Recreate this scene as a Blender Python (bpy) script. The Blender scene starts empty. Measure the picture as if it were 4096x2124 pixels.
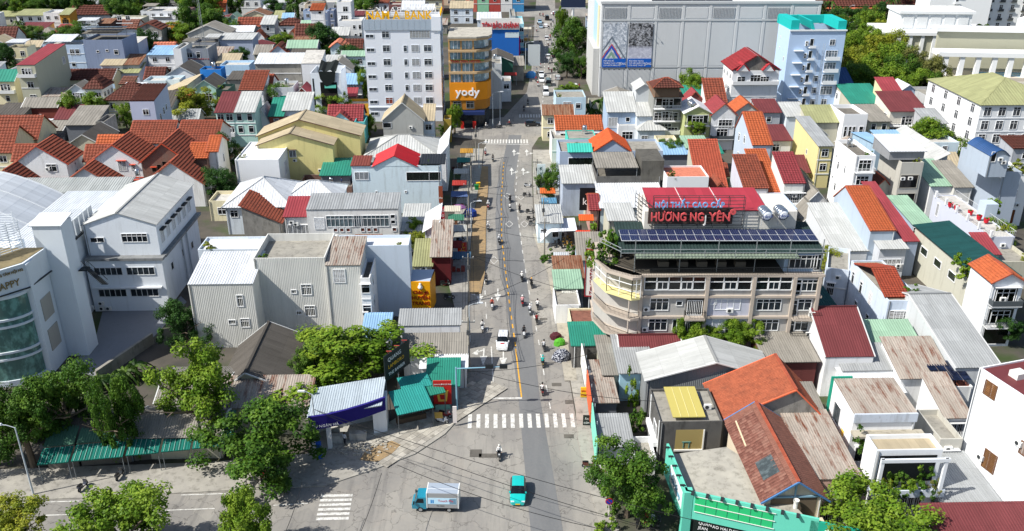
import bpy, math, random
from math import sin, cos, pi, radians, sqrt, atan2, hypot
from mathutils import Vector, Matrix
# ---------------------------------------------------------------- camera, sky, sun, exposure
scene=bpy.context.scene
COL=scene.collection
cam_data=bpy.data.cameras.new('camera')
cam_data.sensor_width=36.0
cam_data.lens=31.15
cam_data.clip_start=0.5
cam_data.clip_end=6000
cam=bpy.data.objects.new('camera',cam_data)
cam.location=(0,0,64)
cam.rotation_euler=(radians(90-24.3),0,0)
COL.objects.link(cam)
scene.camera=cam
SUN_EL=radians(47)
SUN_VEC=Vector((-cos(radians(22))*cos(SUN_EL),-sin(radians(22))*cos(SUN_EL),sin(SUN_EL)))  # towards the sun: from the left, a little behind the camera
world=bpy.data.worlds.new('World')
scene.world=world
world.use_nodes=True
wn=world.node_tree
sky=wn.nodes.new('ShaderNodeTexSky')
sky.sky_type='NISHITA'
sky.sun_disc=False
sky.sun_elevation=SUN_EL
sky.sun_rotation=atan2(SUN_VEC.x,SUN_VEC.y)
sky.air_density=1.0
sky.dust_density=1.5
bg=wn.nodes['Background']
bg.inputs['Strength'].default_value=0.095
wn.links.new(sky.outputs['Color'],bg.inputs['Color'])
sun_data=bpy.data.lights.new('sun','SUN')
sun_data.energy=4.6
sun_data.angle=radians(0.5)
sun_data.color=(1.0,0.955,0.88)
sun=bpy.data.objects.new('sun',sun_data)
sun.rotation_euler=SUN_VEC.to_track_quat('Z','Y').to_euler()
sun.location=(-80,-20,120)
COL.objects.link(sun)
scene.view_settings.view_transform='Standard'
scene.view_settings.look='None'
scene.view_settings.gamma=1
scene.view_settings.exposure=0.46
scene.cycles.max_bounces=6
scene.cycles.diffuse_bounces=3
scene.cycles.transparent_max_bounces=6
scene.cycles.use_denoising=True
rnd=random.Random(7)
GRID=radians(1.6)  # the town's grid leans a little against the view axis
# ---------------------------------------------------------------- materials
def lin(h,k=1.0):
 h=h.lstrip('#')
 o=[]
 for i in (0,2,4):
  c=int(h[i:i+2],16)/255
  o.append((c/12.92 if c<=0.04045 else ((c+0.055)/1.055)**2.4)*k)
 return (*o,1.0)
MATS={}
class N:
 """small node-tree writer"""
 def __init__(s,name):
  s.m=bpy.data.materials.new(name); s.m.use_nodes=True
  s.t=s.m.node_tree; s.b=s.t.nodes['Principled BSDF']
  s.b.inputs['Specular IOR Level'].default_value=0.25
 def n(s,kind,**kw):
  x=s.t.nodes.new(kind)
  for k, v in kw.items():setattr(x,k,v)
  return x
 def l(s,a,b):s.t.links.new(a,b)
 def pos(s):return s.n('ShaderNodeNewGeometry').outputs['Position']
 def uv(s):return s.n('ShaderNodeTexCoord').outputs['UV']
 def noise(s,vec,scale,sc3=(1,1,1),detail=4,rough=0.6):
  mp=s.n('ShaderNodeMapping'); mp.inputs['Scale'].default_value=sc3
  s.l(vec,mp.inputs['Vector'])
  t=s.n('ShaderNodeTexNoise'); t.inputs['Scale'].default_value=scale
  t.inputs['Detail'].default_value=detail; t.inputs['Roughness'].default_value=rough
  s.l(mp.outputs['Vector'],t.inputs['Vector']); return t.outputs['Fac']
 def ramp(s,fac,a,b):
  r=s.n('ShaderNodeMapRange'); r.inputs['From Min'].default_value=a; r.inputs['From Max'].default_value=b
  s.l(fac,r.inputs['Value']); return r.outputs['Result']
 def mul(s,a,b):
  m=s.n('ShaderNodeMath',operation='MULTIPLY')
  s.l(a,m.inputs[0])
  if isinstance(b,(int,float)):m.inputs[1].default_value=b
  else:s.l(b,m.inputs[1])
  return m.outputs[0]
 def mix(s,f,a,b,blend='MIX'):
  m=s.n('ShaderNodeMix',data_type='RGBA',blend_type=blend)
  if isinstance(f,(int,float)):m.inputs[0].default_value=f
  else:s.l(f,m.inputs[0])
  for q, sock in ((a,m.inputs[6]),(b,m.inputs[7])):
   if isinstance(q,tuple):sock.default_value=q
   else:s.l(q,sock)
  return m.outputs[2]
 def bump(s,h,st=0.3,dist=0.05):
  b=s.n('ShaderNodeBump'); b.inputs['Strength'].default_value=st; b.inputs['Distance'].default_value=dist
  s.l(h,b.inputs['Height']); s.l(b.outputs['Normal'],s.b.inputs['Normal'])
 def out(s,col,rough=0.85,metal=0.0):
  if isinstance(col,tuple):s.b.inputs['Base Color'].default_value=col
  else:s.l(col,s.b.inputs['Base Color'])
  s.b.inputs['Roughness'].default_value=rough; s.b.inputs['Metallic'].default_value=metal
  return s.m
def paint(h,dirt=0.45):
 """house paint or render: blotches, rain streaks and grime with a shape of their own"""
 key=('paint',h,dirt)
 if key in MATS:return MATS[key]
 k=N('paint_'+h); p=k.pos(); c=lin(h)
 streak=k.ramp(k.noise(p,1.0,(1.3,1.3,0.16),5,0.7),0.52,0.78)
 blot=k.ramp(k.noise(p,0.35,(1,1,1),5,0.65),0.45,0.75)
 grime=(c[0]*0.42+0.012,c[1]*0.41+0.012,c[2]*0.37+0.01,1)
 pale=(min(c[0]*1.09,.86),min(c[1]*1.09,.86),min(c[2]*1.08,.86),1)
 x=k.mix(k.mul(blot,0.35),c,pale)
 x=k.mix(k.mul(streak,dirt),x,grime)
 x=k.mix(k.mul(k.ramp(k.noise(p,3.1,(1,1,1),3),.58,.8),dirt*0.5),x,grime)
 MATS[key]=k.out(x,0.85); return MATS[key]
def plain(h,rough=0.6,metal=0.0,name=None):
 key=('plain',h,rough,metal)
 if key not in MATS:
  MATS[key]=N(name or 'plain_'+h).out(lin(h),rough,metal)
 return MATS[key]
def concrete(h='#8d8b86',name='concrete'):
 key=('conc',h)
 if key in MATS:return MATS[key]
 k=N(name); p=k.pos(); c=lin(h)
 d=(c[0]*.38,c[1]*.38,c[2]*.36,1); w=(c[0]*1.25,c[1]*1.25,c[2]*1.22,1)
 x=k.mix(k.ramp(k.noise(p,.5,detail=6),.4,.7),c,w)
 x=k.mix(k.mul(k.ramp(k.noise(p,1.1,(1,1,.4),6,.7),.5,.72),.75),x,d)
 k.bump(k.noise(p,6,detail=3),.2,.03)
 MATS[key]=k.out(x,.92); return MATS[key]
def tilemat(h,old=0.5):
 key=('tile',h,old)
 if key in MATS:return MATS[key]
 k=N('roof_tile_'+h); p=k.pos(); c=lin(h)
 v=k.n('ShaderNodeTexVoronoi'); v.inputs['Scale'].default_value=3.2; k.l(p,v.inputs['Vector'])
 sep=k.n('ShaderNodeSeparateColor'); k.l(v.outputs['Color'],sep.inputs[0])
 x=k.mix(k.mul(sep.outputs[0],.55),c,(c[0]*.55,c[1]*.5,c[2]*.5,1))
 x=k.mix(k.mul(sep.outputs[1],.3),x,(min(c[0]*1.3,.8),c[1]*1.35,c[2]*1.3,1))
 x=k.mix(k.mul(k.ramp(k.noise(p,.9,detail=7,rough=.7),.46,.72),old),x,lin('#3a2f29'))
 MATS[key]=k.out(x,.8); return MATS[key]
def sheetmat(h,rust=0.0,rough=.55,grime=.35):
 """corrugated sheet; UV runs in metres along the eave and up the slope"""
 key=('sheet',h,rust,grime)
 if key in MATS:return MATS[key]
 k=N('roof_sheet_'+h); u=k.uv(); c=lin(h); p=k.pos()
 x=k.mix(k.mul(k.ramp(k.noise(u,1.0,(.9,.12,1),5,.7),.45,.75),grime),c,(c[0]*.4,c[1]*.4,c[2]*.38,1))
 x=k.mix(k.mul(k.ramp(k.noise(p,.4,detail=4),.42,.7),.25),x,(min(c[0]*1.2,.85),min(c[1]*1.2,.85),min(c[2]*1.2,.85),1))
 # single panels differ a little
 br=k.n('ShaderNodeTexBrick'); mp=k.n('ShaderNodeMapping'); mp.inputs['Scale'].default_value=(1,1,1)
 k.l(u,mp.inputs['Vector']); k.l(mp.outputs[0],br.inputs['Vector'])
 br.inputs['Scale'].default_value=1; br.inputs['Brick Width'].default_value=1.05; br.inputs['Row Height'].default_value=2.6
 br.inputs['Mortar Size'].default_value=.012; br.inputs['Color1'].default_value=(.86,.86,.86,1); br.inputs['Color2'].default_value=(1.1,1.1,1.1,1)
 br.inputs['Mortar'].default_value=(.55,.55,.55,1); br.offset=0
 x=k.mix(.8,x,br.outputs['Color'],'MULTIPLY')
 if rust:
  r=k.ramp(k.noise(u,1.0,(1.1,.16,1),6,.75),.62-.22*rust,.70-.12*rust)
  x=k.mix(r,x,k.mix(k.noise(p,5,detail=4),lin('#4a2414'),lin('#7d4326')))
 MATS[key]=k.out(x,rough,.0 if rust else .1); return MATS[key]
def ribclad(h):
 key=('rib',h)
 if key not in MATS:
  k=N('rib_clad_'+h); p=k.pos(); c=lin(h)
  x=k.mix(k.mul(k.ramp(k.noise(p,1.0,(2.6,2.6,.06),5,.7),.45,.75),.3),c,(c[0]*.45,c[1]*.45,c[2]*.43,1))
  x=k.mix(k.mul(k.ramp(k.noise(p,.25,detail=4),.45,.7),.3),x,(c[0]*1.25,c[1]*1.25,c[2]*1.22,1))
  MATS[key]=k.out(x,.6)
 return MATS[key]
def brickmat(h='#7a4a3a'):
 key=('brick',h)
 if key in MATS:return MATS[key]
 k=N('brickwork'); tc=k.n('ShaderNodeTexCoord').outputs['Object']
 sx=k.n('ShaderNodeSeparateXYZ'); k.l(tc,sx.inputs[0])
 ad=k.n('ShaderNodeMath',operation='ADD'); k.l(sx.outputs[0],ad.inputs[0]); k.l(sx.outputs[1],ad.inputs[1])
 cb=k.n('ShaderNodeCombineXYZ'); k.l(ad.outputs[0],cb.inputs[0]); k.l(sx.outputs[2],cb.inputs[1])
 br=k.n('ShaderNodeTexBrick'); k.l(cb.outputs[0],br.inputs['Vector']); br.inputs['Scale'].default_value=2.2
 c=lin(h); br.inputs['Color1'].default_value=c; br.inputs['Color2'].default_value=(c[0]*.65,c[1]*.6,c[2]*.6,1)
 br.inputs['Mortar'].default_value=lin('#8a8078'); br.inputs['Mortar Size'].default_value=.03
 x=k.mix(k.ramp(k.noise(k.pos(),.7,detail=5),.5,.75),br.outputs['Color'],lin('#6f655c'))
 MATS[key]=k.out(x,.9); return MATS[key]
def glassmat(name='glass',h='#1d2429',rough=.12):
 key=('glass',h)
 if key in MATS:return MATS[key]
 k=N(name); p=k.pos()
 x=k.mix(k.ramp(k.noise(p,1.3,(1,1,.6),3),.45,.65),lin(h),tuple(v*2.1 for v in lin(h)[:3])+(1,))
 k.b.inputs['Specular IOR Level'].default_value=.35
 MATS[key]=k.out(x,rough); return MATS[key]
ROOFS={'red':('tile',lambda:tilemat('#8b4a38',.55)),'orange':('tile',lambda:tilemat('#b65f3a',.2)),'brown':('tile',lambda:tilemat('#61382f',.5)),'verm':('tile',lambda:tilemat('#a8523d',.25)),'rose':('tile',lambda:tilemat('#82584b',.35)),'salmon':('tile',lambda:tilemat('#c97a62',.2)),'crim':('tile',lambda:tilemat('#8c3c41',.25)),'dark':('corr',lambda:sheetmat('#5c5853',0,.9,.6)),'mred':('corr',lambda:sheetmat('#954046',0,.6,.3)),'maroon':('corr',lambda:sheetmat('#70393b',.0,.6,.3)),'mgrey':('corr',lambda:sheetmat('#9fa2a3',0,.55,.55)),'mwhite':('corr',lambda:sheetmat('#d2d6da',0,.55,.4)),'mgreen':('corr',lambda:sheetmat('#2f8572',0,.55,.3)),'pgreen':('corr',lambda:sheetmat('#93b39b',0,.6,.35)),'molive':('corr',lambda:sheetmat('#9a9c72',0,.6,.4)),'mblue':('corr',lambda:sheetmat('#8fb4d4',0,.5,.2)),'dblue':('corr',lambda:sheetmat('#2b4d7c',0,.5,.2)),'dgreen':('corr',lambda:sheetmat('#1d4a4a',0,.75,.5)),'fibro':('corr',lambda:sheetmat('#8f8b83',0,.9,.7)),'beige':('corr',lambda:sheetmat('#b3a68c',0,.85,.45)),'rust':('corr',lambda:sheetmat('#8a6a55',.75,.85,.5)),'rustg':('corr',lambda:sheetmat('#a39a90',.55,.8,.6)),'lgrey':('corr',lambda:sheetmat('#b9bbb9',0,.65,.5)),'teal':('corr',lambda:sheetmat('#2f918a',0,.65,.35)),'conc':('flat',lambda:concrete('#8f8c84')),'dconc':('flat',lambda:concrete('#6b6760','dark_concrete')),'wconc':('flat',lambda:concrete('#d8dade','white_render')),'deck':('flat',lambda:concrete('#b5b3ae','pale_concrete')),}
WALLS=dict(white='#e2e4e6',blue='#b4c6dc',sky='#a9cfe0',grey='#a9aeb6',lav='#b3b9cf',cream='#dfd6b4',yellow='#d8cc8c',stone='#b9b7a6',pale='#d0dae4',green='#a8b070',mint='#b4d8d0',aqua='#5fc0c4',dgrey='#6f747c',beige='#c9b9a2',pink='#d9b8b4',ochre='#c48a35',ice='#cfe0e8',concrete=None,brick=None,dconc=None)
def wallmat(w,dirt=.4):
 if w=='concrete':return concrete('#8a8883')
 if w=='dconc':return concrete('#5c5b59','dark_concrete_wall')
 if w=='brick':return brickmat()
 if not isinstance(w,str):return w
 return paint(WALLS.get(w,w),dirt)
 # ---------------------------------------------------------------- mesh writer and objects
class MB:
 def __init__(s):s.v=[]; s.f=[]; s.m=[]; s.uv=[]; s.has=False
 def face(s,pts,mi=0,uv=None):
  b=len(s.v); s.v.extend([tuple(p) for p in pts]); s.f.append(tuple(range(b,b+len(pts)))); s.m.append(mi)
  if uv:s.has=True
  s.uv.extend(uv if uv else [(0,0)]*len(pts))
 def box(s,x0,y0,z0,x1,y1,z1,mi=0):
  a=[(x0,y0,z0),(x1,y0,z0),(x1,y1,z0),(x0,y1,z0),(x0,y0,z1),(x1,y0,z1),(x1,y1,z1),(x0,y1,z1)]
  b=len(s.v); s.v.extend(a)
  for q in ((0,3,2,1),(4,5,6,7),(0,1,5,4),(1,2,6,5),(2,3,7,6),(3,0,4,7)):
   s.f.append(tuple(b+i for i in q)); s.m.append(mi); s.uv.extend([(0,0)]*4)
  return s
 def bar(s,p0,p1,r,mi=0,n=4,r1=None,caps=True):
  p0=Vector(p0); p1=Vector(p1); d=p1-p0
  if d.length<1e-6:return s
  d.normalize(); a=Vector((0,0,1)) if abs(d.z)<.95 else Vector((1,0,0))
  u=d.cross(a).normalized(); w=d.cross(u); r1=r if r1 is None else r1; b=len(s.v)
  for P_, R_ in ((p0,r),(p1,r1)):
   for i in range(n):
    t=2*pi*i/n+pi/4
    s.v.append(tuple(P_+(u*cos(t)+w*sin(t))*R_))
  for i in range(n):
   j=(i+1)%n; s.f.append((b+i,b+n+i,b+n+j,b+j)); s.m.append(mi); s.uv.extend([(0,0)]*4)
  if caps:
   s.f.append(tuple(b+i for i in range(n))); s.m.append(mi); s.uv.extend([(0,0)]*n)
   s.f.append(tuple(b+n+i for i in reversed(range(n)))); s.m.append(mi); s.uv.extend([(0,0)]*n)
  return s
 def path(s,pts,r,mi=0,n=4):
  for a, b in zip(pts[:-1],pts[1:]):s.bar(a,b,r,mi,n)
  return s
 def lathe(s,prof,n=12,mi=0,c=(0,0,0),axis='z'):
  b=len(s.v)
  for (r,z) in prof:
   for i in range(n):
    t=2*pi*i/n
    q=(r*cos(t),r*sin(t),z)
    if axis=='y':q=(q[0],q[2],q[1])
    if axis=='x':q=(q[2],q[0],q[1])
    s.v.append((q[0]+c[0],q[1]+c[1],q[2]+c[2]))
  for k in range(len(prof)-1):
   for i in range(n):
    j=(i+1)%n
    f=(b+k*n+i,b+k*n+j,b+(k+1)*n+j,b+(k+1)*n+i)
    s.f.append(f if axis!='y' else f[::-1]); s.m.append(mi); s.uv.extend([(0,0)]*4)
  return s
 def prism(s,poly,y0,y1,mi=0):
  """polygon in x,z pushed along y"""
  n=len(poly); s.face([(x,y0,z) for x,z in poly],mi); s.face([(x,y1,z) for x,z in reversed(poly)],mi)
  for i in range(n):
   j=(i+1)%n; (xa,za), (xb,zb)=poly[i], poly[j]
   s.face([(xa,y0,za),(xa,y1,za),(xb,y1,zb),(xb,y0,zb)],mi)
  return s
 def slab(s,poly,z0,z1,mi=0):
  """polygon in x,y pushed along z"""
  n=len(poly); s.face([(x,y,z1) for x,y in poly],mi); s.face([(x,y,z0) for x,y in reversed(poly)],mi)
  for i in range(n):
   j=(i+1)%n; (xa,ya), (xb,yb)=poly[i], poly[j]
   s.face([(xa,ya,z0),(xb,yb,z0),(xb,yb,z1),(xa,ya,z1)],mi)
  return s
 def mesh(s,name,mats,smooth=False):
  me=bpy.data.meshes.new(name); me.from_pydata(s.v,[],s.f)
  for m in (mats if isinstance(mats,(list,tuple)) else [mats]):me.materials.append(m)
  if any(s.m):me.polygons.foreach_set('material_index',s.m)
  if s.has:
   l=me.uv_layers.new(name='UVMap'); flat=[c for q in s.uv for c in q]; l.data.foreach_set('uv',flat)
  if smooth:me.polygons.foreach_set('use_smooth',[True]*len(s.f))
  me.update(); return me
def obj(name,data,parent=None,loc=(0,0,0),rot=(0,0,0),scale=None):
 o=bpy.data.objects.new(name,data); COL.objects.link(o)
 o.location=loc; o.rotation_euler=rot
 if scale:o.scale=scale
 if parent:o.parent=parent
 return o
def tag(o,label,cat,group=None):
 o['label']=label; o['category']=cat
 if group:o['group']=group
 return o
def root(name,label,cat,loc,rz=0,group=None):
 o=bpy.data.objects.new(name,None); COL.objects.link(o); o.empty_display_size=.3
 o.location=(loc[0],loc[1],loc[2] if len(loc)>2 else 0); o.rotation_euler=(0,0,rz)
 return tag(o,label,cat,group)
def struct(name,mb,mat,parent=None):
 o=obj(name,mb.mesh(name,mat) if isinstance(mb,MB) else mb,parent)
 if not parent:o['kind']='structure'
 return o
def copy_tree(o,parent=None):
 c=o.copy(); COL.objects.link(c); c.parent=parent
 for ch in list(o.children):copy_tree(ch,c)
 return c
def text(s,size,mat,parent=None,loc=(0,0,0),rz=0,depth=.05,align='LEFT',bold=0.0,tilt=pi/2,sx=1.0,name='lettering',space=1.0,fit=0):
 cu=bpy.data.curves.new(name,'FONT'); cu.body=s; cu.size=size; cu.extrude=depth; cu.align_x=align; cu.offset=bold
 cu.space_character=space; cu.resolution_u=2
 cu.materials.append(mat)
 o=obj(name,cu,parent,loc,(tilt,0,rz)); o.scale=(sx,1,1); o['fit']=fit; return o
 # ---------------------------------------------------------------- roof sheets
PER=.3  # rib spacing, set from the distance of the house being built
def sheet(mb,o,u,v,lu,lv,style,mi=0,inset=None,th=.1):
 """one roof slope: o = eave start, u along the eave, v up the slope; inset = (left, right) narrowing at the top"""
 o=Vector(o); u=Vector(u).normalized(); v=Vector(v).normalized(); n=u.cross(v).normalized()
 il, ir=inset or (0,0)
 def pt(a,b,h):return o+u*a+v*b+n*h
 if lu<.05 or lv<.05:return
 if style=='flat':
  q=[(0,0),(lu,0),(lu-ir,lv),(il,lv)]
  mb.face([pt(a,b,0) for a,b in q],mi,q)
 elif style=='corr':
  p=PER; rows=1 if not inset else 10
  xs=[]; k=0
  while k*p<lu:
   for f, h in ((0,0),(.38,0),(.5,1),(.88,1)):xs.append((min((k+f)*p,lu),h))
   k+=1
  xs.append((lu,0)); amp=min(.05,.13*p)
  for r in range(rows):
   b0, b1=lv*r/rows, lv*(r+1)/rows
   l0, r0=il*b0/lv, lu-ir*b0/lv; l1, r1=il*b1/lv, lu-ir*b1/lv
   for (xa,ha), (xb,hb) in zip(xs[:-1],xs[1:]):
    a0, a1=max(xa,l0), min(xb,r0); c0, c1=max(xa,l1), min(xb,r1)
    if xb<=l0 or xa>=r0:continue
    c0=min(max(c0,l1),r1); c1=max(min(c1,r1),l1)
    mb.face([pt(a0,b0,ha*amp),pt(a1,b0,hb*amp),pt(c1,b1,hb*amp),pt(c0,b1,ha*amp)],mi,[(a0,b0),(a1,b0),(c1,b1),(c0,b1)])
 else:  # tiles: every course stands proud at its lower edge, every tile is a shallow roll
  p=PER; cr=PER*1.05; rows=max(2,int(lv/cr)); cr=lv/rows; amp=.16*p; lift=.17*cr
  for r in range(rows):
   b0, b1=r*cr, (r+1)*cr
   l0, r0=il*b0/lv, lu-ir*b0/lv; l1, r1=il*b1/lv, lu-ir*b1/lv
   nn=max(1,int(lu/p*2)); st=lu/nn
   for k in range(nn):
    xa, xb=k*st, (k+1)*st
    if xb<=l0 or xa>=r0:continue
    ha=amp if k%2 else 0; hb=0 if k%2 else amp
    a0, a1=max(xa,l0), min(xb,r0); c0=min(max(xa,l1),r1); c1=max(min(xb,r1),l1)
    mb.face([pt(a0,b0,ha+lift),pt(a1,b0,hb+lift),pt(c1,b1,hb),pt(c0,b1,ha)],mi)
    # underside and edges
 q=[(0,0),(lu,0),(lu-ir,lv),(il,lv)]
 mb.face([pt(a,b,-th) for a,b in reversed(q)],mi)
 for i in range(4):
  (a0,b0), (a1,b1)=q[i], q[(i+1)%4]
  mb.face([pt(a0,b0,-th),pt(a1,b1,-th),pt(a1,b1,.01),pt(a0,b0,.01)],mi)
  # ---------------------------------------------------------------- windows
WCACHE={}
def window(parent,loc,rz,w,h,style='w',frame='#e8eaec',glass='#1d2429',far=False,name='window'):
 """frame proud of the wall, pane set back inside it; local x to the right, -y outwards"""
 key=(round(w,1),round(h,1),style,frame,glass,far); w, h=max(.3,round(w,1)), max(.3,round(h,1))
 if key not in WCACHE:
  fr=MB(); t=.09; dp=-.10
  n=max(1,int(w/.75+.3)) if style!='1' else 1
  fr.box(-w/2-t,dp,-t,w/2+t,.02,0); fr.box(-w/2-t,dp,h,w/2+t,.02,h+t)
  fr.box(-w/2-t,dp,0,-w/2,.02,h); fr.box(w/2,dp,0,w/2+t,.02,h)
  for i in range(1,n):x=-w/2+w*i/n; fr.box(x-.035,dp*.7,0,x+.035,.02,h)
  if style=='g':
   k=max(3,int(w/.22))
   for i in range(1,k):x=-w/2+w*i/k; fr.box(x-.02,dp*.9,0,x+.02,.0,h)
  if style=='w' and h>1.25:fr.box(-w/2,dp*.7,h*.72-.03,w/2,.02,h*.72+.03)
  if style=='l':
   k=max(3,int(h/.2))
   for i in range(1,k):z=h*i/k; fr.box(-w/2,dp*.9,z-.03,w/2,0,z+.03)
  pn=MB(); pn.face([(-w/2,-.015,0),(w/2,-.015,0),(w/2,-.015,h),(-w/2,-.015,h)])
  if far:
   pn.m=[0]; off=len(fr.v); fr.v+=pn.v; fr.f.append(tuple(off+i for i in range(4))); fr.m.append(1); fr.uv+=[(0,0)]*4
   WCACHE[key]=(fr.mesh('window',[plain(frame,.5),glassmat('window_glass',glass)]),None)
  else:
   WCACHE[key]=(fr.mesh('window',plain(frame,.5)),pn.mesh('pane',glassmat('window_glass',glass)))
 fm, pm=WCACHE[key]
 o=obj(name,fm,parent,loc,(0,0,rz))
 if pm:obj('pane',pm,o)
 return o
ACM={}
def aircon(parent,loc,rz=0):
 if not ACM:
  m=MB(); m.box(-.42,-.32,0,.42,0,.6); f=MB()
  f.lathe([(.0,-.335),(.24,-.335),(.24,-.30)],10,0,(-.1,0,.3),'y')
  ACM['b']=m.mesh('air_conditioner',plain('#dfe0de',.5)); ACM['f']=f.mesh('fan',plain('#33373a',.6))
 o=obj('air_conditioner',ACM['b'],parent,loc,(0,0,rz)); obj('fan_grille',ACM['f'],o); return o
 # ---------------------------------------------------------------- a generic house
FOOT=[]; FLAT=[]
def rail(mb,x0,x1,y,z,h=.95,step=.16,mi=0,r=.018):
 mb.bar((x0,y,z+h),(x1,y,z+h),.035,mi); n=max(1,int(abs(x1-x0)/step))
 for i in range(n+1):x=x0+(x1-x0)*i/n; mb.bar((x,y,z),(x,y,z+h),r,mi,4)
def railp(mb,a,b,z,h=.95,step=.18,mi=0,r=.018):
 a=Vector((a[0],a[1],z)); b=Vector((b[0],b[1],z)); up=Vector((0,0,h)); mb.bar(a+up,b+up,.035,mi); n=max(1,int((b-a).length/step))
 for i in range(n+1):p=a+(b-a)*i/n; mb.bar(p,p+up,r,mi,4)
def house(label,a,b,d,wall='white',roof='flat',rc='conc',rise=2.0,ov=.45,og=.3,front=None,left=None,right=None,cat='house',name='house',ang=None,ph=.7,bal=None,frame='#e8eaec',glass='#12171b',sty='w',ww=None,wh=None,canopy=None,acs=None,bands=None,dirt=.55,shade=True,trim=None,rp=.5,z0=0.0,lw=None,seed=None,hh=None,fw=None,door=True):
 """front edge runs from a to b at eave height a[2]; d = depth; roof codes: flat gx gy hip sf sb sl sr arch"""
 global PER
 R=random.Random(seed if seed is not None else label)
 h=a[2] if hh is None else hh; w=(b[0]-a[0])/cos(GRID) if ang is None or abs(ang)<5 else hypot(b[0]-a[0],b[1]-a[1])
 ang=GRID if ang is None else radians(ang)
 if name=='house':  # say the kind more closely where the words do
  for k_, w_ in (('shop','shop'),('store','shop'),('villa','villa'),('shed','shed'),('hall','hall'),('cottage','cottage'),('temple','temple'),('wing','house_wing'),('annex','annex'),('pavilion','pavilion'),('verandah','verandah'),('carport','carport'),('block','block'),('porch','porch_house'),('gable','gabled_house'),('terrace','terrace_house'),('storey','storey'),('squeezed','small_house')):
   if k_ in label.split(' next to ')[0].replace('-',' ').split() or (k_=='gable' and 'gabled' in label) or (k_=='squeezed' and k_ in label):name=w_; cat=w_.replace('_',' '); break
 t=root(name,label,cat,(a[0],a[1],z0),ang); h-=z0
 dist=hypot(a[0],a[1]); far=dist>215; d=d*(.82 if dist>205 and w<16 and d<16 else 1); PER=max(.3,dist*.0031)
 wm=wallmat(wall,dirt); style, rm=ROOFS[rc]; rm=rm(); trim2=trim or ('#a0533e' if style=='tile' else '#c9cbca'); trim=trim or '#d9dbdc'
 FOOT.append((a[0],a[1],w,d,ang,label)); FLAT.append((roof=='flat' and not canopy,h+z0-(ph if roof=='flat' else 0)))
 # walls
 m=MB()
 def wallpoly(pts):m.face(pts)
 top={'gx':'lr','gy':'fb'}.get(roof,'')
 zt=lambda x, y:h
 if roof=='sf':zt=lambda x, y:h+rise*y/d
 if roof=='sb':zt=lambda x, y:h+rise*(1-y/d)
 if roof=='sl':zt=lambda x, y:h+rise*x/w
 if roof=='sr':zt=lambda x, y:h+rise*(1-x/w)
 cs=[(0,0),(w,0),(w,d),(0,d)]
 for i in range(4):
  (xa,ya), (xb,yb)=cs[i], cs[(i+1)%4]
  pts=[(xa,ya,0),(xb,yb,0),(xb,yb,zt(xb,yb)),(xa,ya,zt(xa,ya))]
  if roof=='gx' and i in (1,3):pts.insert(3,(xa,d*rp,h+rise))
  if roof=='gy' and i in (0,2):pts.insert(3,(w*rp,ya,h+rise))
  if roof=='arch' and i in (0,2):
   for k in range(1,10):
    f=k/10; x=xb+(xa-xb)*f; pts.insert(2+k,(x,ya,h+rise*sin(pi*f)))
  m.face(pts)
 if roof=='flat':
  e=.16; zf=h-ph
  m.face([(0,0,h),(w,0,h),(w-e,e,h),(e,e,h)]); m.face([(w,0,h),(w,d,h),(w-e,d-e,h),(w-e,e,h)])
  m.face([(w,d,h),(0,d,h),(e,d-e,h),(w-e,d-e,h)]); m.face([(0,d,h),(0,0,h),(e,e,h),(e,d-e,h)])
  m.face([(e,e,zf),(e,e,h),(w-e,e,h),(w-e,e,zf)]); m.face([(w-e,e,zf),(w-e,e,h),(w-e,d-e,h),(w-e,d-e,zf)])
  m.face([(w-e,d-e,zf),(w-e,d-e,h),(e,d-e,h),(e,d-e,zf)]); m.face([(e,d-e,zf),(e,d-e,h),(e,e,h),(e,e,zf)])
  r=MB(); r.face([(e,e,zf),(w-e,e,zf),(w-e,d-e,zf),(e,d-e,zf)],0,[(0,0),(w,0),(w,d),(0,d)])
  obj('roof',r.mesh('roof',rm),t)
 if wm.name.startswith('rib_clad'):  # real ribs on the front sheets
  n_=int(w/.25); am=.022
  zf=(lambda x:h+rise*(x/(w*rp) if x<w*rp else (w-x)/(w*(1-rp)))) if roof=='gy' else (lambda x:h)
  for q in range(n_):
   x=q*w/n_; s_=w/n_
   m.face([(x+s_*.2,-.005,0),(x+s_*.35,-am,0),(x+s_*.35,-am,zf(x+s_*.35)),(x+s_*.2,-.005,zf(x+s_*.2))]); m.face([(x+s_*.35,-am,0),(x+s_*.65,-am,0),(x+s_*.65,-am,zf(x+s_*.65)),(x+s_*.35,-am,zf(x+s_*.35))]); m.face([(x+s_*.65,-am,0),(x+s_*.8,-.005,0),(x+s_*.8,-.005,zf(x+s_*.8)),(x+s_*.65,-am,zf(x+s_*.65))])
 obj('wall',m.mesh('wall',wm),t)
 # roof slopes
 r=MB(); cap=MB()
 if roof=='gx':
  dy1, dy2=d*rp, d*(1-rp); s1, s2=rise/dy1, rise/dy2
  sheet(r,(-og,-ov,h-ov*s1+.06),(1,0,0),(0,dy1,rise),w+2*og,hypot(dy1+ov,(dy1+ov)*s1),style)
  sheet(r,(w+og,d+ov,h-ov*s2+.06),(-1,0,0),(0,-dy2,rise),w+2*og,hypot(dy2+ov,(dy2+ov)*s2),style)
  cap.box(-og,dy1-.16,h+rise+.02,w+og,dy1+.16,h+rise+.17)
 elif roof=='gy':
  dx1, dx2=w*rp, w*(1-rp); s1, s2=rise/dx1, rise/dx2
  sheet(r,(-ov,d+og,h-ov*s1+.06),(0,-1,0),(dx1,0,rise),d+2*og,hypot(dx1+ov,(dx1+ov)*s1),style)
  sheet(r,(w+ov,-og,h-ov*s2+.06),(0,1,0),(-dx2,0,rise),d+2*og,hypot(dx2+ov,(dx2+ov)*s2),style)
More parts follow.
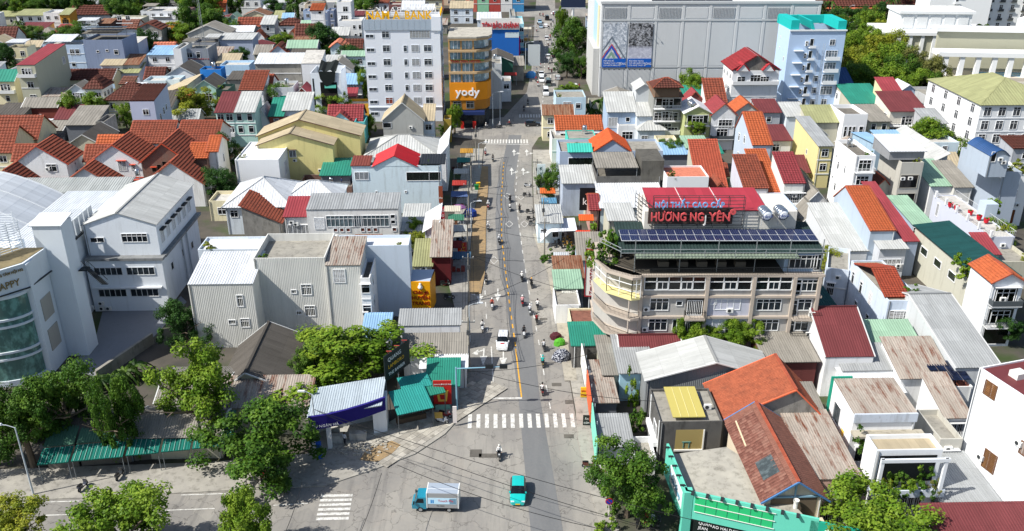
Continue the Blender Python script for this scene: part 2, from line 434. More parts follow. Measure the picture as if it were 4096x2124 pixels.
  cap.box(dx1-.16,-og,h+rise+.02,dx1+.16,d+og,h+rise+.17)
 elif roof=='hip':
  if w>=d:
   k=d/2+ov; q=min(k,(w+2*ov)/2-.05)
   for (o_,u_,v_,lu_) in (((-ov,-ov),(1,0,0),(0,k,rise),w+2*ov),((w+ov,d+ov),(-1,0,0),(0,-k,rise),w+2*ov)):
    sheet(r,(*o_,h),u_,v_,lu_,hypot(k,rise),style,0,(q,q))
   for (o_,u_,v_) in (((w+ov,-ov),(0,1,0),(-q,0,rise)),((-ov,d+ov),(0,-1,0),(q,0,rise))):
    sheet(r,(*o_,h),u_,v_,d+2*ov,hypot(q,rise),style,0,(k,k))
   A, B=Vector((q-ov,d/2,h+rise)), Vector((w+ov-q,d/2,h+rise))
  else:
   k=w/2+ov; q=min(k,(d+2*ov)/2-.05)
   for (o_,u_,v_) in (((w+ov,-ov),(0,1,0),(-k,0,rise)),((-ov,d+ov),(0,-1,0),(k,0,rise))):
    sheet(r,(*o_,h),u_,v_,d+2*ov,hypot(k,rise),style,0,(q,q))
   for (o_,u_,v_) in (((-ov,-ov),(1,0,0),(0,q,rise)),((w+ov,d+ov),(-1,0,0),(0,-q,rise))):
    sheet(r,(*o_,h),u_,v_,w+2*ov,hypot(q,rise),style,0,(k,k))
   A, B=Vector((w/2,q-ov,h+rise)), Vector((w/2,d+ov-q,h+rise))
  up=Vector((0,0,.05)); cap.bar(A+up,B+up,.15,0,6)
  for c_, e_ in (((-ov,-ov),A),((w+ov,-ov),A if w<d else B),((w+ov,d+ov),B),((-ov,d+ov),B if w<d else A)):
   cap.bar((c_[0],c_[1],h+.04),e_+up,.13,0,6)
 elif roof=='sf':
  s=rise/d; sheet(r,(-og,-ov,h-ov*s+.06),(1,0,0),(0,d,rise),w+2*og,hypot(d+2*ov,(d+2*ov)*s),style)
 elif roof=='sb':
  s=rise/d; sheet(r,(w+og,d+ov,h-ov*s+.06),(-1,0,0),(0,-d,rise),w+2*og,hypot(d+2*ov,(d+2*ov)*s),style)
 elif roof=='sl':
  s=rise/w; sheet(r,(-ov,d+og,h-ov*s+.06),(0,-1,0),(w,0,rise),d+2*og,hypot(w+2*ov,(w+2*ov)*s),style)
 elif roof=='sr':
  s=rise/w; sheet(r,(w+ov,-og,h-ov*s+.06),(0,1,0),(-w,0,rise),d+2*og,hypot(w+2*ov,(w+2*ov)*s),style)
 elif roof=='arch':
  pv=None
  for k in range(13):
   f=k/12; x=w*(1-f); z=h+.06+rise*sin(pi*f)
   if pv:sheet(r,(pv[0],-og,pv[1]),(0,1,0),(x-pv[0],0,z-pv[1]),d+2*og,hypot(x-pv[0],z-pv[1]),'flat' if style=='tile' else style)
   pv=(x,z)
 if r.f:obj('roof',r.mesh('roof',rm),t)
 if cap.f and not far:
  obj('ridge_cap',cap.mesh('ridge_cap',tilemat('#a8563f',.4) if style=='tile' else rm),t)
 if roof in ('gx','gy') and shade:  # pale verge boards along the gables
  if roof=='gx':
   for x in (-og-.05,w+og+.05):
    vb=MB()
    for yy, s_ in ((-ov,rise/(d*rp)),(d+ov,rise/(d*(1-rp)))):
     vb.bar((x,yy,h-ov*s_+.02),(x,d*rp,h+rise+.02),.11)
    obj('verge_board',vb.mesh('verge_board',plain(trim2,.7)),t)
  else:
   for y in (-og-.05,d+og+.05):
    vb=MB()
    for xx, s_ in ((-ov,rise/(w*rp)),(w+ov,rise/(w*(1-rp)))):
     vb.bar((xx,y,h-ov*s_+.02),(w*rp,y,h+rise+.02),.11)
    obj('verge_board',vb.mesh('verge_board',plain(trim2,.7)),t)
    # openings
 H0=fw or h; ns=max(1,int(round(H0/3.5))); sh=H0/ns
 W0=ww or R.choice((1.1,1.3,1.5)); Hh=wh or R.choice((1.3,1.5,1.6))
 faces={'f':(front,w,lambda u:(u,0,0),0),'l':(left,d,lambda u:(0,d-u,0),-pi/2),'r':(right,d,lambda u:(w,u,0),pi/2)}
 for kx, (spec,span,fn,rz) in faces.items():
  if spec is None:
   if kx=='f':spec=(max(1,int(span/3.1)),ns)
   else:continue
  if spec==0:continue
  if isinstance(spec,tuple):
   nc, nr=spec[:2]; skip=spec[2] if len(spec)>2 else 0; out=[]
   for j in range(nr):
    zz=(ns-1-j)*sh+(sh-Hh)*.5
    if zz<.2:continue
    for i in range(nc):
     if R.random()<skip:continue
     out.append((span*(i+.5)/nc,zz,W0,Hh))
  else:out=[(q[0]*span,q[1]*h,*q[2:]) for q in spec]
  for q in out:
   u, zz, ww_, wh_=q[:4]; st=q[4] if len(q)>4 else sty
   p=fn(u); window(t,(p[0],p[1],zz),rz,min(ww_,span*.8),wh_,st,frame,q[5] if len(q)>5 else glass,far)
   if shade and not far and R.random()<.45 and kx=='f':
    sb=MB(); sb.box(-ww_/2-.25,-.5,wh_+.18,ww_/2+.25,0,wh_+.26)
    obj('sunshade',sb.mesh('sunshade',plain(trim,.7)),t,(p[0],p[1],zz),(0,0,rz))
    # floor bands
 if (bands if bands is not None else (ns>1 and front!=0)):
  for j in range(1,ns):
   bm=MB(); bm.box(.03,-.1,j*sh-.12,w-.03,0,j*sh+.12); obj('ledge',bm.mesh('ledge',plain(trim,.75)),t)
   # balconies
 for j in bal or ():
  z=j*sh; bm=MB(); bm.box(.1,-1.1,z-.12,w-.1,.0,z+.02)
  bo=obj('balcony',bm.mesh('balcony',plain(trim,.75)),t); rm_=MB()
  if R.random()<.5:rm_.box(.1,-1.1,z+.02,w-.1,-1.0,z+.85); rm_.box(.1,-1.0,z+.02,.2,0,z+.85); rm_.box(w-.2,-1.0,z+.02,w-.1,0,z+.85)
  else:
   st_=.2 if not far else .45; railp(rm_,(.15,-1.05),(w-.15,-1.05),z,.95,st_,0,.025); railp(rm_,(.15,-1.05),(.15,0),z,.95,st_); railp(rm_,(w-.15,-1.05),(w-.15,0),z,.95,st_)
  obj('railing',rm_.mesh('railing',plain(trim if R.random()<.6 else '#50565a',.6)),bo)
  window(t,(w*.5,0,z+.1),0,min(w*.6,2.6),min(2.2,sh*.72),'w',frame,glass,far,'door')
 if acs is None:acs=R.choice((0,1,2)) if (front!=0 and not far) else 0
 if dist<200 and R.random()<.6:
  px_=R.choice((.25,w-.25)); pm=MB(); pm.bar((px_,-.08,0),(px_,-.08,h-.1),.06,0,5); obj('drain_pipe',pm.mesh('drain_pipe',plain(R.choice(('#c9cccd','#8a8d8f','#5d6062')),.6)),t)
 for i in range(acs):
  u=R.uniform(.15,.85)*w; zz=R.uniform(.3,.85)*h
  aircon(t,(u,-.0,zz))
  # tin canopy on posts over the roof terrace
 for cn in ([canopy] if isinstance(canopy,tuple) else canopy or ()):
  x0, x1, y0, y1, ch, cc=cn[:6]; dz=cn[6] if len(cn)>6 else .35; x0*=w; x1*=w; y0*=d; y1*=d; zb=h-(ph if roof=='flat' else 0)
  st_, mt_=ROOFS[cc]; cm=MB()
  sheet(cm,(x0-.2,y0-.2,zb+ch),(1,0,0),(0,y1-y0+.4,dz),x1-x0+.4,hypot(y1-y0+.4,dz),st_)
  co=obj('canopy_roof',cm.mesh('canopy_roof',mt_()),t)
  for x in (x0+.1,x1-.1):
   for y, zz in ((y0+.1,0),(y1-.1,dz)):
    pm=MB(); pm.bar((x,y,zb),(x,y,zb+ch+zz),.07); obj('post',pm.mesh('post',plain('#7d8285',.5)),co)
 t['w']=w; t['d']=d; t['h']=h
 return t
 # ================================================================ ground, streets, pavements, markings
def groundmat():
 k=N('town_ground'); p=k.pos()
 x=k.mix(k.ramp(k.noise(p,.12,detail=6),.4,.65),lin('#5a554d'),lin('#45433f'))
 x=k.mix(k.ramp(k.noise(p,.07,detail=5),.5,.62),x,lin('#3c4a2a'))
 return k.out(x,.95)
def asphalt():
 k=N('asphalt'); p=k.pos()
 x=k.mix(k.ramp(k.noise(p,.09,(1.6,.5,1),6,.65),.38,.66),lin('#7f7d7a'),lin('#98958e'))
 v=k.n('ShaderNodeTexVoronoi'); v.inputs['Scale'].default_value=.14; k.l(p,v.inputs['Vector']); sp=k.n('ShaderNodeSeparateColor'); k.l(v.outputs['Color'],sp.inputs[0])
 x=k.mix(k.mul(k.ramp(sp.outputs[0],.55,.7),.22),x,lin('#5e5f61'))  # old patches
 x=k.mix(k.mul(k.ramp(k.noise(p,.5,(1.4,.09,1),5,.7),.52,.72),.6),x,lin('#565657'))  # tyre lanes
 x=k.mix(k.mul(k.ramp(k.noise(p,.22,detail=6,rough=.75),.54,.8),.45),x,lin('#a0968a'))  # dust
 cr=k.n('ShaderNodeTexVoronoi',feature='DISTANCE_TO_EDGE'); cr.inputs['Scale'].default_value=.33; w=k.n('ShaderNodeVectorMath',operation='ADD'); ns=k.n('ShaderNodeTexNoise'); ns.inputs['Scale'].default_value=.8; ns.inputs['Detail'].default_value=5
 k.l(p,ns.inputs['Vector']); sc=k.n('ShaderNodeVectorMath',operation='SCALE'); sc.inputs['Scale'].default_value=2.5; k.l(ns.outputs['Color'],sc.inputs[0]); k.l(p,w.inputs[0]); k.l(sc.outputs[0],w.inputs[1]); k.l(w.outputs[0],cr.inputs['Vector'])
 x=k.mix(k.mul(k.ramp(cr.outputs['Distance'],.018,.006),.55),x,lin('#3f3e3d'))
 x=k.mix(k.mul(k.ramp(k.noise(p,2.5,detail=5,rough=.8),.35,.8),.3),x,lin('#a39d90'))
 k.bump(k.noise(p,9,detail=2),.15,.02)
 return k.out(x,.9)
def newasphalt():
 k=N('new_asphalt'); p=k.pos()
 x=k.mix(k.ramp(k.noise(p,.2,(1,.2,1),6,.7),.4,.7),lin('#696b6d'),lin('#777879'))
 x=k.mix(k.mul(k.ramp(k.noise(p,3,detail=4,rough=.8),.4,.8),.25),x,lin('#8b8983'))
 return k.out(x,.9)
def dirtmat():
 k=N('sandy_soil'); p=k.pos()
 x=k.mix(k.ramp(k.noise(p,.7,detail=6,rough=.7),.35,.7),lin('#a48a63'),lin('#84735c'))
 x=k.mix(k.mul(k.ramp(k.noise(p,3,detail=4),.5,.7),.5),x,lin('#6b6257'))
 k.bump(k.noise(p,4,detail=4),.5,.1)
 return k.out(x,.95)
def pavemat():return concrete('#96938c','pavement_slabs')
g=MB(); g.face([(-1500,-400,0),(1500,-400,0),(1500,2600,0),(-1500,2600,0)]); ground=struct('ground',g,groundmat())
def strip(name,left,right,z,mat,parent=None):
 m=MB()
 for i in range(len(left)-1):
  m.face([(left[i][0],left[i][1],z),(right[i][0],right[i][1],z),(right[i+1][0],right[i+1][1],z),(left[i+1][0],left[i+1][1],z)])
 return struct(name,m,mat,parent)
AS=asphalt()
# main street running away from the viewer, and the street crossing in front
mainL=[(-4.2,60),(-5.0,80),(-5.42,93.91,0),(-6.26,106.5,0),(-6.79,121.96,0),(-7.3,136.49,0),(-7.66,162.26,0),(-6.86,191.72,0),(-6.92,212.84,0),(-2.86,240.1,0),(4.55,272.17,0),(6.7,305.59,0),(8.03,341.68,0),(10.3,413.24,0),(12.66,478.56,0),(17,700)]
mainR=[(12.5,60),(10.8,80),(8.13,93.91,0),(7.75,106.5,0),(7.03,121.96,0),(6.49,136.49,0),(4.25,160.15,0),(4.51,191.72,0),(4.94,212.84,0),(10.67,240.1,0),(13.6,268.01,0),(15.81,296.1,0),(16.73,330.06,0),(19.29,399.99,0),(22.41,478.56,0),(36,700)]
street=strip('street',mainL,mainR,.02,AS)
cross_pts=[(-160,58),(-160,(-56.51,78.41,0)[1]+9),(-56.51,78.41,0),(-45.8,79.02,0),(-30.41,80.32,0),(-21.08,81.02,0),(-15.89,84.06,0),(-11.56,86.95,0),(-8.28,91,0),(-6.07,95.78,0),(-5.44,96.6,0),(8.13,93.91,0),(8.11,91.33,0),(8.13,86.72,0),(8.43,82.59,0),(8.83,79.09,0),(9.11,73.79,0),(13.5,58)]
g=MB(); g.face([(x,y,.016) for x,y,*_ in cross_pts]); struct('junction',g,AS)
# far junction
g=MB(); g.face([(x,y,.024) for x,y,*_ in [(-15.21,222.39,0),(-7.42,219.84,0),(5.29,219.84,0),(20.02,240.1,0),(12.87,240.1,0),(10.84,244.38,0),(-2.88,242.23,0),(-16.9,232.73,0)]]); struct('far_junction',g,AS)
g=MB(); g.face([(x,y,.024) for x,y,*_ in [(2.21,422.53,0),(50.21,422.53,0),(52.99,447.58,0),(2.34,447.58,0)]]); struct('farthest_junction',g,AS)
# darker relaid lane strip on the right half
strip('relaid_lane',[(1.97,73.67,0),(0.84,99.42,0),(-0.9,127.45,0),(-2.58,146.63,0),(-3.28,162.26,0),(-3.3,183.54,0),(-0.83,224.24,0)],[(5.37,73.67,0),(3.67,99.42,0),(2.81,127.45,0),(2.01,146.63,0),(1.17,162.26,0),(0.35,183.54,0),(2.48,224.24,0)],.032,newasphalt())
# pavements with kerbs
def pavement(name,pts,h=.14,mat=None):
 m=MB(); m.slab([(p[0],p[1]) for p in pts],.0,h); return struct(name,m,mat or pavemat())
pavement('pavement_corner',[(-59.15,78.41,0),(-56.51,78.41,0),(-45.8,79.02,0),(-30.41,80.32,0),(-21.08,81.02,0),(-15.89,84.06,0),(-11.56,86.95,0),(-8.28,91,0),(-6.07,95.78,0),(-6.36,97.53,0),(-8,98.94,0),(-9.65,96.6,0),(-15.39,91.33,0),(-23.62,87.11,0),(-35.87,85.33,0),(-55.87,84.21,0),(-62.13,83.83,0)][::1])
pavement('pavement_left',[(-6.36,97.53,0),(-5.77,99.42,0),(-6.42,106.5,0),(-6.91,121.96,0),(-7.44,136.49,0),(-7.82,162.26,0),(-7.04,191.72,0),(-7.09,211.83,0),(-11.12,211.83,0),(-11.55,191.72,0),(-11.57,162.26,0),(-11.02,136.49,0),(-8.51,121.96,0),(-7.64,106.5,0),(-7.24,99.42,0)])
pavement('pavement_right',[(9.53,73.79,0),(8.92,79.09,0),(8.52,82.59,0),(8.23,86.72,0),(8.06,91.33,0),(8.21,96.6,0),(7.86,106.5,0),(7.16,121.96,0),(6.63,136.49,0),(4.41,160.15,0),(4.69,191.72,0),(5.1,210.82,0),(10.98,210.82,0),(10.55,191.72,0),(10.2,160.15,0),(11.63,136.49,0),(11.23,121.96,0),(10.35,106.5,0),(10.37,96.6,0),(10.26,86.72,0),(10.8,82.59,0),(10.58,73.79,0)][::-1])
strip('sandy_verge',[(-7.16,130.35,0),(-7.37,138.09,0),(-7.55,150.29,0),(-7.66,162.26,0),(-7.21,183.54,0),(-7.04,197.54,0)],[(-5.08,130.35,0),(-4.64,138.09,0),(-4.84,150.29,0),(-5.16,162.26,0),(-5.21,183.54,0),(-5.56,197.54,0)],.155,dirtmat())
strip('dusty_verge',[(7.14,103.37,0),(6.79,121.96,0),(6.15,138.09,0),(3.93,156.08,0)],[(8.87,103.37,0),(8.76,121.96,0),(7.78,138.09,0),(5.29,156.08,0)],.152,concrete('#9a958a','dusty_cement'))
g=MB(); g.face([(x,y,.2) for x,y,*_ in [(-17.95,85.72,0),(-17.36,88.06,0),(-14.67,89.51,0),(-13.46,88.7,0),(-14.34,86.87,0),(-15.79,85.33,0)]]); struct('sand_spill',g,dirtmat())
# paving slabs of the corner pavement that can be told apart
def corner_pavers():
 A=Vector((-13.68,87.27,0)); ux=(Vector((-8.42,93.74,0))-A).normalized(); vy=Vector((-ux.y,ux.x,0))
 m=MB(); m.box(-.39,-.39,0,.39,.39,.03); me=[m.mesh('paver',concrete(c,'paver_'+c[1:])) for c in ('#a19d94','#928e86','#aba79e')]
 par=bpy.data.objects['pavement_corner']; n=0
 for i in range(-3,24):
  for j in range(-2,9):
   p=A+ux*(i*.82)+vy*(j*.82)
   # keep to the open corner between kerb and shop
   s=j-1.0
   if n>=230 or j<-1 or j>7-abs(i-8)*.22:continue
   o=obj('paver',me[rnd.randrange(3)],par,(p.x,p.y,.14+rnd.uniform(0,.012)),(0,0,atan2(ux.y,ux.x))); n+=1
   # ---- painted markings, each a thin sheet of its own lying on the street
WHITE=N('road_paint_white'); _p=WHITE.pos()
WHITE=WHITE.out(WHITE.mix(WHITE.ramp(WHITE.noise(_p,2.2,detail=6,rough=.8),.46,.66),lin('#d4d4cf'),lin('#8a8883')),.8)
YELLOW=N('road_paint_yellow'); _p=YELLOW.pos()
YELLOW=YELLOW.out(YELLOW.mix(YELLOW.ramp(YELLOW.noise(_p,2.2,detail=6,rough=.8),.52,.75),lin('#dfa531'),lin('#8a7650')),.8)
def mark(name,pts,mat=WHITE,z=.042):
 m=MB(); m.face([(p[0],p[1],z) for p in pts]); return obj(name,m.mesh(name,mat),street)
def line(name,a,b,w,mat=WHITE,z=.042):
 a=Vector(a).to_2d(); b=Vector(b).to_2d(); d=(b-a).normalized(); n=Vector((-d.y,d.x))*w/2
 return mark(name,[a+n,a-n,b-n,b+n],mat,z)
def along(pts,s):
 for a, b in zip(pts[:-1],pts[1:]):
  l=(Vector(b)-Vector(a)).length
  if s<=l:return Vector(a)+(Vector(b)-Vector(a))*s/l
  s-=l
 return Vector(pts[-1])
def dashes(name,pts,on,off,w,mat):
 tot=sum((Vector(b)-Vector(a)).length for a,b in zip(pts[:-1],pts[1:])); s=0
 while s+on<tot:line(name,along(pts,s),along(pts,s+on),w,mat); s+=on+off
line('stop_line',(-5.23,99.13,0),(1.31,99.22,0),.35)
line('lane_line',(-2.36,99.13,0),(-3.02,112.99,0),.16)
line('lane_line',(1.26,99.42,0),(0.52,112.29,0),.17,YELLOW)
dashes('yellow_dash',[(0.52,112.99,0),(-0.25,124.25,0),(-0.95,136.49,0),(-1.95,154.11,0),(-2.26,175.94,0),(-1.9,203.68,0)],1.3,1.5,.2,YELLOW)
dashes('lane_dash',[(4.98,96.6,0),(4.43,104.92,0),(4.01,113.22,0),(3.59,120,0),(3.12,126.74,0),(2.5,136.49,0),(1.89,148.44,0),(1.12,166.61,0),(0.77,180.94,0),(1.52,203.68,0)],1.6,2.6,.16,WHITE)
dashes('lane_dash',[(-3.71,117.46,0),(-4.18,126.04,0),(-4.78,138.09,0),(-5.39,154.11,0),(-5.81,171.16,0),(-5.67,194.6,0)],1.6,2.6,.16,WHITE)
dashes('lane_dash',[(8.89,253.37,0),(10.43,290.06,0),(12.87,345.73,0),(15.55,413.24,0)],2.2,3.4,.2,WHITE)
dashes('lane_dash',[(12.16,257.13,0),(13.82,290.06,0),(15.93,345.73,0),(18.44,413.24,0)],2.2,3.4,.2,WHITE)
for i in range(18):  # near zebra crossing
 x0=1181+i*20.6*.74*.99; a=(-5.32,92.69,0) if 0 else None
za, zb=Vector((-5.32,93.91,0)), Vector((7.64,94.09,0))
for i in range(13):
 c=za+(zb-za)*(i/12); d=Vector((-.02,1,0))*1.55; line('zebra_stripe',c-d,c+d,.5)
za, zb=Vector((-6.67,218.41,0)), Vector((3.84,218.41,0))
for i in range(15):
 c=za+(zb-za)*(i/14); d=Vector((0,1,0))*1.7; line('zebra_stripe',c-d,c+d,.42)
za, zb=Vector((2.23,243.52,0)), Vector((10.8,243.52,0))
for i in range(12):
 c=za+(zb-za)*(i/11); d=Vector((0,1,0))*1.7; line('zebra_stripe',c-d,c+d,.42)
za, zb=Vector((-19.52,79.36,0)), Vector((-19.3,75.54,0))
for i in range(6):  # zebra across the nearer street
 c=za+(zb-za)*(i/5); line('zebra_stripe',c-Vector((1.75,.02,0)),c+Vector((1.75,.1,0)),.42)
line('edge_line',(-55.46,78.08,0),(-47.77,78.48,0),.14); line('edge_line',(-36.92,79.49,0),(-30.14,79.84,0),.14)
line('centre_line',(-50.58,76.11,0),(-45.43,76.31,0),.14); line('centre_line',(-38.19,76.89,0),(-32.45,77.22,0),.14); line('centre_line',(-26.16,77.74,0),(-22.44,78.08,0),.14)
line('stop_line',(-7.52,216.29,0),(4.2,215.59,0),.3)
def arrow(x,y,kind,s=1.0):
 p=Vector((x,y))
 def q(l):return [(p.x+a*s,p.y+b*s) for a,b in l]
 mark('lane_arrow',q([(-.1,3.2),(-.1,1.0),(.1,1.0),(.1,3.2)]))
 mark('lane_arrow',q([(-.55,1.0),(0,-1.6),(.55,1.0)]))
 if kind=='L':mark('lane_arrow',q([(-.1,2.9),(-.9,2.3),(-.9,1.9),(-.1,2.5)])); mark('lane_arrow',q([(-.8,2.9),(-1.7,1.7),(-.8,1.2)]))
for F_, k_ in (((-5.22,128.6,0),'L'),((-2.33,129.18,0),'S'),((-4.07,109.22,0),'L'),((-1.24,108.67,0),'S')):arrow(F_[0],F_[1],k_)
def uparrow(x,y):
 mark('lane_arrow',[(x-.1,y-3),(x+.1,y-3),(x+.1,y),(x-.1,y)]); mark('lane_arrow',[(x-.5,y),(x+.5,y),(x,y+2.4)]); mark('lane_arrow',[(x+.1,y-2),(x+.9,y-1.4),(x+.9,y-1),(x+.1,y-1.6)]); mark('lane_arrow',[(x+.8,y-1.9),(x+1.6,y-1),(x+.8,y-.3)])
for F_ in ((2.56,194.6,0),(-0.09,194.6,0),(0.49,209.16,0),(3.6,209.16,0)):uparrow(F_[0],F_[1])
for F_ in ((-1.01,177.66,0),(1.85,176.92,0),(-0.54,161.41,0),(2.41,161.41,0),(-6.36,143.98,0),(-3.18,143.98,0)):
 x, y=F_[:2]
 for (a,b) in (((-.7,0),(0,1.7)),((0,1.7),(.7,0)),((.7,0),(0,-1.7)),((0,-1.7),(-.7,0))):line('diamond_mark',(x+a[0],y+a[1],0),(x+b[0],y+b[1],0),.11)
 # patches and covers in the road
for F_, sx, sy in (((-4.32,87.19,0),1.4,1.5),((-2.84,86.72,0),2.2,.8),((6.02,102.56,0),1.3,.8),((-6.35,129.62,0),0.1,.1),((4.86,121.56,0),1.2,.6),((6.99,90.66,0),1.2,.8),((7.49,98.28,0),1.1,.9)):
 m=MB(); m.box(-sx/2,-sy/2,0,sx/2,sy/2,.012); obj('manhole_cover',m.mesh('manhole_cover',concrete('#5d5a55','cast_cover')),street,(F_[0],F_[1],.038))
corner_pavers()
# ================================================================ houses of the old quarter, left of the street (far to near)
house('broad grey five-storey block rising at the top edge behind trees',(-165.21,416.1,0),(-146.56,416.1,0),14,'#8f8f8c','flat','conc',hh=22,front=(6,5),ph=.4)
house('tall white block at the top edge beside the orange-roofed cabin',(-128.4,423.43,0),(-116.53,424.92,0),14,'white','flat','conc',hh=15,front=(3,3))
house('small cabin with steep bright orange roof among treetops',(-131.7,405.42,5),(-127.64,405.42,5),6,'white','sf','orange',rise=4,front=(1,1))
house('long white two-storey house with pale tin canopies in the far left quarter',(-159.8,392.25,7),(-142.48,392.82,7),12,'white','flat','deck',front=(5,2),canopy=[(.25,.7,-.1,.25,-1.6,'mwhite'),(.0,.3,.3,.8,2.2,'fibro')])
house('pinkish brown house wall beside the long white two-storey house',(-139.84,386.78,8),(-137.4,386.78,8),12,'#8d6f6c','flat','dconc',front=(1,2))
house('low shed with olive roof at the far left edge',(-226.56,399.61,3.6),(-218.27,399.61,3.6),8,'stone','sf','molive',rise=1.3)
house('white house with olive tin roof over a dark terrace',(-209.44,384.48,6.5),(-198.06,383.93,6.5),9,'white','sf','molive',rise=1.0,ov=1.2,front=(3,2),glass='#15191c')
house('plain white box house beside the ochre balconies',(-195.73,380.38,8),(-189.02,380.93,8),11,'white','flat','deck',front=(2,2,.4))
house('ochre balcony house with small olive roof',(-184.71,371.63,8.5),(-180.85,371.63,8.5),9,'ochre','sf','molive',rise=1.4,bal=(1,),frame='#6e5a38')
house('wide house with brown tiled roof and blue dormer near the far trees',(-193.21,397.74,4.6),(-174.75,397.18,4.6),12,'grey','gx','brown',rise=3.2)
house('low house with pale grey tin roof behind the salmon-roofed house',(-171.49,388.7,3.8),(-162.48,388.7,3.8),11,'pale','gx','mgrey',rise=1.4)
house('house with cluttered white terrace above the solar racks',(-166.07,346.74,8),(-159.23,346.74,8),9,'pale','flat','deck',canopy=(.0,.95,.1,.8,2.6,'mwhite'))
house('dark rusty walled upper storey beside the cluttered terrace',(-159.62,349.67,8.5),(-154.75,349.67,8.5),8,'#54423c','sf','rust',rise=.8,front=(1,1))
house('pale blue house under a brown tiled roof with white skylight',(-155.41,353.71,6),(-146.87,353.71,6),12,'pale','gx','rose',rise=2.6,front=0)
house('weathered concrete balcony house with ochre gable',(-142.39,342.99,7.5),(-133.15,341.21,7.5),9,'concrete','gy','brown',rise=2.2,bal=(1,),front=(2,2))
house('ochre plastered house behind the yellow tree',(-137.49,355.29,7),(-132.11,355.29,7),9,'ochre','flat','conc',front=(1,1))
t=house('tall slate blue house with solar racks on its open top floor',(-134.99,283.1,14),(-122.8,283.1,14),15,'#8290ab','flat','dconc',front=[(.33,.72,.7,.6),(.57,.74,.7,.6),(.8,.68,1.2,1.3),(.5,.45,1.1,1.3),(.62,.43,.7,.8)],bands=False,canopy=[(.0,.88,.05,.7,2.6,'dconc',.3)])
for i in range(9):
 m=MB(); x=.3+i*1.42; m.box(x,.6,16.9,x+1.3,2.5,17.0); m.box(x,2.9,17.3,x+1.3,4.8,17.4); obj('solar_panel',m.mesh('solar_panel',glassmat('solar_glass','#141a2c')),t)
house('light blue annex against the tall slate blue house',(-130.37,298.75,10),(-124.86,298.75,10),12,'blue','sf','deck',rise=.5,front=(2,1),fw=20)
house('pale blue house with white tin gable and corner porch',(-157.97,302.1,9),(-144.44,302.1,9),11,'blue','flat','deck',front=[(.7,.62,1.4,1.9),(.83,.62,1.2,1.9),(.68,.2,1.2,1.4)],canopy=(.05,.68,.1,.9,1.6,'mwhite',1.2))
house('small mint temple-like house with olive hipped roof',(-196.41,353.04,4.4),(-189.03,353.04,4.4),8,'mint','hip','molive',rise=2.2)
house('low white house with grey hipped roof beside the mint house',(-186.25,353.2,3.8),(-179.33,353.2,3.8),9,'white','hip','fibro',rise=2.2)
house('white house with crimson tin roof at the dark round tree',(-175.15,345.32,6),(-169.45,345.32,6),9,'white','sf','mred',rise=1.6,front=(1,1))
house('house with big brown roof cut by the left edge of the picture',(-194.61,334.47,5),(-185.01,334.47,5),11,'white','gx','brown',rise=4,front=(2,1))
house('cream house with dark covered roof terrace at the left edge',(-171.89,304.85,7.5),(-165.13,304.85,7.5),8,'cream','flat','dconc',canopy=(.0,.9,.05,.8,2.4,'mwhite'),front=(2,1))
house('beige tin shed roofs behind the cream terrace house',(-177.13,326.04,4),(-171.54,326.04,4),9,'stone','gx','beige',rise=1.6)
t=house('tall olive grey house with long blank side wall and red roof corner',(-139.01,249.49,13),(-133.92,249.22,13),21,'#b3b3a0','sf','mred',rise=2.0,ov=.1,og=.05,front=[(.55,.76,1.6,1.9),(.55,.5,1.6,1.7),(.55,.22,1.6,1.7)],bal=(3,),dirt=.2,right=[(.85,.75,1.6,2.0,'l')])
house('cream villa with teal green gable at the left edge',(-150.51,256.76,7),(-144.88,256.76,7),10,'cream','gx','mgreen',rise=2.4,bal=(1,))
house('house under half grey half rusty tin roof',(-128.8,278.84,7),(-122.27,278.84,7),9,'white','sf','beige',rise=1.6,front=(2,2))
house('house under rust streaked tin roof by the dark trees',(-122.35,279.6,7),(-117.26,279.6,7),9,'grey','sf','rust',rise=1.7)
house('small lavender house with pale yellow-green roof',(-124.68,276.99,5),(-116.76,276.99,5),8,'lav','sf','molive',rise=1.7,front=(2,1))
house('long low house with dark brown tiled front slope',(-135.78,269.22,4.6),(-122.01,269.22,4.6),11,'cream','gx','brown',rise=2.2,trim='#d8d8d4')
house('white villa with brown pyramid roof and arched porch',(-119.65,246.34,7),(-114.79,246.7,7),9,'white','hip','brown',rise=3,front=(2,2),right=(3,2))
house('porch wing with yellow columns beside the brown pyramid villa',(-124.85,247.71,6.4),(-120.43,247.71,6.4),7,'pale','gy','fibro',rise=1.6,bal=(1,))
house('tiny house with rusty red roof between the brown roofs',(-118.18,265.82,4),(-114.29,265.82,4),5,'beige','sf','rose',rise=1.2)
house('big dark brown hipped roof behind the blue sign band',(-110.3,237.19,6),(-98.51,236.97,6),13,'cream','hip','brown',rise=3.8)
house('low brown tiled house behind the pale aqua box',(-112.78,271.51,4.4),(-107.13,271.51,4.4),9,'stone','gx','brown',rise=2.8)
house('white gabled house with long dark roof',(-107.53,272.69,4.6),(-96.33,273.12,4.6),13,'white','gy','dark',rise=3.2,front=(2,1))
house('white balcony house with pale blue shed roof',(-116.12,284.94,9),(-107.95,285.6,9),10,'white','sf','mblue',rise=1.3,front=(2,2),bal=(1,))
house('house with salmon tiled gable behind the balcony house',(-123.37,307.49,6),(-116.44,307.85,6),9,'pale','gx','salmon',rise=2.3)
house('narrow tall white party wall house beside the grey banded house',(-107.68,284.62,11),(-105.16,284.62,11),14,'white','flat','conc',front=0)
house('grey house with red bands and white lattice windows',(-107.14,289.99,10),(-98.45,289.65,10),12,'#8a8f99','flat','conc',front=[(.28,.72,2.0,1.6),(.62,.70,1.2,1.9),(.32,.38,2.0,1.6)],canopy=(.0,.45,.3,.8,2.6,'dconc',.1),trim='#9c4038')
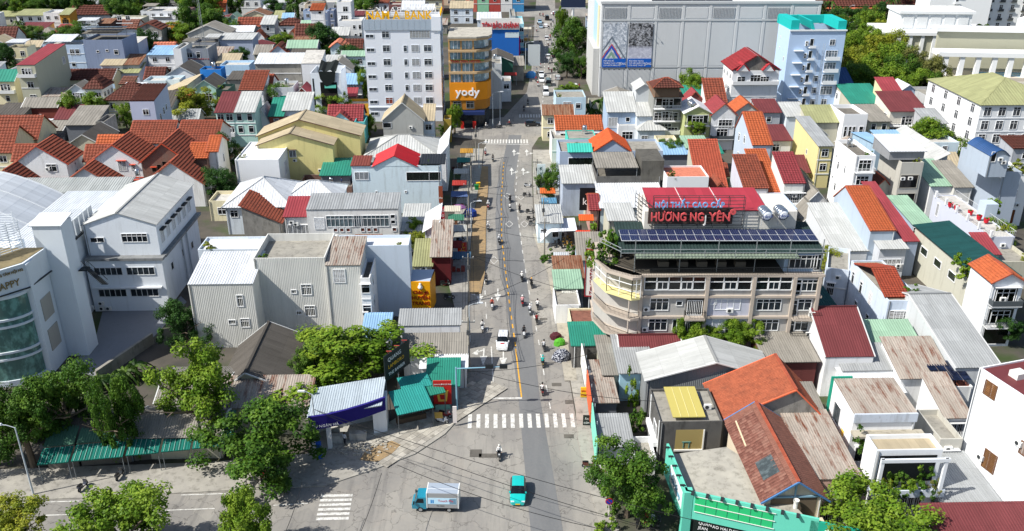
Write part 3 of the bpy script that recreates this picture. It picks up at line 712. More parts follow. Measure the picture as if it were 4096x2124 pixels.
house('big old shed with pale gable front and white trim',(-120.78,335.92,7),(-105.68,335.49,7),13,'#b8b8b2','gy','fibro',rise=3.0,front=[(.22,.55,1.6,1.8),(.42,.55,2.2,1.8)],dirt=.8)
house('open shed with white tin roof right of the old shed',(-111.81,349.79,5.4),(-100.39,350.25,5.4),10,'dgrey','gx','mwhite',rise=1.6,front=0)
house('long blue grey blank-walled house below the old shed',(-103.54,317.85,8),(-91.79,317.85,8),10,'#a3aec4','sf','lgrey',rise=.8,front=0)
house('dark cluttered roof terrace house beside the blank blue wall',(-111.62,316,7.4),(-103.24,316,7.4),8,'dgrey','flat','dconc',canopy=(.45,1,.1,.9,2.2,'lgrey'))
house('small house with rust ribbed beige roof',(-100.82,301.87,5.4),(-95.32,301.87,5.4),7,'stone','sf','rustg',rise=1.8,front=(1,1))
house('shadowed house with plain beige roof by the palm',(-96.17,290.3,5.4),(-89.46,290.62,5.4),8,'beige','sf','beige',rise=1.6)
house('little mint gabled house near the top with pale green roof',(-117.9,377.09,6),(-113.37,377.09,6),8,'mint','gy','pgreen',rise=2)
house('house with red-brown tiles beside the little mint gable',(-110.25,363.86,5),(-100.27,363.86,5),11,'stone','gx','red',rise=3)
house('teal grey gabled house with green netted side terrace',(-87.94,243.81,8),(-82.08,243.81,8),12,'mint','gy','dark',rise=2,front=[(.55,.55,2.6,1.9),(.5,.15,2.2,1.6)],trim='#9fb5ae')
house('dark green netted terrace wing beside the teal grey gable',(-81.06,240.83,8),(-77.77,246.24,8),9,'#27453f','flat','dconc',front=0)
house('pale aqua box house with small shuttered window',(-109.02,261.27,6),(-102.55,261.27,6),8,'ice','flat','deck',front=[(.2,.35,1.0,1.7)])
house('ice blue wing joined to the pale aqua box',(-102.71,261.96,6.2),(-98.63,263.31,6.2),7,'ice','flat','deck',front=0)
house('long pale olive roof sloping down to the left',(-100.57,248.57,4.5),(-91.84,248.57,4.5),16,'stone','sl','beige',rise=3,front=0)
house('small temple with upswept orange roofs',(-92.47,242.42,5),(-87.65,242.42,5),6,'cream','hip','orange',rise=2.4)
house('sky blue flat box house behind the bright blue tank house',(-92.18,280.8,6.6),(-83.04,281.57,6.6),9,'#b5d3ee','flat','deck',front=[(.55,.45,1.0,1.1)])
house('weathered concrete yard house below the sky blue box',(-83.98,260.6,6.5),(-80.05,266.03,6.5),9,'concrete','sf','dark',rise=.8,front=0)
house('white porch house with red-brown tiled roof',(-74.59,240.83,8),(-68.33,240.83,8),11,'white','sf','red',rise=3.2,bal=(1,))
house('mint house with crimson half of a shared tin roof',(-72.74,213.62,9),(-68.42,213.62,9),10,'mint','sf','maroon',rise=2.6,ov=.7,front=(2,2),bal=(1,))
house('mint house with pale grey half of a shared tin roof',(-68.43,213.82,9),(-63.28,214.01,9),10,'mint','sf','lgrey',rise=2.6,ov=.7,front=(2,2))
house('dark red brick house with white-edged fibre roof',(-131.16,233.79,5),(-122.11,233.79,5),9,'#7a3d36','gx','fibro',rise=1.7,front=[(.45,.35,.8,1.2),(.68,.25,.6,.5)],trim='#e2e2e0')
house('grey walled shed with dark fibre roof at the left edge',(-136.23,228.6,4),(-128.86,228.6,4),9,'concrete','sf','dark',rise=1.4,front=0)
house('patched fibre roof house with solar heater',(-112.41,217.95,4.5),(-105.23,218.42,4.5),12,'dgrey','sf','fibro',rise=2.2,front=0)
house('bare concrete house wall beside the patched fibre roof',(-103.45,215.23,6),(-101.26,224.46,6),9,'concrete','flat','dconc',front=0)
house('low fibre roof sheds below the red brick house',(-118.9,218.26,3),(-113.85,220.12,3),10,'dgrey','gx','fibro',rise=1.4,front=0)
house('small shed with white tin top near the red villas',(-123.49,222.04,3.2),(-119.37,222.23,3.2),4,'dgrey','sf','mwhite',rise=.6,front=0)
house('tall lavender blue house with short brown tiled roof',(-92.66,211.86,12),(-86.77,211.86,12),13,'lav','sf','brown',rise=1.8,ov=.05,og=.05,front=[(.6,.72,1.3,1.3),(.65,.4,1.3,1.4),(.92,.5,.4,.35)],right=[(.25,.55,1,1.6),(.5,.62,1,1.6),(.7,.66,.8,1.4)],bands=False,dirt=.2)
house('brown-red sheet clad lean-to under the shared tin roof',(-70.42,219.76,4.6),(-65.69,220.14,4.6),3,'#6b2e2a','sf','maroon',rise=.3,front=0)
house('blue grey lower house below the crimson tin roof',(-75,219.23,5),(-70.37,219.23,5),3,'#a7b4c6','flat','conc',front=(1,1))
t=house('bright blue rooftop tank house on steel legs',(-92.32,262.62,9),(-86.22,264.03,9),6,'#2f80d0','flat','dconc',z0=4.5,front=[(.25,.35,.5,.5),(.48,.35,.5,.5)],bands=False,dirt=.15)
house('grey house carrying the bright blue tank house',(-94.84,266.04,4.4),(-86.92,267.12,4.4),9,'concrete','flat','conc',front=0)
# ---- between the old quarter and the bank
house('white house roofs at the top left of the bank',(-114.44,420.54,4),(-107.35,420.54,4),12,'white','gx','mwhite',rise=1.6)
house('pale grey narrow house near the palm tops',(-93.93,402.92,8),(-91.31,402.92,8),10,'#c9c9c5','flat','deck',front=(1,2))
house('brown and ochre terrace house at the top edge',(-90.23,398.74,9),(-82.53,398.74,9),12,'beige','flat','dconc',canopy=(.3,1,.1,.8,2.4,'rust'))
house('white boxy house with balcony tower far behind the bank',(-69.2,407.55,8),(-62.79,408.48,8),10,'white','flat','deck',front=[(.1,.4,.8,1.4)])
house('white long roofed house left of the roof letters',(-49.26,409.55,6),(-39.6,411.08,6),14,'pale','gx','mwhite',rise=2.2)
house('maroon terrace house far behind the bank letters',(-55.49,411.68,7),(-49.68,411.68,7),10,'#7b4a48','flat','deck')
house('pale house with reddish canopy near the top edge',(-63.1,416.42,7),(-56.09,416.42,7),10,'ice','sf','salmon',rise=1)
house('white house with orange roof terrace on a slate blue side',(-80.97,366.06,11),(-75.9,366.06,11),8,'white','sf','orange',rise=1.6,front=[(.75,.88,1.2,.9)])
house('slate blue narrow house below the small orange roof',(-81.12,370.19,9.5),(-75.23,370.19,9.5),9,'#94a6c4','flat','deck',front=[(.55,.62,.9,1.3)])
house('small blue grey house left of the slate blue house',(-88.44,385.93,8),(-84.66,385.93,8),8,'#a0b2cc','flat','deck',front=(1,2))
house('dim blue house right of the slate blue house',(-77.73,383.32,8.5),(-74.89,383.32,8.5),9,'#7c8aa5','flat','deck',front=(1,2))
house('tall white tower house with planted balcony',(-69.19,360.74,15),(-63.64,360.74,15),11,'white','flat','deck',front=[(.6,.75,1.8,2.0),(.25,.25,.8,1.4)],bal=(2,),dirt=.2)
house('white L-shaped house below the planted balcony tower',(-67.68,352.21,9),(-58.43,352.7,9),12,'white','flat','deck',front=[(.15,.72,1.2,.5),(.68,.68,.9,1.3),(.92,.66,.9,1.6),(.72,.38,.8,.7),(.93,.33,.9,1.6)],bands=False,dirt=.15)
house('maroon roofed terrace house beside the tower house',(-65.68,371.81,8),(-60.81,371.81,8),9,'#77403c','sf','maroon',rise=.8)
house('grey house with pale tin cap left of the maroon villa',(-95.42,344.43,9),(-90.44,344.43,9),9,'#9ba1a8','sf','lgrey',rise=2,front=(1,2))
house('low house with yellow-green roof near the palms',(-103.05,392.27,4),(-99.19,392.27,4),8,'cream','sf','molive',rise=2)
house('low house with pale blue roof next to the yellow-green roof',(-98.91,391.51,4.2),(-94.29,391.51,4.2),8,'pale','gx','mblue',rise=1.6)
house('brown hipped cottage among bushes',(-96.14,373.73,3.8),(-87.13,373.73,3.8),9,'white','hip','brown',rise=2.6)
house('green and orange roofed cottage above the maroon villa',(-86.54,371.5,4),(-78.27,371.5,4),8,'pale','gx','pgreen',rise=1.8)
house('cream villa with steep maroon roof and arched door',(-82.15,341.82,5),(-72.86,342.47,5),10,'#dccbb2','gx','brown',rise=4,front=[(.55,.1,2.0,2.6),(.85,.2,1.0,1.8)])
house('small gabled wing of cream villa style beside the maroon roof',(-85.01,343.98,5),(-82.36,343.98,5),7,'#dccbb2','gy','red',rise=1.8,front=(1,1))
house('white gabled cottage with red tiles at the quarter edge',(-97.38,340.33,5),(-93.55,340.75,5),8,'white','gy','red',rise=2.4)
house('house with double pale tin sheds near the dark tree',(-69.25,343.98,5),(-62.54,346.16,5),8,'grey','sf','lgrey',rise=1.8,front=(2,1))
house('long grey walled house with pale green roof',(-78.57,313.31,6),(-68.44,313.68,6),10,'#858c9b','gx','pgreen',rise=1.9,front=[(.55,.5,.9,.8)])
house('little pale blue gable house with brown roof',(-83.76,310.44,5),(-78.08,310.44,5),9,'blue','gy','brown',rise=2.4,front=(1,1))
house('little ice blue house with orange-yellow gable roof',(-62.52,308.82,7),(-57.52,308.82,7),9,'ice','gy','salmon',rise=1.8,front=[(.4,.5,1,1.4)])
house('house with brown gable beside the orange-yellow gable',(-59.01,317.78,5),(-53.34,318.72,5),9,'stone','gx','brown',rise=2.6)
house('grey fibre roofed sheds left of the brown gable',(-90.01,312.09,4),(-84.61,312.99,4),14,'stone','gx','fibro',rise=2.2)
house('long weathered concrete house capped with white tin',(-78.27,271.27,9),(-64.5,271.27,9),9,'concrete','sf','mwhite',rise=1.6,front=[(.6,.25,2.5,.9,'l'),(.9,.22,1.6,.9,'g')])
house('white tower house with weathered white roof slope',(-61.86,261.41,11),(-56.32,261.41,11),12,'white','sf','deck',rise=2.0,ov=.1,og=.1,front=0)
house('grey gables with fibre roof behind the dark net house',(-56.67,272.17,7),(-49.36,272.17,7),10,'white','gy','fibro',rise=2.4,front=0)
house('pale tin shed behind the dark net house',(-60.35,287.06,6.5),(-54.43,288.01,6.5),7,'stone','sf','lgrey',rise=.8,front=0)
house('house with long red tin roof at the quarter edge',(-72.64,246.94,7),(-67.77,247.55,7),12,'white','gx','red',rise=3,ov=.4)
house('pale grey house with half ruined balcony beside the red tin roof',(-66.08,241.63,8.5),(-60.27,243.44,8.5),10,'#c3c8cc','flat','conc',front=[(.55,.55,2.0,1.6,'1','#2f8f78')])
house('small brick house with red gable and white crosses',(-60.57,244.04,5.5),(-55.96,244.04,5.5),9,'#96453a','gy','mred',rise=2.4,front=[(.62,.65,.4,.7)])
house('open pavilion with sky blue tin roof and white balustrade',(-49.43,256.95,6),(-43.73,256.95,6),7,'dgrey','sf','mblue',rise=1.6,front=0,bal=(1,))
house('tiny red roofed shack near the bank',(-48.15,250.66,4),(-44.6,250.66,4),5,'brick','sf','mred',rise=1.2)
house('ochre walled yard house at the foot of the bank',(-45.02,240.59,4.2),(-39.22,240.59,4.2),7,'#b98a2e','flat','conc',front=0)
house('house with emerald tin roof over a brick wall',(-61.27,219.08,6.5),(-57.76,219.08,6.5),9,'#8a5248','sf','mgreen',rise=2.6)
house('pale blue house with corrugated white roof and glazed doors',(-58.07,220.84,7.5),(-51.57,220.84,7.5),10,'pale','sf','lgrey',rise=2.4,front=[(.18,.5,1.3,2.2),(.5,.5,1.6,2.2)],right=[(.3,.6,.6,1)])
house('light blue house with crimson tiled roof and front gable',(-46.6,220.11,5.2),(-38.17,220.11,5.2),9,'#9fd0df','gx','crim',rise=3.0)
house('small front gable wing with crimson verge on light blue wall',(-46.25,219.02,4.8),(-40.22,218.26,4.8),3,'#9fd0df','gy','crim',rise=2.6,front=0)
house('white low annex with grey deck before the crimson gable',(-49.23,219.12,4),(-46.62,219.31,4),8,'white','flat','conc',front=0)
house('white gabled shed at the lower edge of the quarter',(-65.04,219.42,5),(-61.59,219.9,5),9,'white','gy','lgrey',rise=3.2)
house('pale tin roofed kitchen beside the aqua wall',(-45.71,215.78,4),(-39.5,215.78,4),4,'white','sf','lgrey',rise=.5,front=0)
house('bright aqua house wall beside the crimson gable',(-39.48,216.8,5.5),(-36.94,217.09,5.5),8,'aqua','flat','deck',front=0)
t=house('large bare grey gabled house in front of the bank',(-31.24,209.63,8),(-21.58,208.99,8),10,'#a9aaa6','gy','beige',rise=4.2,front=[(.1,.75,1.9,1.2,'1','#14181a')],dirt=.5)
house('tin roofed annex on the right of the bare grey gable',(-21.86,212.91,7),(-19.26,212.44,7),9,'pale','sf','beige',rise=2.0,front=(1,1))
# ================================================================ red-roofed villas and houses, left middle ground
VG='red tiled villas on the left'
t=house('white villa with red gable roof and slanted attic window',(-104.63,178.9,7),(-94.07,178.9,7),9.5,'white','gy','red',rise=3.6,ov=.7,front=[(.70,.72,2.0,1.5),(.45,.1,2.6,2.2),(.80,.1,2.0,1.9)],right=[(.3,.35,.7,1.2),(.5,.35,1.4,1.6),(.5,.75,.5,.5)],trim='#b4452f')
house('front porch gable of the white villa with low red roof',(-105.3,180.34,5),(-99.27,180.34,5),4,'white','gy','red',rise=2.4,ov=.6,front=[(.5,.2,2.8,2.1)],trim='#b4452f')
t=house('grey and white villa with red gable and black louvred window',(-88.83,178.96,7.2),(-78.22,178.96,7.2),9.5,'white','gy','red',rise=3.6,ov=.7,front=[(.62,.72,1.6,2.0,'l'),(.83,.75,.8,.9,'l'),(.78,.1,2.2,2.2)],trim='#c24c30')
house('dark grey porch gable in front of the grey and white villa',(-90.15,181.01,5),(-83.25,181.01,5),4,'#7d8087','gy','red',rise=2.4,ov=.6,front=[(.55,.1,2.4,2.0)],trim='#c24c30')
t=house('unfinished brick villa with red tiled gable and empty windows',(-76.63,175.95,8.2),(-67.08,175.68,8.2),10.5,'brick','gy','red',rise=3.8,ov=.7,front=[(.24,.72,.8,.9,'1','#0d0d0e'),(.36,.74,.8,1.4,'1','#0d0d0e'),(.48,.76,.8,1.9,'1','#0d0d0e'),(.3,.2,1.8,2.2,'1','#0d0d0e'),(.75,.2,3,2.2,'1','#0d0d0e')],frame='#7a6a60',trim='#c24c30')
house('brick stair wing of the unfinished villa under a small orange gable',(-68.18,179.19,8),(-64.32,179.53,8),9,'brick','gx','orange',rise=2.0,front=[(.3,.5,1.4,2,'1','#0d0d0e'),(.75,.2,1.4,2,'1','#0d0d0e')],frame='#7a6a60')
house('orange roofed cross wing behind the white villa',(-108.65,185.28,5.6),(-101.94,185.28,5.6),7,'cream','gx','red',rise=2.6,front=0)
house('orange tiled wing between the two white villas',(-92.66,184.43,5.8),(-86.07,184.65,5.8),7,'white','gx','red',rise=2.6,front=0)
house('villa with long orange roof in the second row',(-94.1,194.21,6),(-87.55,194.44,6),6,'cream','gx','orange',rise=2,front=0)
house('broad red gabled villa behind the brick villa',(-85.06,190.18,8),(-75.8,193.31,8),14,'white','gx','red',rise=3.4)
house('red hipped villa behind the brick stair wing',(-74.54,190.95,8),(-65.96,193.31,8),12,'white','gx','red',rise=3.2,right=(1,2))
house('white house end with orange gable above the dark garden',(-64.49,180.88,9),(-62.5,180.88,9),8,'white','gx','orange',rise=2.2,right=[(.5,.6,.7,1.6)],front=[(.5,.2,1,2)])
house('large white house with weathered red roof at the left edge',(-117.54,186.72,7),(-109.72,189.71,7),13,'cream','gx','red',rise=4.4)
house('red roofed villa cut by the upper left edge',(-121.88,198.49,6.5),(-109.94,201.8,6.5),12,'cream','gx','red',rise=4.2)
house('low dark fibre roof between the villas',(-112.91,199.86,4),(-106.88,199.86,4),7,'dgrey','sf','dark',rise=1.4,front=0)
house('wide dark fibre roof behind the first villa',(-103.17,199.56,5),(-96,199.56,5),13,'stone','gy','dark',rise=2.2,front=0)
house('low red roof between hall and villas, left one',(-105.51,169.14,5),(-97.31,168.96,5),5,'white','gy','red',rise=3.6,front=0)
house('low red gable roof below the porch gables',(-91.3,170.36,5),(-80.82,170.66,5),5,'white','gy','red',rise=3.6,front=0,ov=.2)
house('low red gable roof below the brick villa',(-74.74,170.97,5),(-62.69,168.23,5),5,'white','gy','red',rise=4.6,front=0,ov=.2,ang=1.6)
# ---- yellow house and its neighbours
t=house('pale yellow house with wide beige gable and one barred window',(-54.51,183.22,9.5),(-38.49,181.03,9.5),7,'yellow','gy','beige',rise=2.6,ov=.35,rp=.45,front=[(.46,.72,1.3,1.4,'g')],dirt=.55,trim='#5a4a40',bands=False)
house('second yellow gable behind with brown stepped roof edge',(-55.7,188.6,10),(-33.5,189.2,10),8,'yellow','gy','beige',rise=3.6,ang=1.6,front=0,trim='#5e4638',rp=.42)
house('plain white box house with blue grey side and open stair window',(-56.87,174.49,9),(-47.96,174.49,9),13,'white','flat','wconc',ph=.25,front=0,right=[(.45,.45,2.4,2.9,'g')],dirt=.15)
house('large white hipped tin roof house behind the weathered white house',(-53.86,156.13,5.6),(-41.58,155.97,5.6),13,'pale','hip','mwhite',rise=3.6,ov=.6,front=(4,1),bands=False)
house('white tin roofed wing with blue ridge beside the hipped house',(-43.87,159.65,5.4),(-33.12,159.1,5.4),9,'pale','hip','mwhite',rise=2.6,ov=.4,front=0)
house('low shed with emerald roof beside the yellow house',(-40.37,178.18,4.5),(-34.26,178.64,4.5),7,'dgrey','sf','mgreen',rise=1.3,front=0)
house('brick building site screened with black netting',(-44.42,173.72,3.4),(-33.22,173.72,3.4),8,'brick','flat','dconc',front=0,ph=1.2)
t=house('ice blue long house with bright red gable roof and planted terrace',(-31.69,167.24,10),(-14.26,167.24,10),6,'#cfdfe6','flat','conc',ph=1.0,front=[(.11,.72,2.6,1.5,'g','#6a7075'),(.745,.69,4.4,1.7,'1','#141a16'),(.94,.69,2.2,1.7,'1','#141a16'),(.265,.44,.35,.35,'1','#0c0c0c'),(.6,.44,.35,.35,'1','#0c0c0c')],dirt=.55,bands=False,shade=False)
obj('red_gable',(lambda g:(sheet(g,(4.0,8.2,9.85),(0,-1,0),(4.6,0,2.3),8.5,5.1,'corr'),sheet(g,(13.1,-.3,9.85),(0,1,0),(-4.6,0,2.3),8.5,5.1,'corr'),g.face([(4.0,-.05,9.9),(13.1,-.05,9.9),(8.55,-.05,12.05)],1),g.mesh('red_gable',[sheetmat('#b5232b',0,.55,.1),wallmat('#cfdfe6')]))[-1])(MB()),t)
g=MB(); sheet(g,(-.2,-.2,10.1),(1,0,0),(0,5,.5),3.9,5.2,'corr'); obj('rusty_canopy',g.mesh('rusty_canopy',sheetmat('#7a4038',.3,.8,.4)),t)
g=MB(); sheet(g,(13.5,-.1,10.3),(1,0,0),(0,5,.5),5.0,5.2,'corr'); obj('black_canopy',g.mesh('black_canopy',sheetmat('#2b2d30',0,.4,.1)),t)
house('wide restaurant with pale hipped tin roof full of fan units',(-32.61,187.55,5.5),(-16.04,186.82,5.5),14,'white','hip','lgrey',rise=3.0,ov=.2,front=0)
house('slanted white shop end of the restaurant by the street',(-15.63,180.78,7.5),(-13.85,182.55,7.5),15,'white','sl','mwhite',rise=2.2,front=0)
t=house('weathered white house with grey flat tin roof and long curtained windows',(-35.81,144.5,9.4),(-19.92,144.64,9.4),6,'#dcdcda','sf','mgrey',rise=.8,ov=.1,og=.05,front=[(.13,.62,1.6,2.0,'l','#c9cbca'),(.40,.66,6.0,2.0,'w','#4d5a60'),(.705,.66,6.0,2.0,'w','#4d5a60'),(.94,.82,.7,.6),(.94,.71,.7,.6),(.95,.56,.6,.6,'1','#5a2a20'),(.30,.56,.6,.6,'1','#5a2a20'),(.37,.56,.6,.6,'1','#5a2a20'),(.44,.56,.6,.6,'1','#5a2a20'),(.6,.56,.6,.6,'1','#5a2a20'),(.67,.56,.6,.6,'1','#5a2a20'),(.74,.56,.6,.6,'1','#5a2a20')],dirt=.75,bands=False,shade=False)
house('white balcony end under faded red tin roof',(-40.19,146.14,7.6),(-35.46,147.02,7.6),5.5,'#dcdcda','sf','mred',rise=1.4,front=[(.5,.55,4.5,1.7,'g','#474c50'),(.5,.25,.6,.6,'1','#5a2a20'),(.75,.25,.6,.6,'1','#5a2a20')],dirt=.6)
house('small house with steep red tiled roof and mossy wall',(-49.06,150.55,4.6),(-42.3,145.51,4.6),8,'concrete','sr','red',rise=3.2,front=0,ang=1.6)
house('grey tin roofed shop beside the weathered white house',(-19.84,147.67,4.2),(-15.31,148.01,4.2),10,'white','sf','lgrey',rise=1.2,front=0)
house('narrow white shop front with crimson panel by the pavement',(-15.17,143.23,6),(-12.92,143.23,6),9,'white','sl','wconc',rise=1.4,front=[(.4,.3,1.0,2.2,'1','#8d1f3e')])
house('low shop with pale yellow ribbed roof',(-16.16,132.89,4),(-13.28,133.04,4),8,'stone','sf','molive',rise=1.2)
house('old shop with rusty sheet roof and dark red front',(-13.27,133.6,5.4),(-10.17,133.81,5.4),10,'#5e2024','sf','rustg',rise=2.2,front=0)
# ---- corrugated block and the big white box
t=house('grey corrugated sheet clad block, tall middle part',(-37.27,116.56,12.5),(-27.01,116.7,12.5),9.4,ribclad('#d4d4cf'),'flat','conc',ph=1.2,bands=False,dirt=.3,shade=False,acs=0,front=[(.7,.53,1.4,1.6),(.52,.55,.7,.5),(.72,.25,1.4,1.6),(.56,.27,.7,.5)])
house('lower left wing of the corrugated block with white sheet roof',(-45.68,112.62,10.2),(-36.58,112.49,10.2),8.5,ribclad('#d4d4cf'),'sf','mwhite',rise=1.3,ov=.1,og=.05,bands=False,front=[(.77,.66,.75,1.7,'w'),(.6,.38,.9,.6),(.8,.33,1.2,1.3)],shade=False,acs=0)
house('right wing of the corrugated block with rusty patched roof',(-26.85,116.05,11.6),(-21.85,115.5,11.6),8.5,ribclad('#d4d4cf'),'sf','rustg',rise=.9,ov=.1,og=.05,bands=False,front=[(.38,.77,1.6,2.0,'l')],shade=False,acs=0)
house('white annex with balcony on the right of the corrugated block',(-21.8,115.16,10),(-20.43,115.16,10),11,'white','flat','dconc',front=(1,3),right=(2,3))
house('long white flat roof behind the corrugated block',(-49.03,126.95,9.4),(-37.15,127.27,9.4),5.2,'pale','flat','wconc',ph=.4,front=0)
t=house('large windowless blue white box house with glaring white roof',(-26.58,122.26,12),(-15.53,122.57,12),4.2,'#c2cedb','flat','wconc',ph=.5,front=0,dirt=.2,bands=False)
house('low white building along the pavement with grey roof sheet',(-15.97,111.52,4.2),(-7.52,112.24,4.2),3.6,'white','sf','mgrey',rise=.8,ov=.1,front=0)
house('little kiosk house with blue sheet roof behind the fence',(-21.04,109.57,3.6),(-17.46,109.57,3.6),5,'pale','sf','mblue',rise=.8,front=(2,1))
house('shop with dull grey roof and white parapet near the traffic arm',(-14.71,104.15,3.9),(-6.23,104.15,3.9),3.4,'white','sf','fibro',rise=.9,front=0)
house('shop with clean white roof sheet near the traffic arm',(-12,101.38,3.5),(-6.1,101.38,3.5),3.8,'white','sf','wconc',rise=.5,front=0)
house('workshop with emerald corrugated roof behind the red poster',(-10.84,97.11,3.4),(-6.92,97.11,3.4),4.8,'dgrey','sf','mgreen',rise=.8,front=0)
house('old house with big dark ridged fibre roof behind the street trees',(-37.26,95.18,3.2),(-26.22,95.18,3.2),13,'stone','gy','dark',rise=3.2,ov=.6,rp=.36,front=0)
house('long shed with rust stained ribbed roof beside the corner shop',(-35.5,90.95,4.2),(-24.81,91.3,4.2),4.4,'stone','sf','rustg',rise=1.2,front=0)
house('low pale walled sheds behind the banana plants',(-44.03,93.23,3.4),(-35.9,93.23,3.4),8,'stone','gx','fibro',rise=1.4,front=0)
# ================================================================ houses right of the street
house('pale blue tin clad house with brown gable on its roof',(11.43,228.13,9),(19.26,228.13,9),10,'#b9d0dc','flat','conc',front=[(.38,.68,2.0,1.6,'l','#4a2420'),(.75,.68,1.2,1.3)],ph=.4,dirt=.6,bands=False)
house('green edged terrace house in front of the mall wall',(20.96,233.35,6),(28.12,233.35,6),8,'stone','flat','conc',front=0,trim='#3fa58e')
house('house with corrugated pale roof and blue upper wall',(23.88,217.51,8),(31.04,217.21,8),11,'#a3b6cd','sf','lgrey',rise=2.6,ov=.5,front=[(.72,.68,.9,1.0),(.2,.55,2.2,2,'l','#6f7478')])
house('white balcony house below the corrugated pale roof',(26.53,215.47,5),(31.23,215.47,5),4,'white','flat','deck',front=[(.5,.15,2.6,2.6)],ph=.3)
house('grey stair tower house with little peaked roof',(31.46,222.57,12.5),(35.56,223.12,12.5),8,'#bfc4c8','gy','lgrey',rise=1.3,front=0,bands=False)
house('white house with round porthole window and grey roof',(31.02,215.65,7.4),(35.31,215.65,7.4),11,'pale','sf','lgrey',rise=2.2,front=[(.2,.42,.9,.9),(.8,.45,.9,1.6)])
t=house('old dark four-storey house with brown crown roof and open balconies',(34.85,215.15,12.5),(41.79,215.15,12.5),12,'#8d8f8c','sf','rust',rise=1.0,ov=1.0,front=[(.3,.8,3,1.9,'1','#0e1011'),(.75,.8,3,1.9,'1','#0e1011'),(.2,.5,2,2.0),(.75,.5,2,2.0),(.25,.2,2,2.0),(.75,.2,2.4,2)],bal=(1,2,3),dirt=.9)
house('brown wooden crown storey on the old dark house',(34.42,211.16,15.5),(40.26,211.16,15.5),6,'#6e5a4a','hip','brown',rise=1.8,z0=13.2,front=0,ov=.8)
house('low grey wall house with round white roof pieces by the old dark house',(31.13,212.89,4.5),(37.87,212.89,4.5),7,'pale','hip','lgrey',rise=1.8)
house('low green roofed house left of the steep red roof',(47.48,245.31,5),(54.28,245.66,5),8,'stone','sf','mgreen',rise=1.6)
house('small maroon gable in front of the green roof',(47.01,237.56,5.5),(52.21,237.56,5.5),6,'#7a4a48','gy','crim',rise=2.8,front=0)
house('house with steep faded red tiled slope beside the ornate villa',(51.82,232.41,6.5),(57.05,232.41,6.5),9,'white','sf','red',rise=4.8,front=0,ov=.2)
t=house('ornate white villa with crimson roofs and round steel tank',(59.01,237.23,14),(71.63,235.6,14),12,'white','flat','dconc',ph=.3,front=[(.2,.74,2.0,2.0),(.7,.74,2.2,2.0),(.2,.32,1.6,2.0),(.55,.32,2.0,2.0),(.85,.32,2,2)],left=(3,3),bal=(3,),dirt=.35)
g=MB(); sheet(g,(-.3,12.3,14),(0,-1,0),(6.5,0,4),12.6,7.6,'tile'); sheet(g,(13,-.3,14),(0,1,0),(-6.5,0,4),12.6,7.6,'tile'); obj('main_roof',g.mesh('main_roof',tilemat('#8c2f34',.35)),t)
g=MB(); g.face([(0,.2,13.9),(13,.2,13.9),(6.5,.2,18)]); obj('gable',g.mesh('gable',concrete('#6f6e6a')),t)
for x in (2.6,9.4):
 g=MB(); sheet(g,(x-1.7,3,14.1),(0,-1,0),(1.7,0,1.9),4,2.6,'tile'); sheet(g,(x+1.7,-1,14.1),(0,1,0),(-1.7,0,1.9),4,2.6,'tile'); g.face([(x-1.5,-.8,14),(x+1.5,-.8,14),(x,-.8,15.8)],1); obj('dormer',g.mesh('dormer',[tilemat('#a5333a',.2),wallmat('white')]),t)
t=house('olive green house with glaring white roof and planted balcony',(42,210.83,9.4),(48.26,210.83,9.4),11,'#b3ba84','gy','wconc',rise=1.6,front=[(.5,.72,5,2.0,'1','#10160f')],bal=(2,),ov=.5)
house('white pediment house with crimson gable roof',(48.49,210.96,9),(54.31,210.77,9),11,'white','gy','crim',rise=2.6,front=[(.6,.62,3.2,2.0)],bal=(1,))
house('house with orange gable and curved bargeboards',(56.34,219.26,7.6),(62.04,219.26,7.6),9,'#c8c6bf','gy','orange',rise=2.2,front=0)
house('house with dark red tin awning right of the orange gable',(62.28,219.82,7.2),(67.9,219.82,7.2),8,'grey','sf','maroon',rise=1.6)
t=house('grey blue house with big bright orange tiled slope and blank side wall',(50.63,180.08,10.5),(54.7,180.08,10.5),14,'#b4c0cf','gx','orange',rise=4.5,ov=.25,og=.1,rp=.7,front=[(.4,.7,1.2,1.0),(.3,.3,2,1.8)],left=[(.25,.8,.9,1.6),(.55,.86,.9,1.6),(.8,.7,.7,1.4),(.3,.45,.8,1.2),(.6,.42,.9,1.4),(.85,.3,.8,1.5)],dirt=.15)
house('long low house with bright orange tiled roof and white coping',(10.41,205.56,6.5),(21.89,205.56,6.5),7,'white','sf','orange',rise=2.0,ov=.2,og=.05,front=(3,1))
house('white walled gap house with red door beside the street',(9.3,200.22,6),(12.96,200.22,6),8,'#d8d8d4','flat','conc',front=[(.8,.4,1.3,1.8,'1','#7d2024')])
t=house('turquoise walled upper room with barred window',(12.47,191.93,8.4),(18.93,192.72,8.4),7,'#4fbfae','flat','conc',front=[(.72,.55,3.0,1.5,'g')],ph=.2,dirt=.5)
t=house('wide blue grey house with orange gable and row of white windows',(10.1,180.17,9),(31.98,183.06,9),9,'#aebdd2','flat','conc',ph=.5,front=[(.215,.60,5.6,2.2,'1','#141a14'),(.43,.62,1.1,1.9),(.545,.62,.8,1.9),(.745,.62,1.4,1.9),(.915,.62,1.2,1.9),(.13,.47,.6,.3,'l'),(.26,.47,.6,.3,'l'),(.22,.14,1.2,1.0)],dirt=.2,bands=False,shade=False,ang=1.6)
g=MB(); sheet(g,(7.0,9,8.9),(0,-1,0),(3.9,0,2.6),9.3,4.9,'tile'); sheet(g,(15.1,-.3,8.9),(0,1,0),(-3.9,0,2.6),9.3,4.9,'tile'); g.face([(7.1,-.02,8.9),(15,-.02,8.9),(11.05,-.02,11.5)],1); obj('orange_gable',g.mesh('orange_gable',[tilemat('#c4582f',.15),wallmat('#aebdd2',.2)]),t)
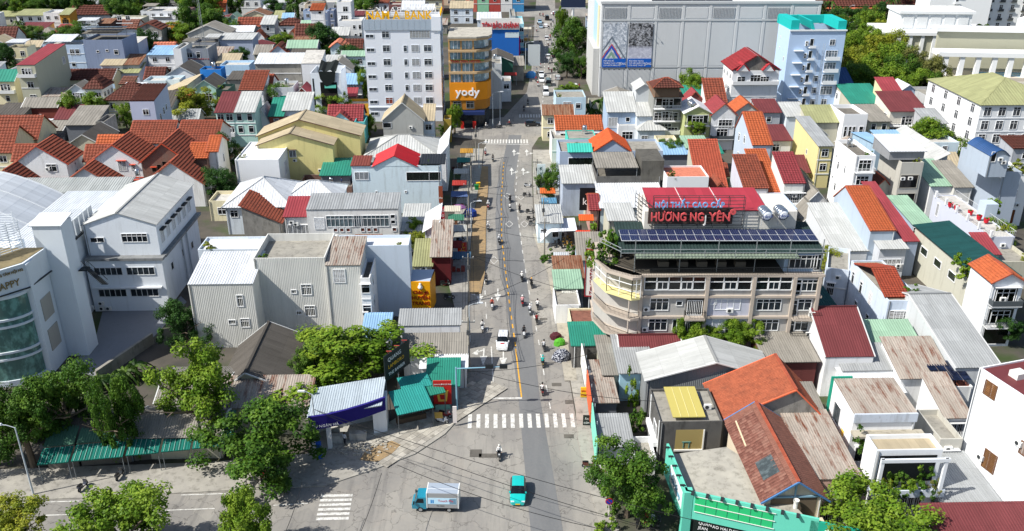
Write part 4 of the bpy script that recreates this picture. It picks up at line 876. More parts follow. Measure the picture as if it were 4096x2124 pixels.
g=MB(); sheet(g,(1.6,-.6,9.0),(1,0,0),(0,3,1.1),5.3,3.2,'corr'); obj('turquoise_awning',g.mesh('turquoise_awning',sheetmat('#45b8a8',0,.6,.2)),t)
house('mossy green ground house with pale green tin verandah',(39.67,194.71,5.5),(44.98,194.71,5.5),7,'#c3c78e','sf','pgreen',rise=.6,front=[(.28,.45,1.7,2.0,'g'),(.72,.35,1.2,2.4)])
house('garden pavilion with pale blue tin roof and hanging plants',(33.84,192.68,4.6),(40.32,192.3,4.6),5,'dgrey','sf','mblue',rise=1.0,front=0)
house('dark green tin verandah beside the garden pavilion',(44.83,192.78,4.8),(47.53,192.78,4.8),5,'stone','sf','mgreen',rise=.8)
t=house('raw dark concrete house with fibre canopy on its terrace',(16.58,165.28,8.5),(29.19,165.28,8.5),9,'dconc','flat','dconc',ph=.9,front=0,canopy=(.0,.63,-.0,.9,2.7,'fibro',.6),bands=False)
g=MB(); g.box(8.7,-.02,7.6,13.1,8,11.6); obj('stair_tower',g.mesh('stair_tower',concrete('#56544f')),t)
house('blue grey narrow house with slanted white glazed roof',(10.02,165.77,7),(16.64,165.77,7),8,'#a9b4c4','sf','lgrey',rise=.9,front=0,bands=False)
t=house('white cubic house with terracotta deck and square black window',(29.8,162.01,9.5),(37.87,162.01,9.5),7,'#e0e2e3','flat','salmon',ph=.35,front=[(.63,.55,2.4,1.4,'1','#101214')],left=[(.5,.4,.8,1.6)],dirt=.12,bands=False,shade=False)
house('steep red tiled roof right of the white cube',(37.45,168.23,5),(43.09,165.86,5),12,'stone','sf','verm',rise=6.5,front=0,ov=.2,ang=1.6)
house('little red temple gable before the steep red roof',(38.81,164.72,5.2),(42.72,164.72,5.2),5,'#8a5a48','gy','red',rise=2.2,front=[(.5,.7,.7,.7)])
house('lavender grey gabled house with mottled red roof',(44.78,161.96,7.2),(49.51,162.83,7.2),10,'#c4c7d4','sf','red',rise=3.6,ov=.2,og=.15,front=[(.45,.45,1.0,1.0),(.75,.45,.8,1)],left=[(.3,.35,.7,1.4)])
house('low roof with dark ribbed fibre sheets behind the white ribbed roof',(14.39,163.55,5),(26.05,163.55,5),6,'stone','sf','fibro',rise=1.0,front=0)
house('house with white ribbed roof and small red temple porch',(16.73,156.4,5.4),(28.83,156.67,5.4),9,'#cfdfe6','sf','mwhite',rise=1.7,front=0)
house('red temple porch with curled roof ends',(14.78,156.41,5),(16.34,156.67,5),8,'#b78f86','gx','crim',rise=1.6,front=0)
house('shop with grey roof slab beside the furniture shop letters',(17.38,148.21,6),(22.08,148.7,6),7,'stone','sf','lgrey',rise=.5,front=0)
house('white low shop by the street with parked motorbikes',(4.78,151.56,4.2),(9.13,151.56,4.2),7,'ice','sf','lgrey',rise=.7,front=(2,1))
house('low shop with rust brown roof and banner strip',(7.03,129.11,3.6),(11.47,129.68,3.6),6,'stone','sf','rust',rise=.9,front=0)
house('shop with mossy glass roof and white beams',(6.88,125.66,3.4),(10.98,126.02,3.4),5,'dgrey','sf','pgreen',rise=.6,front=0)
house('shop with pale signboard front under the vertical sign',(6.63,120.01,3.2),(10.41,120.17,3.2),6,'white','flat','conc',front=0,ph=.3)
house('red decked entrance terrace left of the furniture building',(8.64,113.39,3),(12.42,113.7,3),6,'cream','flat','rose',front=0,ph=.3)
house('carport with flat green sheet roof beside the furniture building',(8.39,106.8,3.6),(13.58,107.63,3.6),6,'dconc','sf','mgreen',rise=.5,ov=.1,front=0)
house('small house with maroon tin roof before the furniture building',(14.72,102.83,4.4),(22.62,104.03,4.4),6,'pink','gx','maroon',rise=1.4,front=0,ang=1.6)
house('weathered flat cement roof by the carport',(11.98,99.46,3.6),(14.13,99.51,3.6),9,'stone','sf','fibro',rise=.5,front=0)
house('shed with blue grey sheet roof left of the big grey shed',(13.98,98.58,4.4),(18.35,100.38,4.4),8,'sky','sf','mgrey',rise=.8,front=0,ang=1.6)
house('big shed with corrugated grey walls and low grey gable roof',(16.75,94.98,5.6),(32.87,95.45,5.6),6,ribclad('#85898b'),'gy','lgrey',rise=2.4,ov=.3,og=.4,rp=.53,front=0,ang=1.6)
house('low link roof behind the orange tiled roof',(33.19,100.38,5),(39.96,99.62,5),7,'maroon' if 0 else '#6a3a38','sf','fibro',rise=.8,front=0,ang=1.6)
house('long low sheds with dark tin roof behind the green awnings',(-55.02,85.34,3.2),(-44.54,85.66,3.2),6,'dgrey','gx','dark',rise=1.2,front=0)
house('low grey roofed workshop behind the green awnings',(-44.31,86,3.4),(-34.22,86.8,3.4),6,'stone','gx','fibro',rise=1.2,front=0)
# ================================================================ houses at the right edge
t=house('white school-like block with olive hipped roof and red shutters',(109.79,204.24,13),(130.7,204.24,13),27,'#e4e6e8','hip','molive',rise=4,ov=.5,front=(6,3),left=(4,3),ww=1.6,wh=2.0,glass='#3a3d42',dirt=.25,trim='#d5d8dc')
house('house with dark blue sheet roof beside the tall blue building',(92.69,251.89,7),(97.46,251.89,7),9,'white','sf','dblue',rise=3.0,front=(2,1))
house('small white balcony house below the dark blue roof',(92.12,246.42,6),(95.47,246.42,6),5,'white','flat','deck',front=[(.5,.3,1.5,2.2)],left=(1,1))
house('hall with wide emerald green tin roof under the trees',(92.38,237.92,5),(101.79,238.48,5),15,'stone','sf','mgreen',rise=2.4,front=0)
house('cream house with crimson roof by the white tank tower',(100.7,237.34,8),(105.49,237.92,8),9,'#d9cfa9','sf','mred',rise=2.4,front=(2,2))
house('pale blue box house with pitched white roof',(106.66,240.83,8),(110.47,240.83,8),9,'#aebfd6','gy','mwhite',rise=1.4,front=0)
house('grey rendered hall behind the crimson rust roofed villa',(114.58,242.88,6),(122.24,245.23,6),13,'#b9bbbc','flat','conc',front=0)
house('cream villa with rusty red roof sheets and carved pediment',(95.53,219.75,7.6),(104.64,220.25,7.6),12,'#dad5ca','sf','maroon',rise=2.4,ov=.6,front=[(.2,.2,2.6,2.6),(.55,.62,1.6,1.4),(.8,.2,1.6,2.2)],bal=(1,),left=(2,1))
house('white modern house with three tall slit windows',(80.65,210.96,9),(86.48,210.96,9),12,'#e6e8ea','flat','dconc',front=[(.14,.3,.6,3.2),(.33,.3,.6,3.2),(.5,.3,.6,3.2),(.8,.3,.9,3.2)],ph=1.0,dirt=.1,bands=False,shade=False)
house('house with olive tin roof left of the slit windows',(73.05,213.38,6.5),(80.44,213.38,6.5),8,'stone','sf','molive',rise=2.2,front=0,ov=.6)
house('weathered blue grey tin annex under the tall blue building',(69.27,218.97,6.4),(74.67,219.46,6.4),9,'pale','sf','lgrey',rise=1.6,front=0)
house('grey fibre roof between slit windows and pediment villa',(88.91,215.7,6),(94.16,215.7,6),12,'stone','sf','fibro',rise=1.6,front=(2,1))
house('plain grey house with narrow window beside the school-like block',(100.81,210.15,7),(105.6,210.6,7),9,'#aeb0b4','sf','mgrey',rise=1.6,front=[(.5,.4,.6,1.6)])
house('pale yellow house with curved grey tin roof',(65.49,182.85,9.5),(68.52,182.85,9.5),16,'#dccf98','sf','mgrey',rise=2.0,left=[(.6,.6,.5,1)],dirt=.15,front=(1,2))
t=house('white four-storey house with balconied front and brown roof deck',(66.43,164.46,13),(70.28,164.78,13),11,'#eceeef','flat','dconc',ph=.8,front=0,left=[(.15,.75,.5,.5,'1'),(.3,.6,.7,1.5),(.62,.62,.5,1.5),(.12,.4,.5,.5),(.3,.25,.7,1.5),(.62,.25,.6,1.6),(.75,.22,.5,.5),(.7,.02,.5,1)],bal=(1,2,3),dirt=.08,bands=False)
house('steel blue tin house behind the white four-storey house',(75.21,177.36,10.5),(78.16,178.06,10.5),12,'#9fb8cc','sb','mblue',rise=1.0,front=0,left=0)
house('house with pale blue sheet roof and grey parapet',(79.79,181.83,9.5),(85.08,181.1,9.5),9,'#b9bec2','sf','mblue',rise=1.0,front=0)
t=house('unfinished concrete house with gaping dark floors',(75.64,164.78,11.5),(79.96,165.41,11.5),10,'#b7b5ad','flat','lgrey',ph=.4,front=[(.46,.55,3.4,2.6,'1','#0f0f10'),(.46,.15,3.6,3.4,'1','#0f0f10')],frame='#a9a69c',dirt=.5,bands=False,shade=False)
house('white tin canopy storey on the unfinished concrete house',(73.5,166.08,13.4),(80.35,166.28,13.4),8,'#8d8f92','sf','mwhite',rise=.9,z0=11.6,front=0)
house('hut with brown roof and green shutter between the tall houses',(72.47,168.23,5),(76.25,168.23,5),8,'#cfcdbd','gy','brown',rise=2,front=[(.42,.35,1.2,1.9,'1','#2c5a3c')])
house('long grey roofed house beside the concrete house',(88.3,180.66,6),(92.37,180.32,6),22,'#b9bbbd','sl','lgrey',rise=2.2,front=0)
house('house with pale green tin roof and zigzag valance',(82.47,165.44,6.6),(87.12,165.56,6.6),10,'white','sf','pgreen',rise=2.0,front=0,ov=.5)
house('house with grey slate roof beside the zigzag valance',(86.76,164.55,6.6),(90.3,164.55,6.6),10,'#c9c9c4','sf','fibro',rise=2.0,front=[(.25,.4,1.2,1.4)],ov=.4)
t=house('tall blue grey blank-walled house with vaulted dark skylight',(91.52,157.46,12),(95,157.46,12),16,'#a6b2c0','flat','conc',front=0,left=0,ph=.6,dirt=.25)
house('upper vaulted storey of the blank blue grey house',(87.35,155.91,15.5),(91.11,155.79,15.5),8,'#a6b2c0','arch','mdark' if 0 else 'dblue',rise=1.2,z0=11.5,front=[(.2,.75,.8,1.8,'1','#1a1c1e')],dirt=.2)
t=house('white modern house with oval window and timber door panel',(93.93,160.51,10.5),(98.84,160.51,10.5),9,'#eceeee','flat','conc',front=[(.35,.55,2.4,1.6),(.3,.05,4.2,2.8,'1','#6a3a20')],dirt=.1,bands=False)
t=house('lavender house with large white roof terrace and red flowerpots',(81.25,139.07,6.5),(85.46,139.07,6.5),21,'#c3c8d6','flat','deck',ph=.15,front=[(.2,.45,.8,.9),(.75,.3,1.4,1.8,'1','#14171a')],left=[(.78,.3,.8,2.2,'g'),(.12,.5,.7,2.4,'g')],dirt=.1,bands=False)
g=MB()
for a_, b_ in (((0,0),(t['w'],0)),((0,0),(0,21)),((t['w'],0),(t['w'],21))):railp(g,a_,b_,t['h'],1.0,.5)
obj('railing',g.mesh('railing',plain('#c8cacc',.5)),t)
for y in range(0,22,4):
 g=MB(); g.box(-.18,y-.18,t['h']-.1,.18,y+.18,t['h']+1.2); obj('post',g.mesh('post',wallmat('white')),t)
g=MB(); g.box(3.2,8.5,t['h']-.2,5.4,11,t['h']+2.7); obj('stair_box',g.mesh('stair_box',paint('#b6c4d2',.1)),t)
t=house('blue grey house with orange tiled slope and white awning',(60.16,137.79,8.2),(64.33,138.02,8.2),17,'#aab8c6','gx','orange',rise=3.4,ov=.2,og=.05,rp=.75,front=0,left=0,dirt=.3,bands=False)
house('front verandah with ribbed pale awning below the orange slope',(61.26,135.53,6),(65.73,135.53,6),6,'#c6cad0','sf','lgrey',rise=.9,front=[(.45,.35,4.5,1.8,'g','#191c1e')],left=0,ov=.5)
house('long crimson ribbed roof beside the orange slope',(66.11,137.48,6.4),(68.32,137.57,6.4),20,'#9aa8bd','sf','mred',rise=3.6,ov=.2,front=0)
house('house with pale green flat tin roof right of the crimson roof',(71.19,146.28,6),(74.63,146.37,6),11,'#a8b8cc','sf','pgreen',rise=1.2,front=(2,1))
house('long white tin roof running down between the houses',(54.7,137.52,4.6),(60.15,137.73,4.6),15,'#c9ccce','sf','lgrey',rise=3.0,front=0,ov=.2)
house('stone grey long house under dark green shade netting',(69.6,118.73,8),(74.9,118.73,8),22,'#bdbcae','sl','dgreen',rise=.6,front=0,left=[(.2,.55,2.2,1.2,'1','#20261c'),(.42,.55,2.2,1.2,'1','#20261c'),(.64,.55,2.2,1.2,'1','#20261c')],dirt=.5)
house('crimson low roof beside the dark green netting',(78.18,134.4,5.5),(80.65,134.4,5.5),5,'stone','sf','mred',rise=1.4,front=0)
house('weathered flat roofs at the right edge below the terrace',(79.6,132.09,5),(85.61,132.09,5),9,'stone','flat','conc',front=0)
t=house('villa with green glazed balcony and crimson tiled slope',(52.45,161.99,8.2),(56.5,162.11,8.2),9,'#d7d9d6','sf','crim',rise=3.4,ov=.2,og=.15,front=[(.5,.45,4.2,2.4,'w','#1d3a34')],bal=(1,),left=0)
house('bright orange roofed wing left of the crimson slope',(48.65,162.73,5.5),(52.55,163.02,5.5),14,'#d7d9d6','sf','orange',rise=5,ov=.2,front=0)
house('mossy olive roof behind the crimson slope',(58.98,168.99,6),(60.45,170.22,6),13,'stone','sr','molive',rise=1.6,front=0)
house('white gabled cottage with dark glass doors',(56.36,159.64,5.2),(60.35,159.92,5.2),9,'#e2e3e2','gy','fibro',rise=2.2,front=[(.2,.1,1.3,2.4),(.7,.1,1.4,2.4)])
house('flat roof with peeling red patches',(45.02,153.22,6.2),(52.72,153.22,6.2),9,'#aebfd6','flat','beige',ph=.2,front=[(.4,.5,1.4,1,'g')])
house('small cement gable below the dark glass doors',(54.57,153.83,4),(57.75,153.93,4),6,'stone','gy','fibro',rise=2.0,front=0)
t=house('weathered blue white house with red tiled roof and planted balcony',(53.17,111.93,8),(58.07,112.24,8),14,'#ccd8e8','flat','conc',ph=.2,front=[(.3,.5,2.0,2.4,'l','#2a1d18')],left=[(.12,.62,.8,1.8),(.35,.6,.8,1.8),(.6,.6,.9,1.6,'l','#3a2a22'),(.3,.1,.9,2.2),(.62,.1,.9,2.2)],dirt=.55,bal=(1,),bands=False)
g=MB(); w_=t['w']; sheet(g,(-.2,.9,t['h']+.1),(1,0,0),(0,12,4.2),w_*.74,6,'tile'); sheet(g,(w_*.74-.2,12.6,t['h']+.1),(-1,0,0),(0,-6,2.1),w_*.74,6.3,'tile'); obj('main_roof',g.mesh('main_roof',tilemat('#9a4632',.35)),t)
house('white side wing with slit vents and rain stains',(49.37,126.59,6.5),(51.01,123.63,6.5),9,'#cfd9e6','flat','conc',front=[(.3,.3,1.0,2.0,'g')],dirt=.5,ang=-20)
house('shaded dark green flat roof beside the furniture building',(43.9,114.12,4),(48.3,114.12,4),15,'dconc','sf','dgreen',rise=.6,front=0)
house('white house with ribbed maroon roof slope',(40.67,99.69,6),(46.9,100.07,6),10,'#e3e5e6','gx','maroon',rise=3.4,ov=.1,og=.1,rp=.75,front=0,left=0,ang=1.6)
house('grey ribbed lean-to below the maroon slope',(42.86,98.5,4.6),(49.13,98.79,4.6),4.8,'#e3e5e6','sf','mgrey',rise=1.3,front=0,ov=.1,ang=1.6)
house('white ribbed roof running down behind the rusty flat roof',(42.46,94.69,3.6),(49.35,94.46,3.6),6.4,'#e3e5e6','sf','mwhite',rise=1.0,front=0,ov=.1,ang=1.6)
house('house with patched green and yellow tin roof',(48.61,101.67,5),(54.71,102.14,5),6.5,'stone','sf','pgreen',rise=1.6,front=0,ang=1.6)
t=house('hall with bent grey mansard tin roof',(56.33,97.07,6),(62.12,97.69,6),24,'#c4c9cc','gx','mgrey',rise=3.0,ov=.2,og=.1,rp=.62,front=0,left=0,ang=1.6)
house('house with rust striped ribbed roof beside the mansard hall',(49.26,96.43,5),(55.57,97.03,5),6.5,'#e6e8e9','sf','rustg',rise=1.8,front=0,ang=1.6)
t=house('terracotta decked house carrying a dark solar array',(53.01,94.93,4.4),(57.85,95.16,4.4),4.6,'#dcdedd','flat','salmon',ph=.3,front=0,ang=1.6)
for i in range(4):
 for j in range(2):
  g=MB(); w_=t['w']; x0=.2+i*(w_-.3)/4; y0=.3+j*2.05; g.face([(x0,y0,5.2+.25*j),(x0+w_/4-.12,y0,5.2+.25*j),(x0+w_/4-.12,y0+1.95,5.45+.25*j),(x0,y0+1.95,5.45+.25*j)]); g.box(x0+.5,y0+.5,4.0,x0+.6,y0+.6,5.2+.25*j)
  obj('solar_panel',g.mesh('solar_panel',glassmat('solar_glass','#141a2c')),t)
house('house with rust striped roof and lattice window near the tall white wall',(51,87.64,5),(53.85,87.74,5),6.6,'#e6e8e9','sf','rustg',rise=1.6,front=[(.7,.4,2.4,2.0,'g')],left=[(.8,.55,.8,1.6)])
# ================================================================ landmarks
def part(parent,name,fn,mat,smooth=False):
 m=MB(); fn(m); return obj(name,m.mesh(name,mat,smooth),parent)
def boxes(parent,name,lst,mat):
 for b in lst:m=MB(); m.box(*b); obj(name,m.mesh(name,mat),parent)
 # ---- bank
a=(-39.01,237.6,0); H_=27.0
bank=house('tall white bank building with rows of dark windows and yellow roof letters',(a[0],a[1],H_),(a[0]+20.0,a[1]+.55,H_),15,'#dfe5ee','flat','conc',ph=1.0,front=0,bands=False,dirt=.08,cat='bank',name='bank')
W_=bank['w']
for j, z in enumerate((22.6,19.0,15.4,11.9,8.5,5.0,1.8)):
 for u, ww_, wh_ in ((.075,2.0,.75),(.285,1.8,1.6),(.535,.8,1.5),(.665,1.9,1.6),(.83,1.9,1.6)):
  if j==0 and u in (.535,.83):continue
  if j==0 and u==.665:window(bank,(W_*.735,0,z),0,5.2,1.7,'l','#c9d2da','#7d7468'); continue
  gl='#8a4538' if (u==.285 and j>=5) else ('#3f9a92' if j==6 and u>.6 else '#343b42')
  window(bank,(W_*u,0,z),0,ww_,wh_,'l' if u==.665 else 'w','#dfe5ea',gl)
for j in range(8):
 for y in (2,5,8,11):window(bank,(W_,y,2+j*3.2),pi/2,.9,1.7,'1','#dfe5ea','#343b42')
for i in range(12):part(bank,'cladding_panel',lambda m:m.box(.1+i*1.48,-.25,24.6,.1+i*1.48+1.43,-.02,27.3),plain('#b4c3d2',.35,.3))
part(bank,'ledge',lambda m:m.box(-.1,-.3,3.9,W_+.1,-.0,4.1),plain('#dfe5ee'))
part(bank,'corner_pier',lambda m:m.box(W_-2.2,-.3,24.4,W_+.3,4,28.0),wallmat('#dfe5ee',.1))
def grid(m,x0,x1,y,z0,z1,nx,nz,r=.05):
 for i in range(nx+1):x=x0+(x1-x0)*i/nx; m.bar((x,y,z0),(x,y,z1),r)
 for i in range(nz+1):z=z0+(z1-z0)*i/nz; m.bar((x0,y,z),(x1,y,z),r)
part(bank,'sign_frame',lambda m:(grid(m,.6,18.5,.5,26.2,29.2,16,3,.03),grid(m,2,19,9.5,26.2,29.6,12,3,.03)),plain('#8c8f92',.5))
YEL=plain('#f0b418',.5); LW=plain('#e6e8ea',.5)
def letters(parent,s,x,y,z,size,mat,tracking=1.0,sx=1.0,rz=0,depth=.12,bold=.0,al='LEFT',name='lettering',fit=0):
 return text(s,size,mat,parent,(x,y,z),rz,depth,al,bold,pi/2,sx,name,tracking,fit)
for wd, x, f_ in (('NAM',.8,6.0),('A',7.9,1.9),('BANK',10.9,7.2)):letters(bank,wd,x,.2,27.35,2.9,YEL,1.02,1.2,bold=.07,fit=f_)
letters(bank,'NAM A BANK',18.9,9.3,27.6,2.2,LW,1.05,1.2,pi,fit=16.5)
letters(bank,'NAM A BANK',W_+.2,.6,27.8,1.9,YEL,1.0,.8,pi/2)
# ---- orange curved clothing shop tower
a=(-16.27,231.14,0); h_=24.5
ya=root('curved_building','orange and glass curved shop tower beside the bank','building',(a[0],a[1],0),GRID)
OR=paint('#b5905c',.3); OR2=paint('#b59a76',.4); GLB=glassmat('shop_glass','#6d8694',.15)
shape=[(0,0),(6.2,0),(9.2,1.6),(10.2,4.5),(10.2,14),(0,14)]
def ring(s,e):return [(x+(e if x>5 else -e*.2),y-(e if y<5 else 0)) for x,y in s]
part(ya,'shop_floor',lambda m:m.slab(shape,0,5.0),glassmat('shop_dark_glass','#20262b'))
part(ya,'sign_band',lambda m:m.slab(ring(shape,.6),7.6,12.2),paint('#d8881c',.1))
part(ya,'sign_band',lambda m:m.slab(ring(shape,.3),5.0,7.6),paint('#a8702a',.3))
for i, z in enumerate((12.2,15.0,17.8,20.8)):
 part(ya,'window_storey',lambda m:m.slab(shape,z+.1,z+2.6),GLB)
 part(ya,'balcony_band',lambda m:m.slab(ring(shape,.9),z+2.35,z+2.9),OR2)
 for q in range(7):x=.2+q; part(ya,'mullion',lambda m:m.box(x-.06,-.12,z+.1,x+.06,0,z+2.5),LW)
 for (x,y) in ((0,.0),(3.1,0),(6.2,0)):part(ya,'column',lambda m:m.box(x-.15,y-.3,z,x+.25,y-.13,z+2.6),OR)
part(ya,'roof',lambda m:m.slab(ring(shape,1.0),23.7,24.1),concrete('#a9a59b'))
letters(ya,'yody',1.5,-.68,8.9,2.9,LW,1.0,1.1,bold=.06)
letters(ya,'THAI SON HOTEL',.3,-.95,17.6,.95,plain('#9c2f28',.5),1.0,1.05)
part(ya,'awning',lambda m:m.prism([(.2,4.0),(.2,4.8),(9,4.8),(9,4.0)],-2.0,-.1),plain('#1d2e5c',.6))
for x in (1.2,4.6):window(ya,(x+.6,-.3,5.5),0,1.9,1.7,'w','#8a8f90','#1a2024')
for x in (2.6,5.8):part(ya,'poster_stand',lambda m:m.box(x,-1.6,.2,x+.9,-1.5,2.2),plain('#c42a24',.5))
part(ya,'planter',lambda m:m.box(.3,-.9,17.95,9,-.5,18.3),plain('#3d5528',.9))
house('yellow signed narrow shop between bank and curved tower',(-17.14,217.59,6),(-15.35,217.59,6),5,'#a08a3a','flat','conc',front=0)
# ---- roofing store with blue wall, beyond the curved tower
a=(-10.6,312.24,0)
rs=house('roofing store with bright blue sheet wall and red letters on white',(a[0],a[1],12.5),(a[0]+13.0,a[1]+.3,12.5),16,'#2163b4','flat','conc',front=0,bands=False,dirt=.2,cat='shop',name='shop')
part(rs,'sign_board',lambda m:m.box(-.2,-.4,12.4,13.3,-.1,16.2),paint('#dcdcd8',.2))
letters(rs,'TÔN BẢO KHÁNH',.2,-.55,12.9,2.5,plain('#c1272d',.5),1.0,.93,bold=.04,fit=12.6)
part(rs,'window_band',lambda m:m.box(8.2,-.06,9.6,13,0,11.4),plain('#c9d6dc',.3))
house('white blue-edged building with dark solar panels on its roof',(-16.39,271.26,12),(-7.28,273.14,12),14,'ice','sf','dblue',rise=1.6,front=(4,3))
house('dark roofed market hall beside the blue wall',(-9.38,284.25,7),(0.26,287.42,7),14,'#2d5a4c','gy','dark',rise=2.0,front=0)
house('white gable wall with faint letters next to the market hall',(-7.63,251.54,13),(-2.93,252.65,13),12,'#c5cbcf','flat','conc',front=0,dirt=.5)
for i, (c_,lb) in enumerate((('#c46a5a','brick pink'),('#8ec6a2','mint'),('#b24a44','faded red'),('#dcdcda','white stained'),('#3f86b8','bright blue'))):
 x=1172+i*24
 house(lb+' narrow shop house in the row at the top edge',(-22.23,439.78,0) if 0 else ((-22.11,437.24,0)[0]+i*5.6,(-22.11,437.24,0)[1],15),((-22.11,437.24,0)[0]+i*5.6+5.4,(-22.11,437.24,0)[1]+.1,15),16,c_,'flat','conc',front=(1,3),dirt=.6)
house('cyan fronted shop house on the far left kerb',(1.15,326.74,12),(4.27,324.99,12),18,'#9bd0dc','flat','deck',front=(2,3))
house('grey shop house with red lettering on the far left kerb',(-0.59,338.61,13),(1.33,338.61,13),18,'#9aa0a2','flat','conc',front=(1,3))
house('low ruined shop with mossy roof by the far left kerb',(-3.6,287.85,5),(3.86,287.85,5),12,'concrete','sf','fibro',rise=1.0,front=0)
house('white round-signed shop left of the far zebra',(-3.04,260.21,6),(-0.23,260.21,6),9,'white','flat','conc',front=(1,1))
# ---- the mall: long grey panelled wall with two posters
a=(26.21,266.48,0); MH=27.4
mall=root('shopping_mall','huge grey panelled mall block with two blue posters on its side','building',a,radians(.4))
MW=64.0
part(mall,'wall',lambda m:m.box(0,0,0,MW,45,MH),paint('#c6c9cb',.1))
part(mall,'roof',lambda m:m.box(.6,.6,MH,MW-.6,44.4,MH+.25),plain('#e4e4e2',.7))
part(mall,'parapet',lambda m:(m.box(-.3,-.3,MH-.1,MW+.3,.5,MH+.6)),paint('#bdc1c3',.1))
part(mall,'groove',lambda m:m.box(0,-.12,8.6,MW,0,9.0),paint('#a3a7aa',.1))
part(mall,'cornice',lambda m:m.box(0,-.2,22.4,MW,0,22.9),paint('#b9bdbf',.1))
for i in range(9):
 x=i*7.95
 part(mall,'pilaster',lambda m:m.box(max(0,x-.3)+.02,-.12,0,x+.5,-.001,MH-.1),paint('#c8cbcd',.1))
 if i<8:
  part(mall,'panel',lambda m:m.box(x+.8,-.05,9.3,x+7.3,-.002,22.0),paint('#c6c9cb',.08))
  part(mall,'panel',lambda m:m.box(x+.8,-.08,.5,x+7.3,-.002,8.2),paint('#bfc2c4',.12))
  if i%2==0:
   for q in range(15):part(mall,'fin',lambda m:m.box(x+.9+q*.43,-.16,23.2,x+1.1+q*.43,-.003,26.2),paint('#a7abae',.1))
  else:part(mall,'panel',lambda m:m.box(x+.8,-.08,23.2,x+7.3,-.002,26.2),paint('#c6c9cb',.08))
for c_, y0, y1 in (('#d8d2b0',5,9),('#a9c8d8',9,20)):part(mall,'painted_light_strip',lambda m:m.box(-.25,y0,8,-.02,y1,26),plain(c_,.6))  # coloured light on the left side wall, painted on as pale strips
part(mall,'entrance_annex',lambda m:m.box(-1.8,2,0,-.1,22,14),paint('#b9bab8',.2))
for i in range(6):
 part(mall,'solar_panel',lambda m:m.box(15+i*4,3,MH+.3,18.7+i*4,7,MH+.6),glassmat('solar_glass','#141a2c'))
def poster_pagoda():
 k=N('poster_print_roof'); tc=k.n('ShaderNodeTexCoord').outputs['Object']
 s=k.n('ShaderNodeSeparateXYZ'); k.l(tc,s.inputs[0])
 def m2(op,a_,b_):
  m=k.n('ShaderNodeMath',operation=op)
  for q, v in ((0,a_),(1,b_)):
   if isinstance(v,(int,float)):m.inputs[q].default_value=v
   else:k.l(v,m.inputs[q])
  return m.outputs[0]
 d=m2('SUBTRACT',s.outputs[2],m2('MULTIPLY',m2('ABSOLUTE',m2('SUBTRACT',s.outputs[0],2.6),0),-1.5))
 wob=m2('ADD',d,m2('MULTIPLY',k.noise(tc,.9),.8))
 x=k.mix(k.ramp(k.noise(tc,1.4,detail=6,rough=.7),.4,.6),lin('#dfe4ea'),lin('#8d98a6'))
 def band(lo,hi):return m2('MULTIPLY',m2('GREATER_THAN',wob,lo),m2('LESS_THAN',wob,hi))
 x=k.mix(band(6.0,7.0),x,lin('#2a55b4')); x=k.mix(band(7.0,7.5),x,lin('#c0524a')); x=k.mix(band(8.8,9.6),x,lin('#6b7682')); x=k.mix(band(4.0,5.2),x,lin('#7fa08f'))
 return k.out(x,.6)
def poster_splash():
 k=N('poster_print_blossom'); tc=k.n('ShaderNodeTexCoord').outputs['Object']
 f=k.noise(tc,1.5,(1,1,1.2),6,.75)
 x=k.mix(k.ramp(f,.44,.72),lin('#0c0e12'),lin('#dfe2ea'))
 low=k.n('ShaderNodeSeparateXYZ'); k.l(tc,low.inputs[0]); r=k.ramp(low.outputs[2],6.5,5.5)
 x=k.mix(k.mul(r,.75),x,k.mix(f,lin('#9aa0c0'),lin('#e9eaf0')))
 return k.out(x,.6)
BLU=plain('#1a5cb8',.5); LBL=plain('#e8eef6',.5)
for x0, mt, tl in ((.75,poster_pagoda(),('ĐIỂM ĐẾN ĐỂ','TRƯỜNG THỨC VẺ ĐẸP','CỦA HUẾ ĐƯƠNG ĐẠI')),(8.35,poster_splash(),('ĐẮM MÌNH TRONG','THẾ GIỚI NHIỆM MÀU','CỦA NGHỆ THUẬT SỐ'))):
 po=obj('poster',(lambda m:(m.box(0,-.3,2.6,7.0,-.1,12.9),m.mesh('poster',mt))[1])(MB()),mall,(x0,0,8.9))
 part(po,'caption_band',lambda m:m.box(0,-.33,0,7.0,-.1,2.6),BLU)
 for i, s_ in enumerate(tl):letters(po,s_,.35,-.36,1.7-.65*i,.58,LBL,1.0,.85,depth=.01)
 letters(po,'SÓNG',5.0,-.36,.75,.95,LBL,1.0,.8,depth=.01)
 for i in range(5):
  part(po,'lamp_arm',lambda m:(m.bar((.4+i*1.5,-.3,0),(.4+i*1.5,-2.2,-.3),.04),m.box(.2+i*1.5,-2.4,-.4,.6+i*1.5,-2.1,-.2)),plain('#3a3d40',.5))
  if i in (1,2,3):part(po,'lamp_arm',lambda m:(m.bar((.4+i*1.5,-.3,12.9),(.4+i*1.5,-2.0,13.1),.04),m.box(.25+i*1.5,-2.2,12.95,.55+i*1.5,-1.95,13.1)),plain('#3a3d40',.5))
